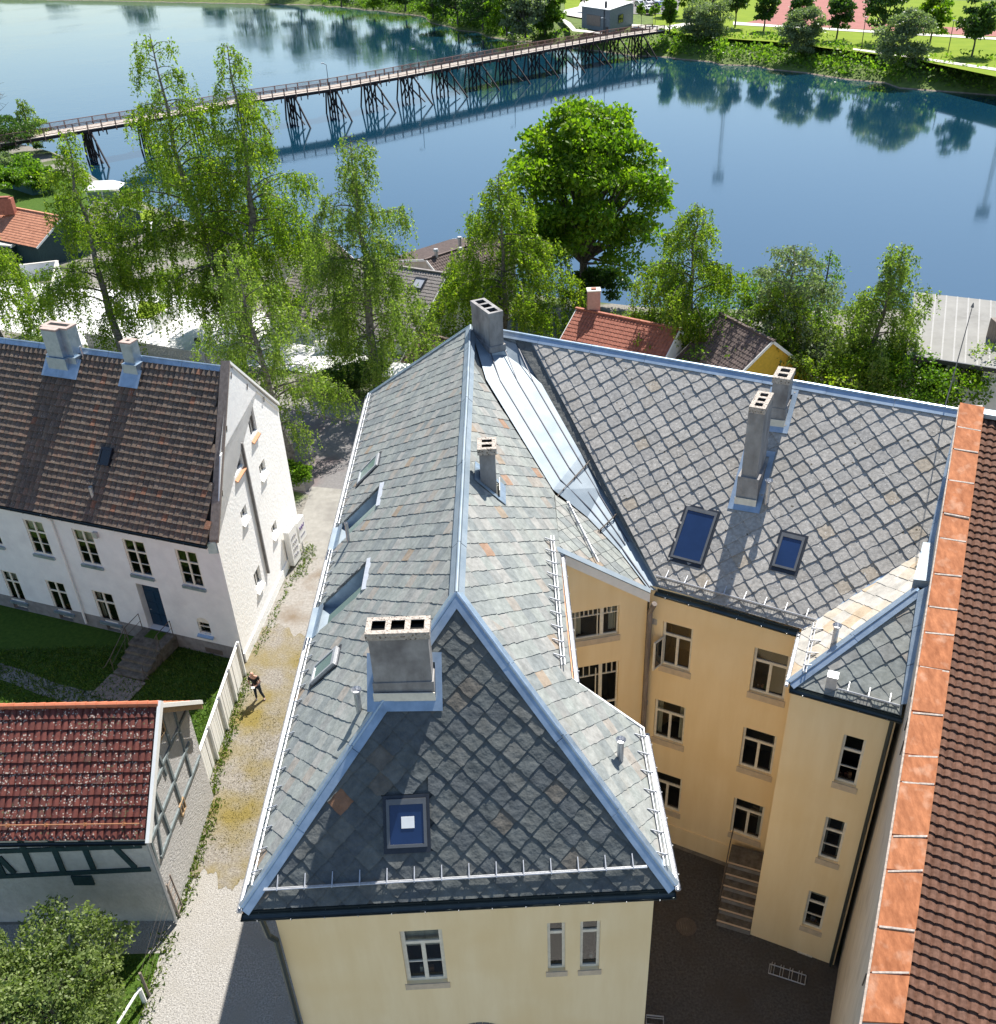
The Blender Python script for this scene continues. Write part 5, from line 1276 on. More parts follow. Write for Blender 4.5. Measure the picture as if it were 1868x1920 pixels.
# water: still below the bridge, rippled above it
mw = bpy.data.materials.new('river_water'); mw.use_nodes = True; nt = mw.node_tree; L = nt.links.new
bs = nt.nodes['Principled BSDF']; bs.inputs['Base Color'].default_value = (0.004, 0.032, 0.058, 1); bs.inputs['Roughness'].default_value = 0.06; bs.inputs['IOR'].default_value = 2.5
bs.inputs['Specular IOR Level'].default_value = 0.62
geo = nd(nt, 'ShaderNodeNewGeometry')
mp = nd(nt, 'ShaderNodeMapping'); mp.inputs['Scale'].default_value = (.55, 1.5, 1); L(geo.outputs['Position'], mp.inputs[0])
n1 = nd(nt, 'ShaderNodeTexNoise'); n1.inputs['Scale'].default_value = .9; n1.inputs['Detail'].default_value = 4; L(mp.outputs[0], n1.inputs['Vector'])
n2 = nd(nt, 'ShaderNodeTexNoise'); n2.inputs['Scale'].default_value = .035; n2.inputs['Detail'].default_value = 3; L(geo.outputs['Position'], n2.inputs['Vector'])
rp = ramp(nt, [(.45, (.10, .10, .10)), (.68, (.7, .7, .7))]); L(n2.outputs['Fac'], rp.inputs[0])
# livelier current upstream of the bridge
sx = nd(nt, 'ShaderNodeSeparateXYZ'); L(geo.outputs['Position'], sx.inputs[0])
ma = nd(nt, 'ShaderNodeMath', operation='MULTIPLY_ADD'); ma.inputs[1].default_value = -.85; L(sx.outputs['X'], ma.inputs[0]); L(sx.outputs['Y'], ma.inputs[2])
mr = nd(nt, 'ShaderNodeMapRange'); mr.inputs['From Min'].default_value = 205; mr.inputs['From Max'].default_value = 262; mr.inputs['To Min'].default_value = .6; mr.inputs['To Max'].default_value = 3.4; L(ma.outputs[0], mr.inputs['Value'])
m5 = nd(nt, 'ShaderNodeMath', operation='MULTIPLY'); L(rp.outputs[0], m5.inputs[0]); L(mr.outputs[0], m5.inputs[1])
mu = nd(nt, 'ShaderNodeMath', operation='MULTIPLY'); L(n1.outputs['Fac'], mu.inputs[0]); L(m5.outputs[0], mu.inputs[1])
bp = nd(nt, 'ShaderNodeBump'); bp.inputs['Strength'].default_value = .10; bp.inputs['Distance'].default_value = .12; L(mu.outputs[0], bp.inputs['Height']); L(bp.outputs[0], bs.inputs['Normal'])
sheet('river', [(-900, 40), (400, 0), (400, 400), (-900, 900)], WZ, mw)
# town surfaces
lane = [(-13.15, 14), (-5.9, 14), (-5.9, 50), (-12.1, 50), (-12.25, 46), (-13.25, 35.4), (-13.2, 27.2), (-12.85, 27.1), (-12.85, 21.5)]
def zone(name, mat, pts, z): 
    return sheet(name, pts, z, mat)
def ragged(a, b, n, amp):
    ph = rng.random() * 9
    return [(a[0] + (b[0] - a[0]) * i / n, a[1] + (b[1] - a[1]) * i / n + (amp * (.6 * math.sin(i * .11 + ph) + .45 * math.sin(i * .31 + 2 * ph) + .25 * math.sin(i * .83) + rng.uniform(-.18, .18)) if 0 < i < n else 0)) for i in range(n + 1)]
zone('lane', m_lane, ragged((-13.5, 23.4), (-5.9, 22.6), 110, .5) + [(-5.9, 37.0)] + ragged((-5.9, 37.0), (-13.2, 38.0), 90, .5)[1:] + [(-13.5, 36)], .014)
zone('lane_gravel', m_gravel, [(-13.0, -40), (14, -40), (14, 14), (-5.9, 14.0), (-5.9, 25), (-13.0, 25)], .004)
zone('lane_dirt', m_dirt, [(-13.4, 35.5), (-5.9, 35.5), (-5.9, 44), (-12.0, 44), (-12.9, 40)], .004)
zone('yard_lawn', m_grass, [(-34, 26), (-13.3, 26), (-13.3, 36), (-34, 43)], .003)
zone('side_lawn', m_grass, [(-34, 5), (-13.0, 5), (-13.0, 21.4), (-34, 21.4)], .002)
zone('forecourt', m_pad, [(-12.0, 44), (-5.9, 44), (-5.9, 50.2), (-12.6, 51.8), (-12.9, 44)], .010)
zone('barn_path', m_gravel, [(-30, 20.2), (-12.9, 20.2), (-12.9, 21.5), (-30, 21.5)], .006)
zone('courtyard', m_asphalt, [(3.0, 9), (10.2, 9), (10.6, 20), (8.4, 22.6), (4.3, 24.7), (1.1, 24.2), (1.1, 18), (3.0, 18)], .004)
sdv = V((.9, -.436, 0)); snv = V((.436, .9, 0)); sc_ = V((-12.6, 56.6, 0))
def strip(o0, o1, a=-70, b=75): return [(sc_ + sdv * a + snv * o0)[:2], (sc_ + sdv * b + snv * o0)[:2], (sc_ + sdv * b + snv * o1)[:2], (sc_ + sdv * a + snv * o1)[:2]]
zone('street', m_road, strip(-5.2, 4.0), .007)
zone('pavement', m_pad, strip(4.1, 6.2), .10)
g = G(); p = strip(4.0, 4.12); g.prism([(x, y, 0) for x, y in p], (0, 0, .12)); g.make('kerb', m_plinth, None, kind='structure')
grid_zone('white_yard', m_whiteyard, [(-52, 97), (-49, 82.5), (-36, 77.3), (-23, 71), (-11, 66), (-8, 73), (-18, 82), (-30, 90)], .03)
grid_zone('riverside_lawn', m_grass, [(-120, 84), (-56, 84), (-50, 99), (-34, 92), (-22, 100), (-30, 111), (-46, 128), (-60, 145), (-74, 164), (-96, 184), (-120, 190)], .02)
grid_zone('garden_lawn', m_field, [at(262, 562, -.8)[:2], at(330, 572, -.8)[:2], at(300, 600, -.8)[:2], at(255, 600, -.8)[:2]], .06)
grid_zone('garden_lawn', m_field, [at(232, 372, -1.8)[:2], at(285, 372, -1.8)[:2], at(290, 415, -1.8)[:2], at(235, 412, -1.8)[:2]], .05)
grid_zone('garden_path', m_whiteyard, [at(232, 412, -1.8)[:2], at(290, 415, -1.8)[:2], at(285, 436, -1.8)[:2], at(245, 440, -1.8)[:2]], .05)
gp = [at(0, 1262), at(0, 1250), at(70, 1278), at(140, 1303), at(210, 1305), at(210, 1316), at(130, 1316), at(60, 1290)]
g = G()
for i in range(3): pass
pth = [at(-40, 1245), at(30, 1268), at(90, 1292), at(150, 1308), at(225, 1308)]
for a, b in zip(pth[:-1], pth[1:]):
    d_ = (b - a).normalized(); s_ = V((-d_.y, d_.x, 0)) * .45; g.poly([a - s_ + V((0, 0, .006)), b - s_ + V((0, 0, .006)), b + s_ + V((0, 0, .006)), a + s_ + V((0, 0, .006))])
g.make('garden_path', m_dirt, None, kind='structure')
# far side: meadow, path and running track
def fz(x, y): return .03
def fpoly(name, mat, px, dz): return G().poly([at(x, y, dz) for x, y in px]).make(name, mat, None, kind='structure')
fpoly('sports_field', m_field, [(1225, 52), (1300, 68), (1450, 78), (1700, 108), (1900, 150), (1900, -60), (1225, -60)], .06)
fpoly('running_track', m_track, [(1390, 44), (1455, 46), (1900, 70), (1900, 56), (1625, 43), (1660, -40), (1480, -40), (1450, 30)], .10)
fpoly('footpath', m_path, [(1375, 40), (1450, 46), (1900, 72), (1900, 76), (1450, 50), (1375, 46)], .14)
fpoly('footpath', m_path, [(1600, 90), (1680, 100), (1900, 132), (1900, 137), (1680, 104), (1600, 93)], .12)
fpoly('footpath', m_path, [(1185, 45), (1250, 48), (1300, 40), (1300, 46), (1250, 56), (1185, 52)], .12)
fpoly('car_park', m_road, [(1185, 26), (1270, 26), (1290, -60), (1180, -60)], .12)
fpoly('access_road', m_path, [(1052, 26), (1096, 34), (1100, 24), (1130, 4), (1135, -20), (1100, -20), (1085, 12), (1052, 20)], .12)
fpoly('footpath', m_path, [(1046, 34), (1056, 34), (1070, 42), (1080, 54), (1130, 60), (1128, 63), (1074, 58), (1062, 46)], .14)
fpoly('meadow', m_field, [(1060, 22), (1085, 12), (1098, -20), (1056, -20)], .10)

# ---------------------------------------------------------------- person
def person():
    p = at(487, 1311); t = thing('person', 'bald man in black t-shirt and jeans looking at a phone in the mossy lane', 'person', p)
    skin = flat('skin', (.52, .30, .22), .55); cloth = flat('black_cotton', (.012, .012, .014), .85); jean = flat('dark_denim', (.018, .028, .045), .85)
    shoe = flat('blue_shoes', (.10, .16, .24), .7)
    def skinned(name, verts, edges, rad, mat, root=0, lev=2):
        me = bpy.data.meshes.new(name); me.from_pydata(verts, edges, []); me.materials.append(mat)
        o = bpy.data.objects.new(name, me); COL.objects.link(o); o.parent = t
        md = o.modifiers.new('skin', 'SKIN'); md.use_smooth_shade = True
        for i, r_ in enumerate(rad):
            sv = me.skin_vertices[0].data[i]; sv.radius = (r_, r_ * .9) if not isinstance(r_, tuple) else r_; sv.use_root = (i == root)
        o.modifiers.new('sub', 'SUBSURF').levels = lev; o.modifiers['sub'].render_levels = lev
        return o
    # joints: screen right = +x, towards the camera = -y
    J = dict(pel=(0, 0, .93), spi=(-.02, 0, 1.12), che=(-.05, -.02, 1.36), nec=(-.06, -.05, 1.50), hea=(-.06, -.10, 1.60), shl=(-.24, -.02, 1.39), shr=(.14, -.02, 1.39),
             ell=(-.31, -.06, 1.12), elr=(.22, -.06, 1.13), wrl=(-.14, -.28, 1.06), wrr=(.06, -.29, 1.07), hal=(-.08, -.33, 1.06), har=(.0, -.33, 1.07),
             hil=(-.10, 0, .88), hir=(.09, 0, .88), knl=(-.11, -.04, .47), knr=(.14, -.04, .47), anl=(-.13, .0, .09), anr=(.24, .0, .09), fol=(-.14, -.15, .05), for_=(.26, -.15, .05))
    k = list(J); ix = {n: i for i, n in enumerate(k)}
    E_ = [('pel', 'spi'), ('spi', 'che'), ('che', 'nec'), ('nec', 'hea'), ('che', 'shl'), ('che', 'shr'), ('shl', 'ell'), ('shr', 'elr'), ('ell', 'wrl'), ('elr', 'wrr'), ('wrl', 'hal'), ('wrr', 'har'),
          ('pel', 'hil'), ('pel', 'hir'), ('hil', 'knl'), ('hir', 'knr'), ('knl', 'anl'), ('knr', 'anr'), ('anl', 'fol'), ('anr', 'for_')]
    R_ = dict(pel=.13, spi=.125, che=.15, nec=.055, hea=.06, shl=.06, shr=.06, ell=.042, elr=.042, wrl=.03, wrr=.03, hal=.032, har=.032, hil=.085, hir=.085, knl=.058, knr=.058, anl=.04, anr=.04, fol=.035, for_=.035)
    skinned('body', [J[n] for n in k], [(ix[a], ix[b]) for a, b in E_], [R_[n] for n in k], skin)
    def sub(name, names, edges, grow, mat, extra={}):
        pts = [J[n] if n in J else extra[n] for n in names]
        rr = [(R_[n] if n in R_ else .06) * grow + .012 for n in names]
        skinned(name, pts, [(names.index(a), names.index(b)) for a, b in edges], rr, mat)
    mid = {'sll': tuple(.45 * a + .55 * b for a, b in zip(J['shl'], J['ell'])), 'slr': tuple(.45 * a + .55 * b for a, b in zip(J['shr'], J['elr']))}
    sub('t_shirt', ['pel', 'spi', 'che', 'shl', 'shr', 'sll', 'slr'], [('pel', 'spi'), ('spi', 'che'), ('che', 'shl'), ('che', 'shr'), ('shl', 'sll'), ('shr', 'slr')], 1.08, cloth, mid)
    sub('jeans', ['pel', 'hil', 'hir', 'knl', 'knr', 'anl', 'anr'], [('pel', 'hil'), ('pel', 'hir'), ('hil', 'knl'), ('hir', 'knr'), ('knl', 'anl'), ('knr', 'anr')], 1.1, jean)
    for a, b in (('anl', 'fol'), ('anr', 'for_')): skinned('shoe', [J[a][:2] + (.06,), J[b]], [(0, 1)], [.05, .048], shoe)
    # head with nose and ears, bowed towards the phone
    import bmesh
    bm = bmesh.new(); bmesh.ops.create_uvsphere(bm, u_segments=20, v_segments=14, radius=1)
    for v in bm.verts:
        x, y, z = v.co
        if y < 0 and abs(x) < .25 and -.25 < z < .15: y -= .22 * (1 - abs(x) / .25)
        if abs(abs(x) - 1) < .2 and abs(z) < .3: x *= 1.12
        v.co = (x * .076 * (1 - .18 * max(0, -z)), y * .098, z * .118)
    me = bpy.data.meshes.new('head'); bm.to_mesh(me); bm.free(); me.materials.append(skin); me.polygons.foreach_set('use_smooth', [True] * len(me.polygons))
    h = bpy.data.objects.new('head', me); COL.objects.link(h); h.parent = t; h.location = (-.06, -.135, 1.665); h.rotation_euler = (math.radians(32), 0, .1)
    g = G()
    for s_ in (-1, 1): g.box((s_ * .03, -.092, .018), (.018, .01, .008))
    g.box((0, -.094, -.05), (.045, .01, .008))
    f_ = g.make('eyes_and_mouth', m_soot_shade, h); 
    me2 = f_.data; b_ = base_of(h)
    for v in me2.vertices: v.co += V(b_)
    # fingers and thumb of each hand round the phone
    for s_, hx in ((-1, J['hal']), (1, J['har'])):
        for i in range(4):
            z = hx[2] + .03 - .02 * i; L_ = (.062, .072, .068, .052)[i]
            skinned('finger', [(hx[0] - s_ * 0.0, hx[1], z), (hx[0] + -s_ * .025, hx[1] - L_ * .6, z), (hx[0] - s_ * .055, hx[1] - L_ * .8, z)], [(0, 1), (1, 2)], [.009, .0085, .007], skin, lev=1)
        skinned('thumb', [(hx[0], hx[1] + .02, hx[2] + .03), (hx[0] - s_ * .02, hx[1] - .02, hx[2] + .05), (hx[0] - s_ * .04, hx[1] - .045, hx[2] + .045)], [(0, 1), (1, 2)], [.011, .010, .008], skin, lev=1)
    c = p + V((-.04, -.40, 1.085))
    ph = G().obox(c + V((-.08, -.05, -.01)), (.17, .0, 0), (0, .09, .05), (0, -.006, .012)).make('phone', m_white, None, label='white phone held by the man in black t-shirt', cat='phone')
person()

# ---------------------------------------------------------------- trees
def curve(p, d, L_, n, bend, r_):
    """arching limb: starts along d, bends down by bend"""
    pts = [np.array(p)]; d = np.array(d, float)
    for i in range(n):
        d = d + np.array([r_.normal() * .08, r_.normal() * .08, -bend / n]); d /= np.linalg.norm(d); pts.append(pts[-1] + d * L_ / n)
    return pts
def birch(name, label, base, H, R, seed, mat, nlimb=46, dens=1.0, leaf=.19, stems=1, lean=(0, 0), narrow=1.0, low=.16, group='birches and other trees along the street', tip=.7, hang=1.0, cat='tree'):
    r_ = np.random.default_rng(seed); x, y, z = base
    t = thing(name, label, cat, base, group)
    gt = G(); gb = G(); Ps = []; 
    for s_ in range(stems):
        off = np.array([0, 0, 0.0]) if stems == 1 else np.array([(s_ - .5) * R * .62, r_.normal() * .4, 0])
        Hs = H * (1 if s_ == 0 else .97)
        tp = [np.array([x, y, z - .2])]; n = 9
        for i in range(1, n + 1):
            f = i / n; tp.append(np.array([x + lean[0] * f + off[0] * min(1, f * 1.7) + r_.normal() * .10, y + lean[1] * f + off[1] * f + r_.normal() * .10, z + Hs * .945 * f]))
        r0 = .016 * H + .06
        for i in range(n): gt.tube(tp[i], tp[i + 1], r0 * (1 - i / n) + .025, r0 * (1 - (i + 1) / n) + .02, 8)
        def on(f):
            k = min(n - 1, int(f * n)); return tp[k] + (tp[k + 1] - tp[k]) * (f * n - k)
        nl = int(nlimb * .86 / (1 if stems == 1 else 1.5))
        for i in range(nl):
            f = low + (.995 - low) * ((i + r_.random()) / nl) ** .85
            g_ = (f - low) / (1 - low)
            prof_ = (min(1, (g_ + .22) / .42)) * (1 - g_) ** tip + .05
            L_ = R * narrow * prof_ * r_.uniform(.45, 1.25) * (1 if stems == 1 else .8) + .35
            az = i * 2.399 + r_.normal() * .5
            up = r_.uniform(.35, 1.0) * (1 + .4 * g_)
            d = np.array([math.cos(az), math.sin(az), up]); d /= np.linalg.norm(d)
            p0 = on(f)
            c = curve(p0, d, L_ * 1.15, 6, 1.15, r_)
            rr = .02 + .011 * L_
            for a in range(6): gb.tube(c[a], c[a + 1], rr * (1 - a / 7), rr * (1 - (a + 1) / 7), 5, False)
            ns = max(6, int(L_ * 11 * dens))
            for k in range(ns):
                q = .18 + .85 * r_.random() ** .7; q = min(q, .999) * 6; a = int(q); s0 = c[a] + (c[a + 1] - c[a]) * (q - a)
                s0 = s0 + r_.normal(size=3) * np.array([.34, .34, .2]) * (.5 + .10 * L_)
                ln = hang * (0.4 + r_.random() ** 1.2 * (0.95 + .45 * L_)) * (1 - .35 * g_)
                m = max(5, int(ln / .055))
                tt = (np.arange(m) + r_.random(m)) / m
                dr = np.array([d[0] * .35 + r_.normal() * .18, d[1] * .35 + r_.normal() * .18, 0])
                pts = s0 + dr * (tt[:, None] ** .6) * ln * .6 + np.array([0, 0, -1.0]) * (tt[:, None] ** 1.25) * ln
                pts = pts + r_.normal(size=(m, 3)) * .055
                cl = r_.normal() * .12
                Ps.append((pts, np.clip(.45 + cl + r_.normal(size=m) * .2, 0, 1)))
                if r_.random() < .25: gb.tube(s0, s0 + dr * ln * .5 + np.array([0, 0, -ln * .75]), .012, .006, 3, False)
    gt.make('trunk', m_birchbark, t); gb.make('branches', m_bark, t, kind='stuff')
    P = np.concatenate([a for a, b in Ps]); T = np.concatenate([b for a, b in Ps])
    v, fc = leaf_cloud(P, leaf * 1.02, .75, .45, seed)
    np_mesh('crown', v, fc, mat, t, T)
    return t
def broadleaf(name, label, base, H, rad, seed, mat, clumps=80, per=230, leaf=.33, trunk=.3, group=None, cat='tree', cz=.62, flat_bot=-.5, cr=.24, stem=True, droop=.25):
    """crown of leaf clumps spread over an ellipsoid; rad = (rx, ry, rz)"""
    r_ = np.random.default_rng(seed); x, y, z = base; t = thing(name, label, cat, base, group)
    c0 = np.array([x, y, z + H - rad[2]]); Ps = []; Ts = []; gb = G()
    top = c0 - np.array([0, 0, rad[2] * .4])
    if stem: G().path([(x, y, z - .2), (x + .1, y, z + (top[2] - z) * .5), tuple(top)], trunk, 8, trunk * .6).make('trunk', m_bark, t)
    for k in range(clumps):
        d = r_.normal(size=3); d /= np.linalg.norm(d)
        if d[2] < flat_bot: d[2] *= -.6
        q = r_.uniform(.45, .92) if k % 3 else r_.uniform(.8, 1.0)
        c = c0 + d * np.array(rad) * q * r_.uniform(.9, 1.06); s_ = np.mean(rad) * cr * r_.uniform(.7, 1.3)
        n = int(per * r_.uniform(.7, 1.3)); e = r_.normal(size=(n, 3)); e /= np.linalg.norm(e, axis=1)[:, None]; e[:, 2] = np.where(e[:, 2] < -.2, -e[:, 2] * .5, e[:, 2])
        Ps.append(c + e * s_ * np.array([1.15, 1.15, .7]) * (.55 + .5 * r_.random(n))[:, None]); Ts.append(np.clip(.45 + r_.normal() * .1 + r_.normal(size=n) * .2, 0, 1))
        if stem and k % 2 == 0: gb.tube(tuple(top - np.array([0, 0, rad[2] * .3 * r_.random()])), tuple(c), .05 + trunk * .22, .03, 5, False)
    if stem: gb.make('branches', m_bark, t, kind='stuff')
    P = np.concatenate(Ps); T = np.concatenate(Ts); v, fc = leaf_cloud(P, leaf, droop, .6, seed)
    np_mesh('crown' if stem else 'foliage', v, fc, mat, t, T)
    return t
def dead_tree(base, H, seed):
    r_ = np.random.default_rng(seed); t = thing('bare_tree', 'leafless dead tree at the left edge above the riverside bushes', 'tree', base); gt = G(); gb = G()
    p = np.array(base, float)
    gt.path([tuple(p), tuple(p + (.2, 0, H * .5)), tuple(p + (-.1, 0, H))], .2, 7, .05); gt.make('trunk', m_bark, t)
    for i in range(16):
        f = .35 + .62 * i / 16; az = i * 2.4; c = curve(p + (0, 0, H * f), (math.cos(az), math.sin(az), .5), H * .35 * (1.2 - f), 5, -.2, r_)
        for a in range(5): gb.tube(c[a], c[a + 1], .06 - .01 * a, .05 - .01 * a, 4, False)
        for k in range(3):
            c2 = curve(c[2 + k], (r_.normal(), r_.normal(), .6), H * .14, 4, .3, r_)
            for a in range(4): gb.tube(c2[a], c2[a + 1], .025, .018, 3, False)
    gb.make('branches', m_bark, t, kind='stuff')
GS = 'birches and other trees along the street'
birch('birch_tree', 'slim bright green birch left of the big twin-topped birch', (-31.6, 73.5, -.3), 18.9, 5.4, 21, l_birch, nlimb=54, dens=1.25, tip=.95, group=GS)
birch('birch_tree', 'birch crown cut by the left picture edge', (-44.0, 79, -.4), 11.5, 4.4, 22, l_birch, nlimb=40, dens=1.2, group=GS)
birch('birch_tree', 'tallest birch with two separate tops in front of the bridge', (-22.3, 77.5, -.4), 25.0, 9.0, 23, l_birch, nlimb=110, dens=.95, stems=2, tip=.95, group=GS, low=.12)
birch('birch_tree', 'dull olive birch right beside the white gable', (-14.3, 54.5, 0), 15.2, 4.2, 24, l_birch2, nlimb=58, dens=1.3, leaf=.15, tip=.9, lean=(-1.6, .4), group=GS, low=.2)
birch('birch_tree', 'tall narrow weeping birch behind the slate roof corner', (-9.9, 66.0, 0), 19.0, 6.0, 25, l_birch2, nlimb=80, dens=1.3, leaf=.17, tip=.95, group=GS, low=.08)
birch('birch_tree', 'birch directly behind the triple-flue chimney at the roof junction', (-.2, 73, -.4), 14.8, 6.9, 26, l_birch, nlimb=66, dens=1.2, tip=1.0, group=GS)
birch('birch_tree', 'weeping birch over the red tiled roof right of the round maple', (13.6, 68.2, -.2), 12.9, 6.2, 27, l_birch, nlimb=64, dens=1.15, group=GS, low=.04, tip=.95)
birch('willow_tree', 'greyish willow between two weeping birches behind the long roof', (19.8, 65.2, 0), 10.4, 4.4, 28, l_willow, nlimb=62, dens=1.35, leaf=.2, hang=.45, group=GS, low=.1)
birch('birch_tree', 'leaning weeping birch in front of the flat grey roof', (24.6, 62.0, 0), 11.3, 4.4, 29, l_birch2, nlimb=62, dens=1.25, lean=(1.5, 0), group=GS, low=.04, tip=1.0)
birch('poplar_sapling', 'bright upright young tree peeking above the grey willow', (23.8, 69.5, -.3), 8.6, 1.5, 30, l_shrub, nlimb=30, dens=1.5, hang=.3, group=GS)
birch('birch_tree', 'small birch in front of the half-hidden yellow house', at(1452, 722), 7.6, 3.2, 33, l_birch, nlimb=40, dens=1.2, group=GS, low=.08, tip=.6)
broadleaf('maple_tree', 'big round bright green maple standing against the river', (6.9, 84, -1.2), 17.2, (7.2, 6.6, 7.9), 31, l_maple, clumps=190, per=230, leaf=.36, trunk=.45, flat_bot=-.75, cr=.2)
SH_ = 'shrubs on the near bank and along the street'
shr = [((1160, 668), 2.6, 3, l_willow, 'white flowering bush below the red tiled roof'), ((1260, 690), 4.0, 4, l_birch, 'green bush under the weeping birch by the red roof'), ((1330, 705), 3.6, 5, l_shrub, 'bush left of the street lamp head'),
       ((1405, 690), 6.6, 6, l_shrub, 'bush right of the street lamp behind the slate ridge'), ((1530, 735), 4.2, 7, l_birch2, 'olive bush behind the two wing chimneys'), ((1610, 755), 4.2, 8, l_birch, 'bush at the foot of the leaning birch'),
       ((1700, 772), 3.8, 9, l_shrub, 'bush left of the flagpole'), ((1772, 770), 3.6, 10, l_maple, 'bright shrub right behind the flagpole'), ((1850, 745), 4.2, 12, l_birch2, 'bush at the right edge below the grey roof'),
       ((700, 735), 2.4, 13, l_dark, 'dark hedge bush at the foot of the tall weeping birch'), ((640, 740), 2.0, 14, l_dark, 'dark low bush left of the weeping birch trunk'), ((555, 905), 1.2, 15, l_shrub, 'small shrub between white gable and planter')]
for (px, rr, sd_i, mt, lb) in shr:
    b = at(*px); broadleaf('shrub', lb, (b.x, b.y, 0), rr * 1.1, (rr * .8, rr * .7, rr * .62), 40 + sd_i, mt, clumps=34, per=150, leaf=.2, group=SH_, cat='shrub', stem=False, cr=.34)
for (px, rr, sd_i, mt, lb, z) in [((30, 372), 3.2, 1, l_shrub, 'garden shrub by the left edge above the orange roof', -1.6), ((62, 352), 3.2, 2, l_shrub, 'garden shrub in the middle of the left garden', -1.8), ((88, 362), 2.6, 11, l_maple, 'round bright garden shrub right of the middle one in the left garden', -1.8), ((45, 338), 2.6, 12, l_shrub, 'garden shrub just below the right end of the green shed', -1.9), ((14, 345), 3.0, 3, l_willow, 'pale garden shrub below the green shed', -1.8),
                              ((40, 300), 4.2, 5, l_dark, 'dark bush beside the left bridge end', -2.2), ((75, 290), 3.6, 6, l_birch2, 'olive bush hiding the left bridge end', -2.4), ((5, 280), 4.5, 7, l_dark, 'dark bush under the bare tree', -2.2), ((245, 385), 1.6, 8, l_shrub, 'small white flowering garden tree on the waterside lawn', -1.8)]:
    b = at(*px, z); broadleaf('shrub', lb, (b.x, b.y, ter(b.x, b.y)), rr * 1.3, (rr * .9, rr * .8, rr * .7), 60 + sd_i, mt, clumps=34, per=140, leaf=.32, group=SH_, cat='shrub', stem=False, cr=.34)
b = at(62, 270, -2.4); birch('birch_tree', 'small drooping birch at the left bridge end', (b.x, b.y, ter(b.x, b.y)), 8.5, 2.6, 71, l_birch2, nlimb=22, dens=.9, leaf=.3, group=GS)
b = at(5, 262, -2.2); dead_tree((b.x, b.y, -2.5), 12.5, 5)
b = at(1120, 580, -1.5); broadleaf('pine_shrub', 'dark conifer bush behind the pink chimney', (b.x, b.y, ter(b.x, b.y)), 3.8, (2.8, 2, 1.8), 81, l_dark, clumps=50, per=160, leaf=.28, cat='shrub', stem=False, cr=.28)
# apple tree bottom left
ab = at(110, 1870, .0); broadleaf('apple_tree', 'pale green fruit tree filling the lower left corner', (-15.6, 17.6, 0), 4.3, (3.0, 2.6, 1.9), 91, l_apple, clumps=120, per=200, leaf=.115, trunk=.1, cr=.22, flat_bot=-.8)
# low growth: blades on the lawn and weeds along the walls
def scatter(name, regions, n, size, mat, seed, up=1.1, zz=0.0, label=None):
    r_ = np.random.default_rng(seed); A = []
    for (x0_, y0_, x1_, y1_, wd, wt_) in regions:
        m = int(n * wt_); tt = r_.random(m); A.append(np.stack([x0_ + (x1_ - x0_) * tt + r_.normal(size=m) * wd, y0_ + (y1_ - y0_) * tt + r_.normal(size=m) * wd * .6, np.full(m, zz)], 1))
    P = np.concatenate(A); v, fc = leaf_cloud(P, size, -up, .3, seed); np_mesh(name, v, fc, mat, None, r_.random(len(P)), kind='stuff', label=label, loc=(P[:, 0].mean(), P[:, 1].mean(), 0))
r_ = np.random.default_rng(5); A = []
for (xa, xb, ya, yb3, m) in ((-30, -13.4, 27.6, 37.0, 42000), (-30, -13.2, 14, 20.1, 16000)):
    P = np.stack([r_.uniform(xa, xb, m), r_.uniform(ya, yb3, m), np.zeros(m)], 1); A.append(P)
P = np.concatenate(A); keep = np.array([(fwp.uv((p[0], p[1], 0))[0] < 0) or ((V((p[0], p[1], 0)) - fwp.O).dot(fwp.n) > .05) for p in P]); P = P[keep]
v, fc = leaf_cloud(P, .15, -1.0, .3, 5); np_mesh('grass', v, fc, l_grass, None, r_.random(len(P)), kind='stuff', loc=(-20, 32, 0))
scatter('weeds', [(-12.95, 27.2, -12.95, 34.5, .16, .3), (-12.75, 21.6, -12.6, 27, .14, .22), (-13.0, 14, -12.9, 21, .22, .22), (-12.9, 36, -12.1, 42.5, .10, .08), (-11.9, 42.2, -11.7, 45.2, .25, .12), (-13.5, 28.0, -13.6, 34.2, .3, .1)], 5200, .15, l_weed, 8, .6)
scatter('dry_moss', [(-11.6, 24.2, -11.3, 32.0, .55, .62), (-9.8, 22.8, -10.5, 29, .5, .18), (-10.2, 31, -9.6, 38, .8, .2)], 9000, .065, l_moss, 9, .2)
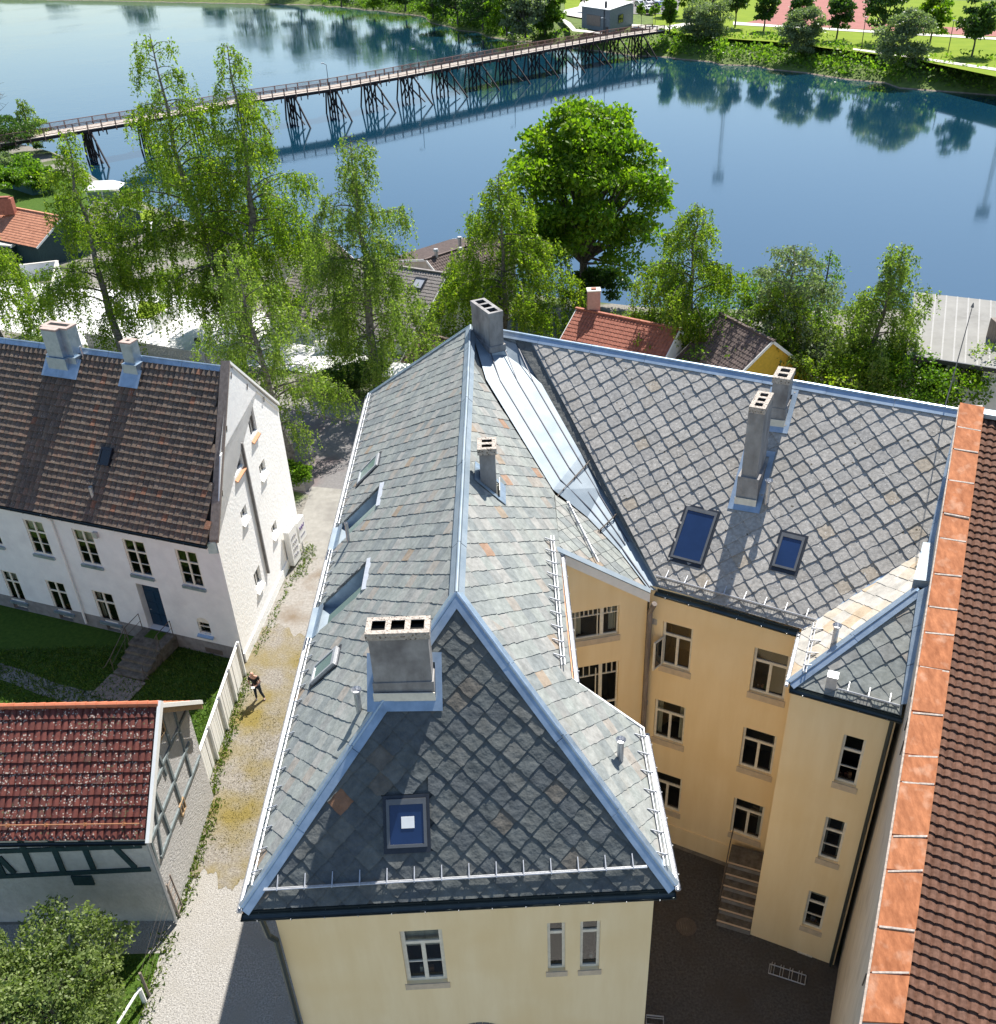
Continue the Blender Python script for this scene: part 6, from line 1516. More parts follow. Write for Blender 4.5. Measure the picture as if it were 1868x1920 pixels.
# ---------------------------------------------------------------- houses between street and river
def gable_house(name, label, A, B, wn, wf_, ez_n, mat, wallm, zb=-1.5, cat='house', over=.25, course=.34, tw=.26, ridge=True, rows=True):
    """A, B ridge ends (left, right); wn/wf_ horizontal run of the near/far slope; ez_n eave height"""
    A, B = V(A), V(B); u = (B - A); u.z = 0; u.normalize(); nn = V((u.y, -u.x, 0)); nn = nn if nn.y < 0 else -nn
    t = thing(name, label, cat, ((A.x + B.x) / 2, (A.y + B.y) / 2, zb)); L_ = (B - A).length; rz = (A.z + B.z) / 2
    drop = rz - ez_n
    E0, E1 = A + nn * wn - V((0, 0, drop)), B + nn * wn - V((0, 0, drop)); F0, F1 = A - nn * wf_ - V((0, 0, drop)), B - nn * wf_ - V((0, 0, drop))
    g = G(); g.poly([E0, E1, B, A]); g.poly([B, A, F0, F1]); rf = g.make('roof', mat, t)
    if rows:
        g = G()
        for (e, dirn) in ((E0, A - E0), (F0, A - F0)):
            SL = dirn.length; dv = dirn.normalized(); nrm = u.cross(dv); nrm = nrm if nrm.z > 0 else -nrm
            nr_, nc = int(SL / course), int(L_ / tw)
            for j in range(nr_):
                tr = rng.random() * .3
                for i in range(nc):
                    a = e + u * (i * tw) + dv * (j * course); m_ = u * (tw * .5) + nrm * .055; q = u * (tw * .98)
                    g.add([a + nrm * .03, a + m_ + nrm * .03, a + q + nrm * .03, a + dv * course * 1.05, a + dv * course * 1.05 + m_, a + dv * course * 1.05 + q], [[0, 1, 4, 3], [1, 2, 5, 4], [0, 2, 1]], (tr + rng.random() * .7))
        g.make('roof_tile', mat, t, kind='stuff')
    if ridge: G().bar(A + V((0, 0, .06)) - u * .1, B + V((0, 0, .06)) + u * .1, .24, .12).make('ridge_tile', mat, t)
    ins_ = over
    g = G(); c = [A + nn * (wn - ins_) + u * ins_, B + nn * (wn - ins_) - u * ins_, B - nn * (wf_ - ins_) - u * ins_, A - nn * (wf_ - ins_) + u * ins_]; zt = ez_n + drop * ins_ / wn - .05
    for k in range(4):
        p, q = c[k], c[(k + 1) % 4]; pts = [(p.x, p.y, zb), (q.x, q.y, zb), (q.x, q.y, zt), (p.x, p.y, zt)]
        if k in (1, 3):
            m_ = (B - u * ins_) if k == 1 else (A + u * ins_); pts.insert(3, (m_.x, m_.y, rz - .1))
        g.poly(pts)
    g.make('wall', wallm, t)
    for (p, q) in ((E0, A), (A, F0), (E1, B), (B, F1)): G().bar(p - V((0, 0, .04)), q - V((0, 0, .04)), .05, .2).make('verge_board', m_white, t)
    gutter(t, E0 + nn * .06 - V((0, 0, .05)), E1 + nn * .06 - V((0, 0, .05)), .07, n=3)
    return t, u, nn, E0, E1
def win_box(t, p, u, w_, h_, n, fm=None, gm=None, bars=((.5, 0, .5, 1),)):
    wfr = Plane(p, u, (0, 0, 1)); wfr.n = V(n); return window(t, wfr, (0, 0, w_, h_), bars, fm or m_white, gm, depth=-.04, fw=.09)
# red tiled house under the maple
a, b = at(1082, 579, 4.2), at(1216, 606, 4.2); d_ = (b - a).normalized()
t, u, nn, E0, E1 = gable_house('red_roof_house', 'house with bright red clay tile roof and pink chimney in front of the river', a, b + d_ * 2.5, 5.2, 4.0, .9, m_tile_redfar, m_white_smooth, -1.2)
c = at(1113, 575, 4.4); g = G(); g.box((c.x, c.y, 4.7), (.95, .75, 2.0)); ck = g.make('chimney', flat('pink_render', (.50, .30, .25), .9), t)
G().box((c.x, c.y, 5.73), (1.05, .85, .08)).make('chimney_cap', m_path, ck); G().box((c.x, c.y, 5.8), (.35, .3, .1)).make('flue', m_tile_redfar, ck)
# grey roofed house behind the tall weeping birch
a, b = at(569, 474, 4.6), at(841, 514, 4.6)
t, u, nn, E0, E1 = gable_house('grey_roof_house', 'white house with long grey-brown tile roof behind the tall weeping birch', a, b, 6.3, 5.0, .9, m_tile_grey, m_white_smooth, -1.4)
wtop = at(786, 531, 3.9); sl_v = ((a - (E0)).normalized()); pr = Plane(E0 + V((0, 0, .06)), u, sl_v); q = pr.px(786, 531); skylight(t, pr, q[0] - .5, q[1] - .6, 1.0, 1.1, m_galv, m_darkframe)
p = E1 + V((-.2, 0, -1.2)); G().obox(p - V((2.6, -.3, 0)), V((2.4, .2, 0)), nn * 2.2, V((0, 0, .15))).make('canopy', m_darkframe, t)
G().obox(E1 + V((-3.5, -.2, -2.6)), u * 4.6, nn * .2, V((0, 0, 1.5))).make('garden_wall', m_white_smooth, t)
# dark brown roof by the water
a, b = at(798, 487, 3.6), at(885, 459, 3.6); d_ = (b - a).normalized()
t, u, nn, E0, E1 = gable_house('brown_roof_house', 'dark brown tiled house with vent pipes right at the water', a, b + d_ * 3.5, 2.6, 7.0, 1.9, m_tile_dbrown, m_parapet, -2.6)
for (px, z) in (((819, 489), 3.2), ((863, 466), 3.4), ((864, 486), 2.8)):
    q = at(*px, z); G().tube(q - V((0, 0, .6)), q + V((0, 0, .9)), .16, .16, 8).make('vent_pipe', m_galv, t); G().tube(q + V((0, 0, .9)), q + V((0, 0, 1.1)), .26, .2, 8).make('vent_cowl', m_galv, t)
q = at(846, 480, 3.05); G().obox(q - u * 1.0, u * 2.0, nn * 1.0 - V((0, 0, .5)), V((0, 0, .12))).make('roof_hatch', m_white, t)
# far left part of the same row
a, b = at(548, 462, 3.4), at(612, 438, 3.4)
gable_house('brown_roof_house', 'brown tiled house half hidden left of the tall weeping birch', a, b, 3.4, 4, 1.4, m_tile_dbrown, m_parapet, -2.4)
# small brown roof and parasol beside the slate roof corner
a, b = at(783, 623, 2.7), at(856, 641, 2.7); d_ = (b - a).normalized()
gable_house('garden_shed', 'small shed with reddish brown tile roof just beyond the slate roof edge', a, b + d_ * 1.0, 2.3, 1.0, 1.1, m_tile_dbrown if False else m_tile_old, m_greywood, -.1, cat='shed', tw=.3, course=.38)
q = at(752, 692, 2.3); t = thing('parasol', 'white square garden parasol beside the brown shed', 'parasol', (q.x, q.y, 0)); G().tube((q.x, q.y, 0), (q.x, q.y, 2.7), .03).make('pole', m_galv, t)
g = G(); R_ = 1.5; k4 = [(q.x + R_ * math.cos(.5 + math.pi / 2 * i), q.y + R_ * math.sin(.5 + math.pi / 2 * i), 2.25) for i in range(4)]
for i in range(4): g.poly([k4[i], k4[(i + 1) % 4], (q.x, q.y, 2.8)]); g.poly([k4[i], k4[(i + 1) % 4], (k4[(i + 1) % 4][0], k4[(i + 1) % 4][1], 2.1), (k4[i][0], k4[i][1], 2.1)])
g.make('canopy', m_white, t)
# grey flat-pitched building on the right
gz = 3.6; a, b, c, d_ = at(1714, 551, gz + .6), at(1900, 572, gz + .6), at(1900, 700, gz), at(1700, 668, gz)
t = thing('grey_roof_building', 'low white building with broad pale grey felt roof at the right edge', 'building', (a.x, c.y, 0))
m_felt = M('grey_felt', [(.20, .195, .18), (.28, .275, .255)], scale=.5, rough=.95, streak=(1, 1, 1), stops2=(.45, .7, (.25, .245, .23)), scale2=2.5)
g = G(); g.prism([d_, c, b, a], (0, 0, .16)); g.make('roof', m_felt, t)
for i in range(1, 9):
    p, q = lerp(a, b, i / 9) + V((0, 0, .17)), lerp(d_, c, i / 9) + V((0, 0, .17)); G().bar(p, q, .10, .012).make('roof_seam', flat('pale_felt_lap', (.33, .325, .31), .95), t)
G().bar(d_ + V((0, -.05, .02)), c + V((0, -.05, .02)), .12, .3).make('fascia', m_darkframe, t)
g = G(); dd2 = V((0, .5, 0))
for p, q in ((d_ + dd2, c + dd2), (d_ + dd2 + V((.3, 0, 0)), a - dd2 + V((.3, 0, 0)))): g.poly([(p.x, p.y, -.5), (q.x, q.y, -.5), (q.x, q.y, q.z), (p.x, p.y, p.z)])
g.make('wall', m_white_smooth, t)
uu = (c - d_).normalized(); 
for (px, w_, h_) in (((1716, 735), 1.6, 2.4), ((1795, 722), 1.3, 1.5)):
    q = onplane(px[0], px[1], d_ + dd2, V((uu.y, -uu.x, 0))); win_box(t, q, uu, w_, h_, V((uu.y, -uu.x, 0)), m_darkframe, bars=((0, .6, 1, .6),))
q = at(1868, 625, gz + .9); G().box((q.x + .6, q.y, gz + .9), (1.8, 1.2, 1.8)).make('chimney', m_greywood, t)
# yellow house hidden by the grey willow
a, b = at(1350, 588, 4.6), at(1450, 640, 4.6)
gable_house('yellow_house', 'yellow house with dark red roof almost hidden behind the grey willow', a, b, 4.4, 4, 1.4, m_tile_dbrown, flat('yellow_boards', (.62, .40, .05), .8), -.5)
# dark timber house with orange roof at the left edge
zr_ = 3.4; a, b = at(-70, 372, zr_), at(118, 407, zr_)
t, u, nn, E0, E1 = gable_house('orange_roof_house', 'dark timber house with faded orange tile roof at the left edge', a, b, 4.0, 3.8, 1.2, m_tile_orangefar, m_timber, -1.6)
c = at(10, 388, 3.8); g = G(); g.box((c.x, c.y, 3.9), (2.0, .8, 1.7)); ck = g.make('chimney', m_tile_redfar, t); G().box((c.x, c.y, 4.8), (1.5, .6, .25)).make('chimney_cap', m_tile_redfar, ck)
fz_ = .9; a, b, c, d_ = at(-60, 425, fz_), at(72, 438, fz_), at(20, 463, fz_), at(-90, 455, fz_)
g = G(); g.prism([a, b, c, d_], (0, 0, .15)); g.make('flat_roof', m_path, t)
g = G()
for p, q in ((c, b), (d_, c)): g.poly([(p.x, p.y, -1.6), (q.x, q.y, -1.6), (q.x, q.y, fz_), (p.x, p.y, fz_)])
g.make('annex_wall', m_timber, t); G().bar(c + V((0, -.05, .05)), b + V((0, -.05, .05)), .1, .28).make('fascia', m_white, t)
ub = (b - c); ub.z = 0; ub.normalize(); nb_ = V((ub.y, -ub.x, 0))
for k in range(3): win_box(t, V((c.x, c.y, -.9)) + ub * (.8 + k * 1.15) + nb_ * .05, ub, 1.0, 1.5, nb_, bars=((.5, 0, .5, 1, .05), (0, .5, 1, .5, .05)))
q = at(88, 440, 1.3); q2 = at(76, 498, -1.2); G().bar(q, q2, .5, .2).make('barge_board', m_white, t)
# second dark house
a, b = at(176, 380, 2.2), at(232, 386, 2.2)
t, u, nn, E0, E1 = gable_house('dark_cottage', 'small dark blue cottage with white trim and flat annex beside the waterside lawn', a, b, 2.6, 2.6, .8, m_tile_grey, m_timber, -1.8, rows=False)
win_box(t, V((E1.x, E1.y, -.9)) - u * 1.8 - nn * .18, u, 1.1, 1.4, nn, bars=((.5, 0, .5, 1, .06), (0, .5, 1, .5, .05)))
p = at(190, 425, -.1); q = at(248, 420, -.1); r3 = at(225, 405, -.1); g = G(); g.prism([p, q, r3, r3 + (p - q) * .9], (0, 0, .25)); g.make('annex_roof', m_felt, t)
g = G(); g.poly([(p.x, p.y, -1.8), (q.x, q.y, -1.8), q, p]); g.poly([(q.x, q.y, -1.8), (r3.x, r3.y, -1.8), r3, q]); g.make('annex_wall', m_timber, t)
# glass garden pavilion and green shed
q = at(205, 385, -1.8); t = thing('pavilion', 'white glazed garden pavilion by the river bank', 'pavilion', q)
for dx in (-2, 0, 2):
    for dy in (-1.3, 1.3): G().box((q.x + dx, q.y + dy, -.6), (.12, .12, 2.4)).make('post', m_white, t)
g = G(); g.add([(q.x - 2.3, q.y - 1.6, .6), (q.x + 2.3, q.y - 1.6, .6), (q.x + 2.3, q.y + 1.6, .6), (q.x - 2.3, q.y + 1.6, .6), (q.x - 1.2, q.y, 1.4), (q.x + 1.2, q.y, 1.4)], [[0, 1, 5, 4], [1, 2, 5], [2, 3, 4, 5], [3, 0, 4]]); g.make('roof', m_white, t)
for dx in (-1, 1): G().box((q.x + dx, q.y - 1.32, -.7), (1.8, .03, 2.0)).make('pane', m_glass_green, t)
a, b, c, d_ = at(4, 316, 1.0), at(34, 310, 1.0), at(80, 321, 1.0), at(52, 330, 1.0)
m_gshed = flat('green_sheet', (.02, .09, .10), .6); t = thing('green_shed', 'flat green garden shed with three white roof strips in the left garden', 'shed', ((a.x + c.x) / 2, (a.y + c.y) / 2, -2))
g = G(); g.prism([d_, c, b, a], (0, 0, .12)); g.make('roof', m_gshed, t)
g = G()
for p, q in ((d_, c), (a, d_)): g.poly([(p.x, p.y, -2.2), (q.x, q.y, -2.2), q, p])
g.make('wall', m_gshed, t)
for f_ in (.3, .6, .9): p, q = lerp(a, d_, f_), lerp(b, c, f_); G().bar(p + V((0, 0, .16)), q + V((0, 0, .16)), .3, .06).make('roof_strip', m_path, t)
# yard walls and picket fence on the far side of the street
def yard_wall(label, pts, h, mat, th=.2, name='garden_wall', slat=False):
    P_ = [at(*p) for p in pts]; t = thing(name, label, 'fence' if slat else 'wall', P_[0])
    for a, b in zip(P_[:-1], P_[1:]):
        a, b = V((a.x, a.y, ter(a.x, a.y))), V((b.x, b.y, ter(b.x, b.y)))
        if not slat: G().bar(a + V((0, 0, h / 2)), b + V((0, 0, h / 2)), th, h).make('wall', mat, t); G().bar(a + V((0, 0, h + .03)), b + V((0, 0, h + .03)), th + .1, .06).make('coping', m_path, t)
        else:
            n_ = int((b - a).length / .16); me = bpy.data.meshes.new('picket'); ang = math.atan2((b - a).y, (b - a).x); gg = G().obox((0, 0, 0), (.12, 0, 0), (0, .03, 0), (0, 0, h)); me.from_pydata(gg.v, [], gg.f); me.materials.append(mat)
            rest = G()
            for i in range(n_):
                p = lerp(a, b, i / n_)
                if i < 290: inst(me, 'picket', t, p - base_of(t), (0, 0, ang))
            for z in (.3, h - .25): G().bar(a + V((0, .05, z)), b + V((0, .05, z)), .05, .1).make('rail', mat, t)
m_paleboard = flat('pale_grey_boards', (.42, .40, .35), .9)
yard_wall('long pale grey picket fence across the street behind the white house', [(165, 648), (425, 700)], 1.5, m_paleboard, name='picket_fence', slat=True)
yard_wall('short pale grey picket fence right of the dull olive birch', [(560, 745), (625, 722)], 1.5, m_paleboard, name='picket_fence', slat=True)
yard_wall('white wall along the lawn wedge in the white yard', [(285, 612), (330, 580)], 1.2, m_white_smooth)
yard_wall('white wall below the dark timber house', [(40, 510), (110, 500), (100, 560)], 1.6, m_white_smooth)
yard_wall('low white wall between yard and weeping birch', [(590, 655), (800, 640)], 1.0, m_white_smooth)
# street lamp and round road sign
q = at(1366, 700); t = thing('street_lamp', 'grey street lamp with wide flat head behind the slate ridge', 'street lamp', (q.x, q.y, 0))
top = onplane(1366, 658, V((q.x, q.y, 0)), V((0, 1, 0))); zt = top.z
G().path([(q.x, q.y, 0), (q.x, q.y, zt - .3), (q.x - .05, q.y, zt), (q.x - .25, q.y, zt + .08)], .06, 8).make('pole', m_galv, t); G().box((q.x - .65, q.y, zt + .02), (.9, .5, .22)).make('lamp_head', m_galv, t)
q = at(388, 694); t = thing('road_sign', 'round road sign on a grey pole at the picket fence', 'road sign', (q.x, q.y, 0)); G().tube((q.x, q.y, 0), (q.x, q.y, 3.2), .05).make('pole', m_galv, t); G().tube((q.x - .25, q.y - .08, 2.45), (q.x - .2, q.y + .0, 2.45), .33, .33, 14).make('sign_disc', m_darkframe, t)

# ---------------------------------------------------------------- wooden bridge
br = thing('timber_bridge', 'long brown timber trestle footbridge across the river', 'bridge', (-20, 212, WZ))
NE_ = [at(x, y, 1.1) for x, y in ((-30, 274), (137, 247), (274, 225), (480, 187), (639, 164), (743, 145), (886, 118), (1029, 92), (1172, 67), (1246, 57))]
BW = 4.3
def bdir(i): return (NE_[min(i + 1, len(NE_) - 1)] - NE_[max(0, min(i, len(NE_) - 2))]).normalized()
def bpt(s):
    for i in range(len(NE_) - 1):
        L_ = (NE_[i + 1] - NE_[i]).length
        if s <= L_ or i == len(NE_) - 2:
            d = (NE_[i + 1] - NE_[i]).normalized(); return NE_[i] + d * s, d, V((-d.y, d.x, 0))
        s -= L_
BL = sum((NE_[i + 1] - NE_[i]).length for i in range(len(NE_) - 1))
seg = [bpt(BL * i / 40) for i in range(41)]
g = G(); gb = G()
for (p, d, n), (q, e, m_) in zip(seg[:-1], seg[1:]):
    for k in range(6): 
        a, b = lerp(p, q, k / 6), lerp(p, q, (k + .97) / 6); g.obox(a - V((0, 0, .08)), n * BW, b - a, V((0, 0, .08 + rng.uniform(0, .015))), rng.random())
    for o_ in (.25, 1.5, 2.8, 4.05): gb.bar(p + n * o_ - V((0, 0, .33)), q + n * o_ - V((0, 0, .33)), .3, .45)
g.make('deck', m_deck, br); gb.make('girder', m_pile, br)
nposts = int(BL / 2.25)
mp_ = bpy.data.meshes.new('railing_post'); gg = G().box((0, 0, .35), (.16, .16, 1.9)); mp_.from_pydata(gg.v, [], gg.f); mp_.materials.append(m_railwood)
gbal = G(); grail = G()
for side in (0.06, BW - .06):
    last = None
    for i in range(nposts + 1):
        p, d, n = bpt(BL * i / nposts); q = p + n * side; inst(mp_, 'railing_post', br, q - V((0, 0, .15)) - base_of(br), (0, 0, math.atan2(d.y, d.x)))
        if last is not None:
            for z, h in ((1.15, .1), (.2, .08)): grail.bar(last + V((0, 0, z)), q + V((0, 0, z)), .12, h)
            nb2 = 12
            for k in range(1, nb2): a = lerp(last, q, k / nb2); gbal.obox(a + V((-.02, -.02, .2)), (.045, 0, 0), (0, .045, 0), (0, 0, .93))
        last = q
grail.make('railing', m_railwood, br); gbal.make('baluster', m_railwood, br, kind='stuff')
# trestles: four piles under the deck, raking legs both sides, braces
for xx in [-66.3, -58.9, -51.6, -44.5, -37.4, -30.4, -23.6, -16.9, -10.2, -3.6, 3.0, 9.4, 15.7, 22.2, 28.6, 34.6]:
    lo_, hi_ = 0, BL
    for _ in range(40):
        mid_ = (lo_ + hi_) / 2
        if bpt(mid_)[0].x < xx: lo_ = mid_
        else: hi_ = mid_
    p, d, n = bpt(lo_); p = V((p.x, p.y, 0)); zt = .55
    g = G(); g.bar(p - n * .5 + V((0, 0, zt)), p + n * (BW + .4) + V((0, 0, zt)), .35, .35)
    for a, b in ((.3, 2.6), (2.6, .3), (1.6, 4.1), (4.1, 1.6)): g.bar(p + n * a + V((0, 0, zt - .2)) + d * .16, p + n * b + V((0, 0, WZ + .5)) + d * .16, .16, .2)
    g.bar(p + n * -1.9 + V((0, 0, WZ + 1.0)) - d * .16, p + n * .9 + V((0, 0, zt - 1.8)) - d * .16, .14, .18)
    g.bar(p + n * .2 + V((0, 0, zt - 2.2)) - d * .16, p + n * -3.4 + V((0, 0, WZ + .35)) - d * .16, .14, .18)
    tr = g.make('trestle', m_pile, br)
    for o_ in (.4, 1.6, 2.8, 3.9): G().tube(p + n * o_ + V((0, 0, zt)), p + n * o_ + V((0, 0, WZ - 1.2)), .17, .17, 6).make('pile', m_pile, tr)
    G().tube(p + n * -.3 + V((0, 0, zt)), p + n * -5.7 + V((0, 0, WZ - .2)), .17, .17, 6).make('raking_pile', m_pile, tr)
    G().tube(p + n * (BW + .2) + V((0, 0, zt)), p + n * (BW + 1.4) + V((0, 0, WZ - .8)), .17, .17, 6).make('raking_pile', m_pile, tr)
    G().tube(p + n * -1.6 + V((0, 0, zt - .9)), p + n * -2.0 + V((0, 0, WZ - 1.0)), .15, .15, 6).make('pile', m_pile, tr)
    for k in (-2.6, -1.3, 1.3, 2.6):    # short posts under the railing between trestles
        p2, d2, n2 = bpt(min(BL, max(0, lo_ + k))); G().box(tuple(p2 + n2 * .02 + V((0, 0, -.75))), (.16, .16, .9)).make('hanger_post', m_pile, tr)
for i, xx in enumerate((-56.0, -31.5, -15.7, 3.4, 25.0)):
    lo_, hi_ = 0, BL
    for _ in range(40):
        mid_ = (lo_ + hi_) / 2
        if bpt(mid_)[0].x < xx: lo_ = mid_
        else: hi_ = mid_
    p, d, n = bpt(lo_); q = p + n * .0
    nm = ['in front of the left birch top', 'right of the twin-topped birch', 'at the middle of the bridge', 'nearest the maple top', 'in front of the pump house'][i]
    t = thing('bridge_lamp', 'thin dark lamp post on the bridge ' + nm, 'lamp post', q, 'lamp posts on the bridge')
    G().tube(q, q + V((0, 0, 4.2)), .07, .05, 6).make('pole', m_darkframe, t); G().bar(q + V((0, 0, 4.15)), q + n * .9 + V((0, 0, 4.4)) - d * .3, .07, .07).make('arm', m_darkframe, t); G().box(tuple(q + n * .9 + V((0, 0, 4.38)) - d * .3), (.5, .3, .16)).make('lamp_head', m_galv, t)
# ---------------------------------------------------------------- far bank
q = at(1120, 57, -.3)
a, b, c = at(1091, 52, -.2), at(1143, 61, -.2), at(1187, 47, -.2); d_ = a + (c - b)
hh = 5.0; t = thing('pump_house', 'small grey slate-clad hut with pale roof at the far bridge end', 'building', q)
m_hut = M('grey_shingle', [(.12, .15, .17), (.19, .22, .24)], scale=3, rough=.8)
u1 = (b - a).normalized(); u2 = (c - b).normalized(); n1 = V((u1.y, -u1.x, 0)); n2_ = V((u2.y, -u2.x, 0)); up = V((0, 0, 1))
g = G(); g.prism([a, b, c, d_], up * hh); g.make('wall', m_hut, t)
G().prism([a + up * (hh + .02) - u1 * .3 + n1 * .3, b + up * (hh + .02) + u1 * .3 + n1 * .3, c + up * (hh + .32), d_ + up * (hh + .32)], up * .15).make('roof', m_white, t)
G().obox(lerp(a, b, .2) + n1 * .02 + up * 1.0, (b - a) * .48, up * 2.4, n1 * .12).make('door', m_greywood, t); G().obox(lerp(a, b, .8) + n1 * .02, (b - a) * .025, up * hh, n1 * .1).make('downpipe', m_darkframe, t)
win_box(t, lerp(b, c, .35) + up * 1.5 + n2_ * .05, u2, 3.0, 1.9, n2_, m_darkframe); G().obox(lerp(a, b, .86) + n1 * .02 + up * .2, (b - a) * .1, up * 1.0, n1 * .06).make('hatch', m_darkframe, t)
G().tube(lerp(a, b, .72) + up * (hh + .1) - n1 * 1.2, lerp(a, b, .72) + up * (hh + 1.7) - n1 * 1.2, .35, .3, 8).make('chimney', m_darkframe, t)
FT = 'trees along the sports field'
far_t = [((1432, 58), 9.5, 5.2, 101, l_dark, 'park tree third from the left along the running track'), ((1500, 62), 9.0, 4.6, 102, l_dark, 'narrow park tree behind the middle waterside willow bush'), ((1568, 75), 9.8, 4.8, 103, l_dark, 'round park tree between middle and right willow bush'),
         ((1651, 80), 12.0, 7.6, 104, l_dark, 'largest dark park tree by the sports field'), ((1742, 88), 10.0, 5.6, 105, l_maple, 'bright green park tree behind the right willow bush'), ((1822, 106), 11.0, 5.4, 106, l_dark, 'pointed park tree at the right edge of the field'),
         ((1378, 52), 11.5, 5.6, 107, l_dark, 'dark tree behind the left waterside willow bush'), ((1335, 30), 12, 4.8, 108, l_dark, 'tree at the top edge behind the left willow bush'), ((1290, 35), 12, 4.6, 109, l_maple, 'green tree by the car park corner'), ((1255, 62), 8.5, 2.6, 110, l_shrub, 'thin young tree at the bridge landing'), ((1262, 28), 14, 4.4, 111, l_dark, 'dark tall tree behind the bridge landing'), ((1165, 22), 12, 5, 112, l_dark, 'dark tree behind the hut beside the parked cars')]
for (px, H, W_, sd_i, mt, lb) in far_t:
    b = at(*px, 0); broadleaf('park_tree', lb, (b.x, b.y, -.1), H, (W_ * .56, W_ * .56, H * .44), sd_i, mt, clumps=46, per=110, leaf=.55, trunk=.22, group=FT, flat_bot=-.7, cr=.27)
for (px, H, W_, sd_i, lb) in [((1318, 99), 11.5, 9.4, 121, 'left big grey-green willow bush on the far bank'), ((1497, 124), 10.5, 7.8, 122, 'middle grey-green willow bush on the far bank'), ((1690, 152), 11.5, 9.2, 123, 'right grey-green willow bush at the far water edge')]:
    b = at(*px, -3); broadleaf('willow_bush', lb, (b.x + 1.6, b.y + 5.2, -2.4), H * .97, (W_ * .62, W_ * .42, H * .46), sd_i, l_willow, clumps=80, per=170, leaf=.42, group='willow bushes on the far bank', cat='bush', stem=False, flat_bot=-.95, cr=.28)
# saplings beside the hut
for (px, lb, sd_i) in (((1202, 50), 'young tree right of the hut', 131), ((1228, 48), 'young tree by the bridge rail end', 132), ((1096, 22), 'young tree left of the hut roof', 133)):
    b = at(*px, 0); broadleaf('young_tree', lb, (b.x, b.y, 0), 5.5, (1.2, 1.2, 1.9), sd_i, l_shrub, clumps=14, per=60, leaf=.45, trunk=.08, group='young trees at the far bridge end')
# wooded spit at the top
for k, (px, H, W_, mt, lb) in enumerate([((640, 6), 16, 13, l_dark, 'leftmost dark tree of the wooded spit at the top edge'), ((700, 12), 15, 13, l_maple, 'second tree from the left on the wooded spit'), ((760, 14), 17, 14, l_dark, 'tree at the middle of the spit shore'), ((812, 26), 15, 12, l_shrub, 'bright green tree on the spit above its shore bend'), ((858, 38), 17, 14, l_dark, 'big dark tree on the spit'), ((905, 48), 18, 14, l_dark, 'tallest dark tree of the spit'), ((950, 58), 15, 12, l_maple, 'dark green tree near the spit end'), ((985, 62), 12, 10, l_willow, 'grey-green bush at the spit end'), ((1022, 56), 12, 9, l_shrub, 'rounded tree at the right end of the spit'), ((930, 30), 20, 15, l_dark, 'back tree on the spit cut by the top edge'), ((1090, 5), 10, 8, l_shrub, 'tree by the access road at the top edge'),
    ((560, -12), 22, 15, l_dark, 'tree beyond the top edge left of the spit'), ((470, -25), 24, 17, l_dark, 'tall tree beyond the top edge above the river bend'), ((400, -32), 15, 14, l_dark, 'tree beyond the top edge above the wide water'), ((250, -40), 19, 17, l_dark, 'tree beyond the top edge at upper left'), ((100, -48), 16, 17, l_dark, 'far tree beyond the top left corner'), ((-40, -52), 18, 17, l_dark, 'farthest tree beyond the top left corner')]):
    b = at(*px, -1.5); broadleaf('riverside_tree', lb, (b.x, b.y, -2.5), H, (W_ * .55, W_ * .5, H * .5), 140 + k, mt, clumps=46, per=110, leaf=.8, trunk=.3, group='trees on the wooded spit', flat_bot=-.95, cr=.3)
# undergrowth of the bank
r_ = np.random.default_rng(77); P = []
for (a, b) in zip(fd_[:-1], fd_[1:]):
    if a[0] < -75 or a[0] > 135: continue
    for k in range(800):
        f_ = r_.random(); o_ = r_.uniform(1.5, 15); hgt = r_.random() ** 2 * (2.0 + 1.3 * math.sin(a[0] * .9 + o_ * .4)); z = np.interp(o_, [p[0] for p in prof], [p[1] for p in prof])
        x, y = a[0] + (b[0] - a[0]) * f_ + FD[0] * o_, a[1] + (b[1] - a[1]) * f_ + FD[1] * o_
        if 14 < x < 40 and y > 262 and o_ > 4: continue
        P.append((x, y, z + hgt))
P = np.array(P); v, fc = leaf_cloud(P, .6, -.2, .6, 77); np_mesh('undergrowth', v, fc, l_shrub, None, r_.random(len(P)), kind='stuff', loc=(40, 240, -3))
# floodlight masts of the sports ground, seen mirrored in the water
def mast(px, mirror, label, D=None):
    b = at(*px, 0); 
    d = ray(*mirror); d = V((d.x, d.y, d.z)); t_ = ((b.x - CAM.x) * d.x + (b.y - CAM.y) * d.y) / (d.x ** 2 + d.y ** 2); zm = CAM.z + d.z * t_; top = 2 * WZ - zm
    t = thing('floodlight_mast', label, 'floodlight mast', (b.x, b.y, 0), 'floodlight masts'); g = G()
    for i in range(3):
        a_ = 2.1 * i; g.tube((b.x + .7 * math.cos(a_), b.y + .7 * math.sin(a_), 0), (b.x + .45 * math.cos(a_), b.y + .45 * math.sin(a_), top), .10, .08, 5)
    for k in range(int(top / 2)):
        for i in range(3): a_, c_ = 2.1 * i, 2.1 * (i + 1); g.tube((b.x + .6 * math.cos(a_), b.y + .6 * math.sin(a_), k * 2), (b.x + .6 * math.cos(c_), b.y + .6 * math.sin(c_), k * 2 + 2), .05, None, 4)
    g.make('lattice', m_galv, t)
    for i in range(12): G().box((b.x - 1.5 + (i % 4) * 1.0, b.y, top - 2.4 + (i // 4) * 1.1), (.8, .5, .8)).make('floodlight', m_darkframe, t)
mast((1375, -12), (1341, 340), 'lattice floodlight mast behind the trees left of the running track')
mast((1930, 20), (1850, 408), 'lattice floodlight mast beyond the right edge')
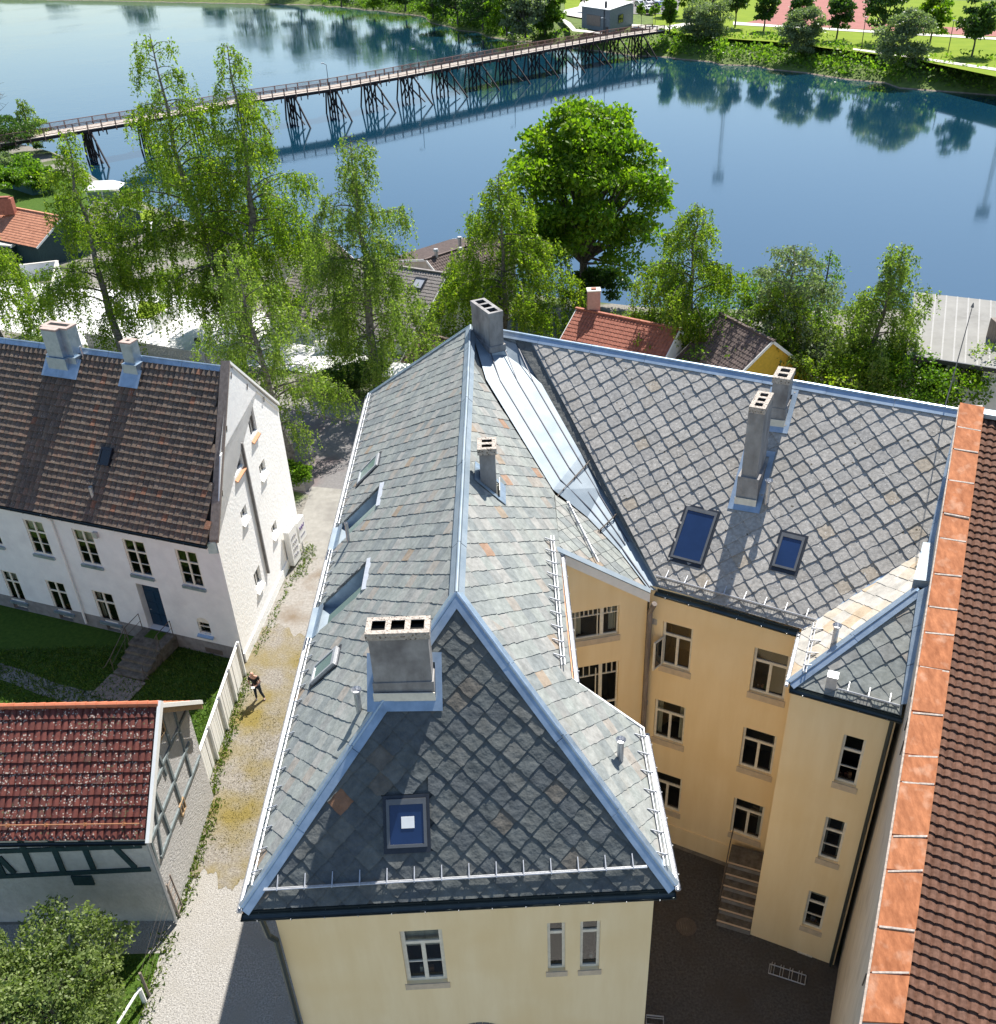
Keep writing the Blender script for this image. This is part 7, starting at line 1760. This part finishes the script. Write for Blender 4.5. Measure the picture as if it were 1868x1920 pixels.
# lamp posts on the far footpath
for (px, lb) in (((1261, 42), 'thin lamp post by the far bridge landing'), ((1478, 55), 'lamp post between the two left park trees'), ((1615, 92), 'lamp post at the footpath below the largest park tree'), ((1777, 102), 'lamp post left of the pointed park tree')):
    b = at(*px, 0); t = thing('lamp_post', lb, 'lamp post', b, 'lamp posts on the far footpath'); G().tube(b, b + V((0, 0, 6)), .09, .06, 6).make('pole', m_darkframe, t); G().box((b.x, b.y, 6.05), (.5, .3, .16)).make('lamp_head', m_galv, t)
# parked cars
def car(p, ang, mat, label):
    t = thing('parked_car', label, 'car', p, 'cars parked across the river'); t.rotation_euler = (0, 0, ang); o = V(p)
    def mk(g, n, m_, par):
        ob = g.make(n, m_, par); return ob
    g = G(); pr_ = [(-2.1, .35), (2.1, .35), (2.15, .75), (1.2, .95), (.55, 1.42), (-1.2, 1.45), (-1.9, .98), (-2.15, .9)]
    g.prism([o + V((x, -.85, z)) for x, z in pr_], (0, 1.7, 0)); mk(g, 'body', mat, t)
    g = G(); g.prism([o + V((x, -.87, z)) for x, z in ((1.0, .98), (.5, 1.34), (-1.15, 1.36), (-1.6, 1.0))], (0, 1.74, 0)); mk(g, 'window', m_glass, t)
    g = G(); g.poly([o + V((1.22, -.72, .97)), o + V((1.22, .72, .97)), o + V((.62, .66, 1.40)), o + V((.62, -.66, 1.40))]); mk(g, 'windscreen', m_glass, t)
    for x in (-1.35, 1.35):
        for y in (-.82, .62): g = G(); g.tube(o + V((x, y, .33)), o + V((x, y + .2, .33)), .33, None, 10); mk(g, 'wheel', m_soot_shade, t)
cc_ = [flat('white_car', (.75, .75, .76), .25), flat('silver_car', (.45, .47, .5), .25, .4), flat('black_car', (.02, .02, .025), .2), flat('blue_car', (.03, .07, .2), .25)]
names = ['white', 'silver', 'black', 'blue']
spots = [((1203, 22), 0, 'white car at the left end of the front row'), ((1216, 20), 0, 'white car second in the front row'), ((1219, 27), 2, 'black car standing nearest the hut'), ((1238, 13), 3, 'blue car at the right end of the front row'), ((1200, 11), 1, 'silver car behind the front row on the left'), ((1214, 8), 0, 'white car in the middle row behind the hut tree'), ((1228, 6), 1, 'silver car in the middle row right side'), ((1243, 4), 0, 'white car at the right end of the middle row'), ((1205, 2), 3, 'blue car in the back row at the top edge'), ((1222, -2), 2, 'black car in the back row at the top edge'), ((1250, 18), 1, 'silver car half hidden by the thin young tree')]
for px, k, lb in spots:
    b = at(*px, .14); car((b.x, b.y, .14), -1.25 + rng.uniform(-.06, .06), cc_[k], lb)
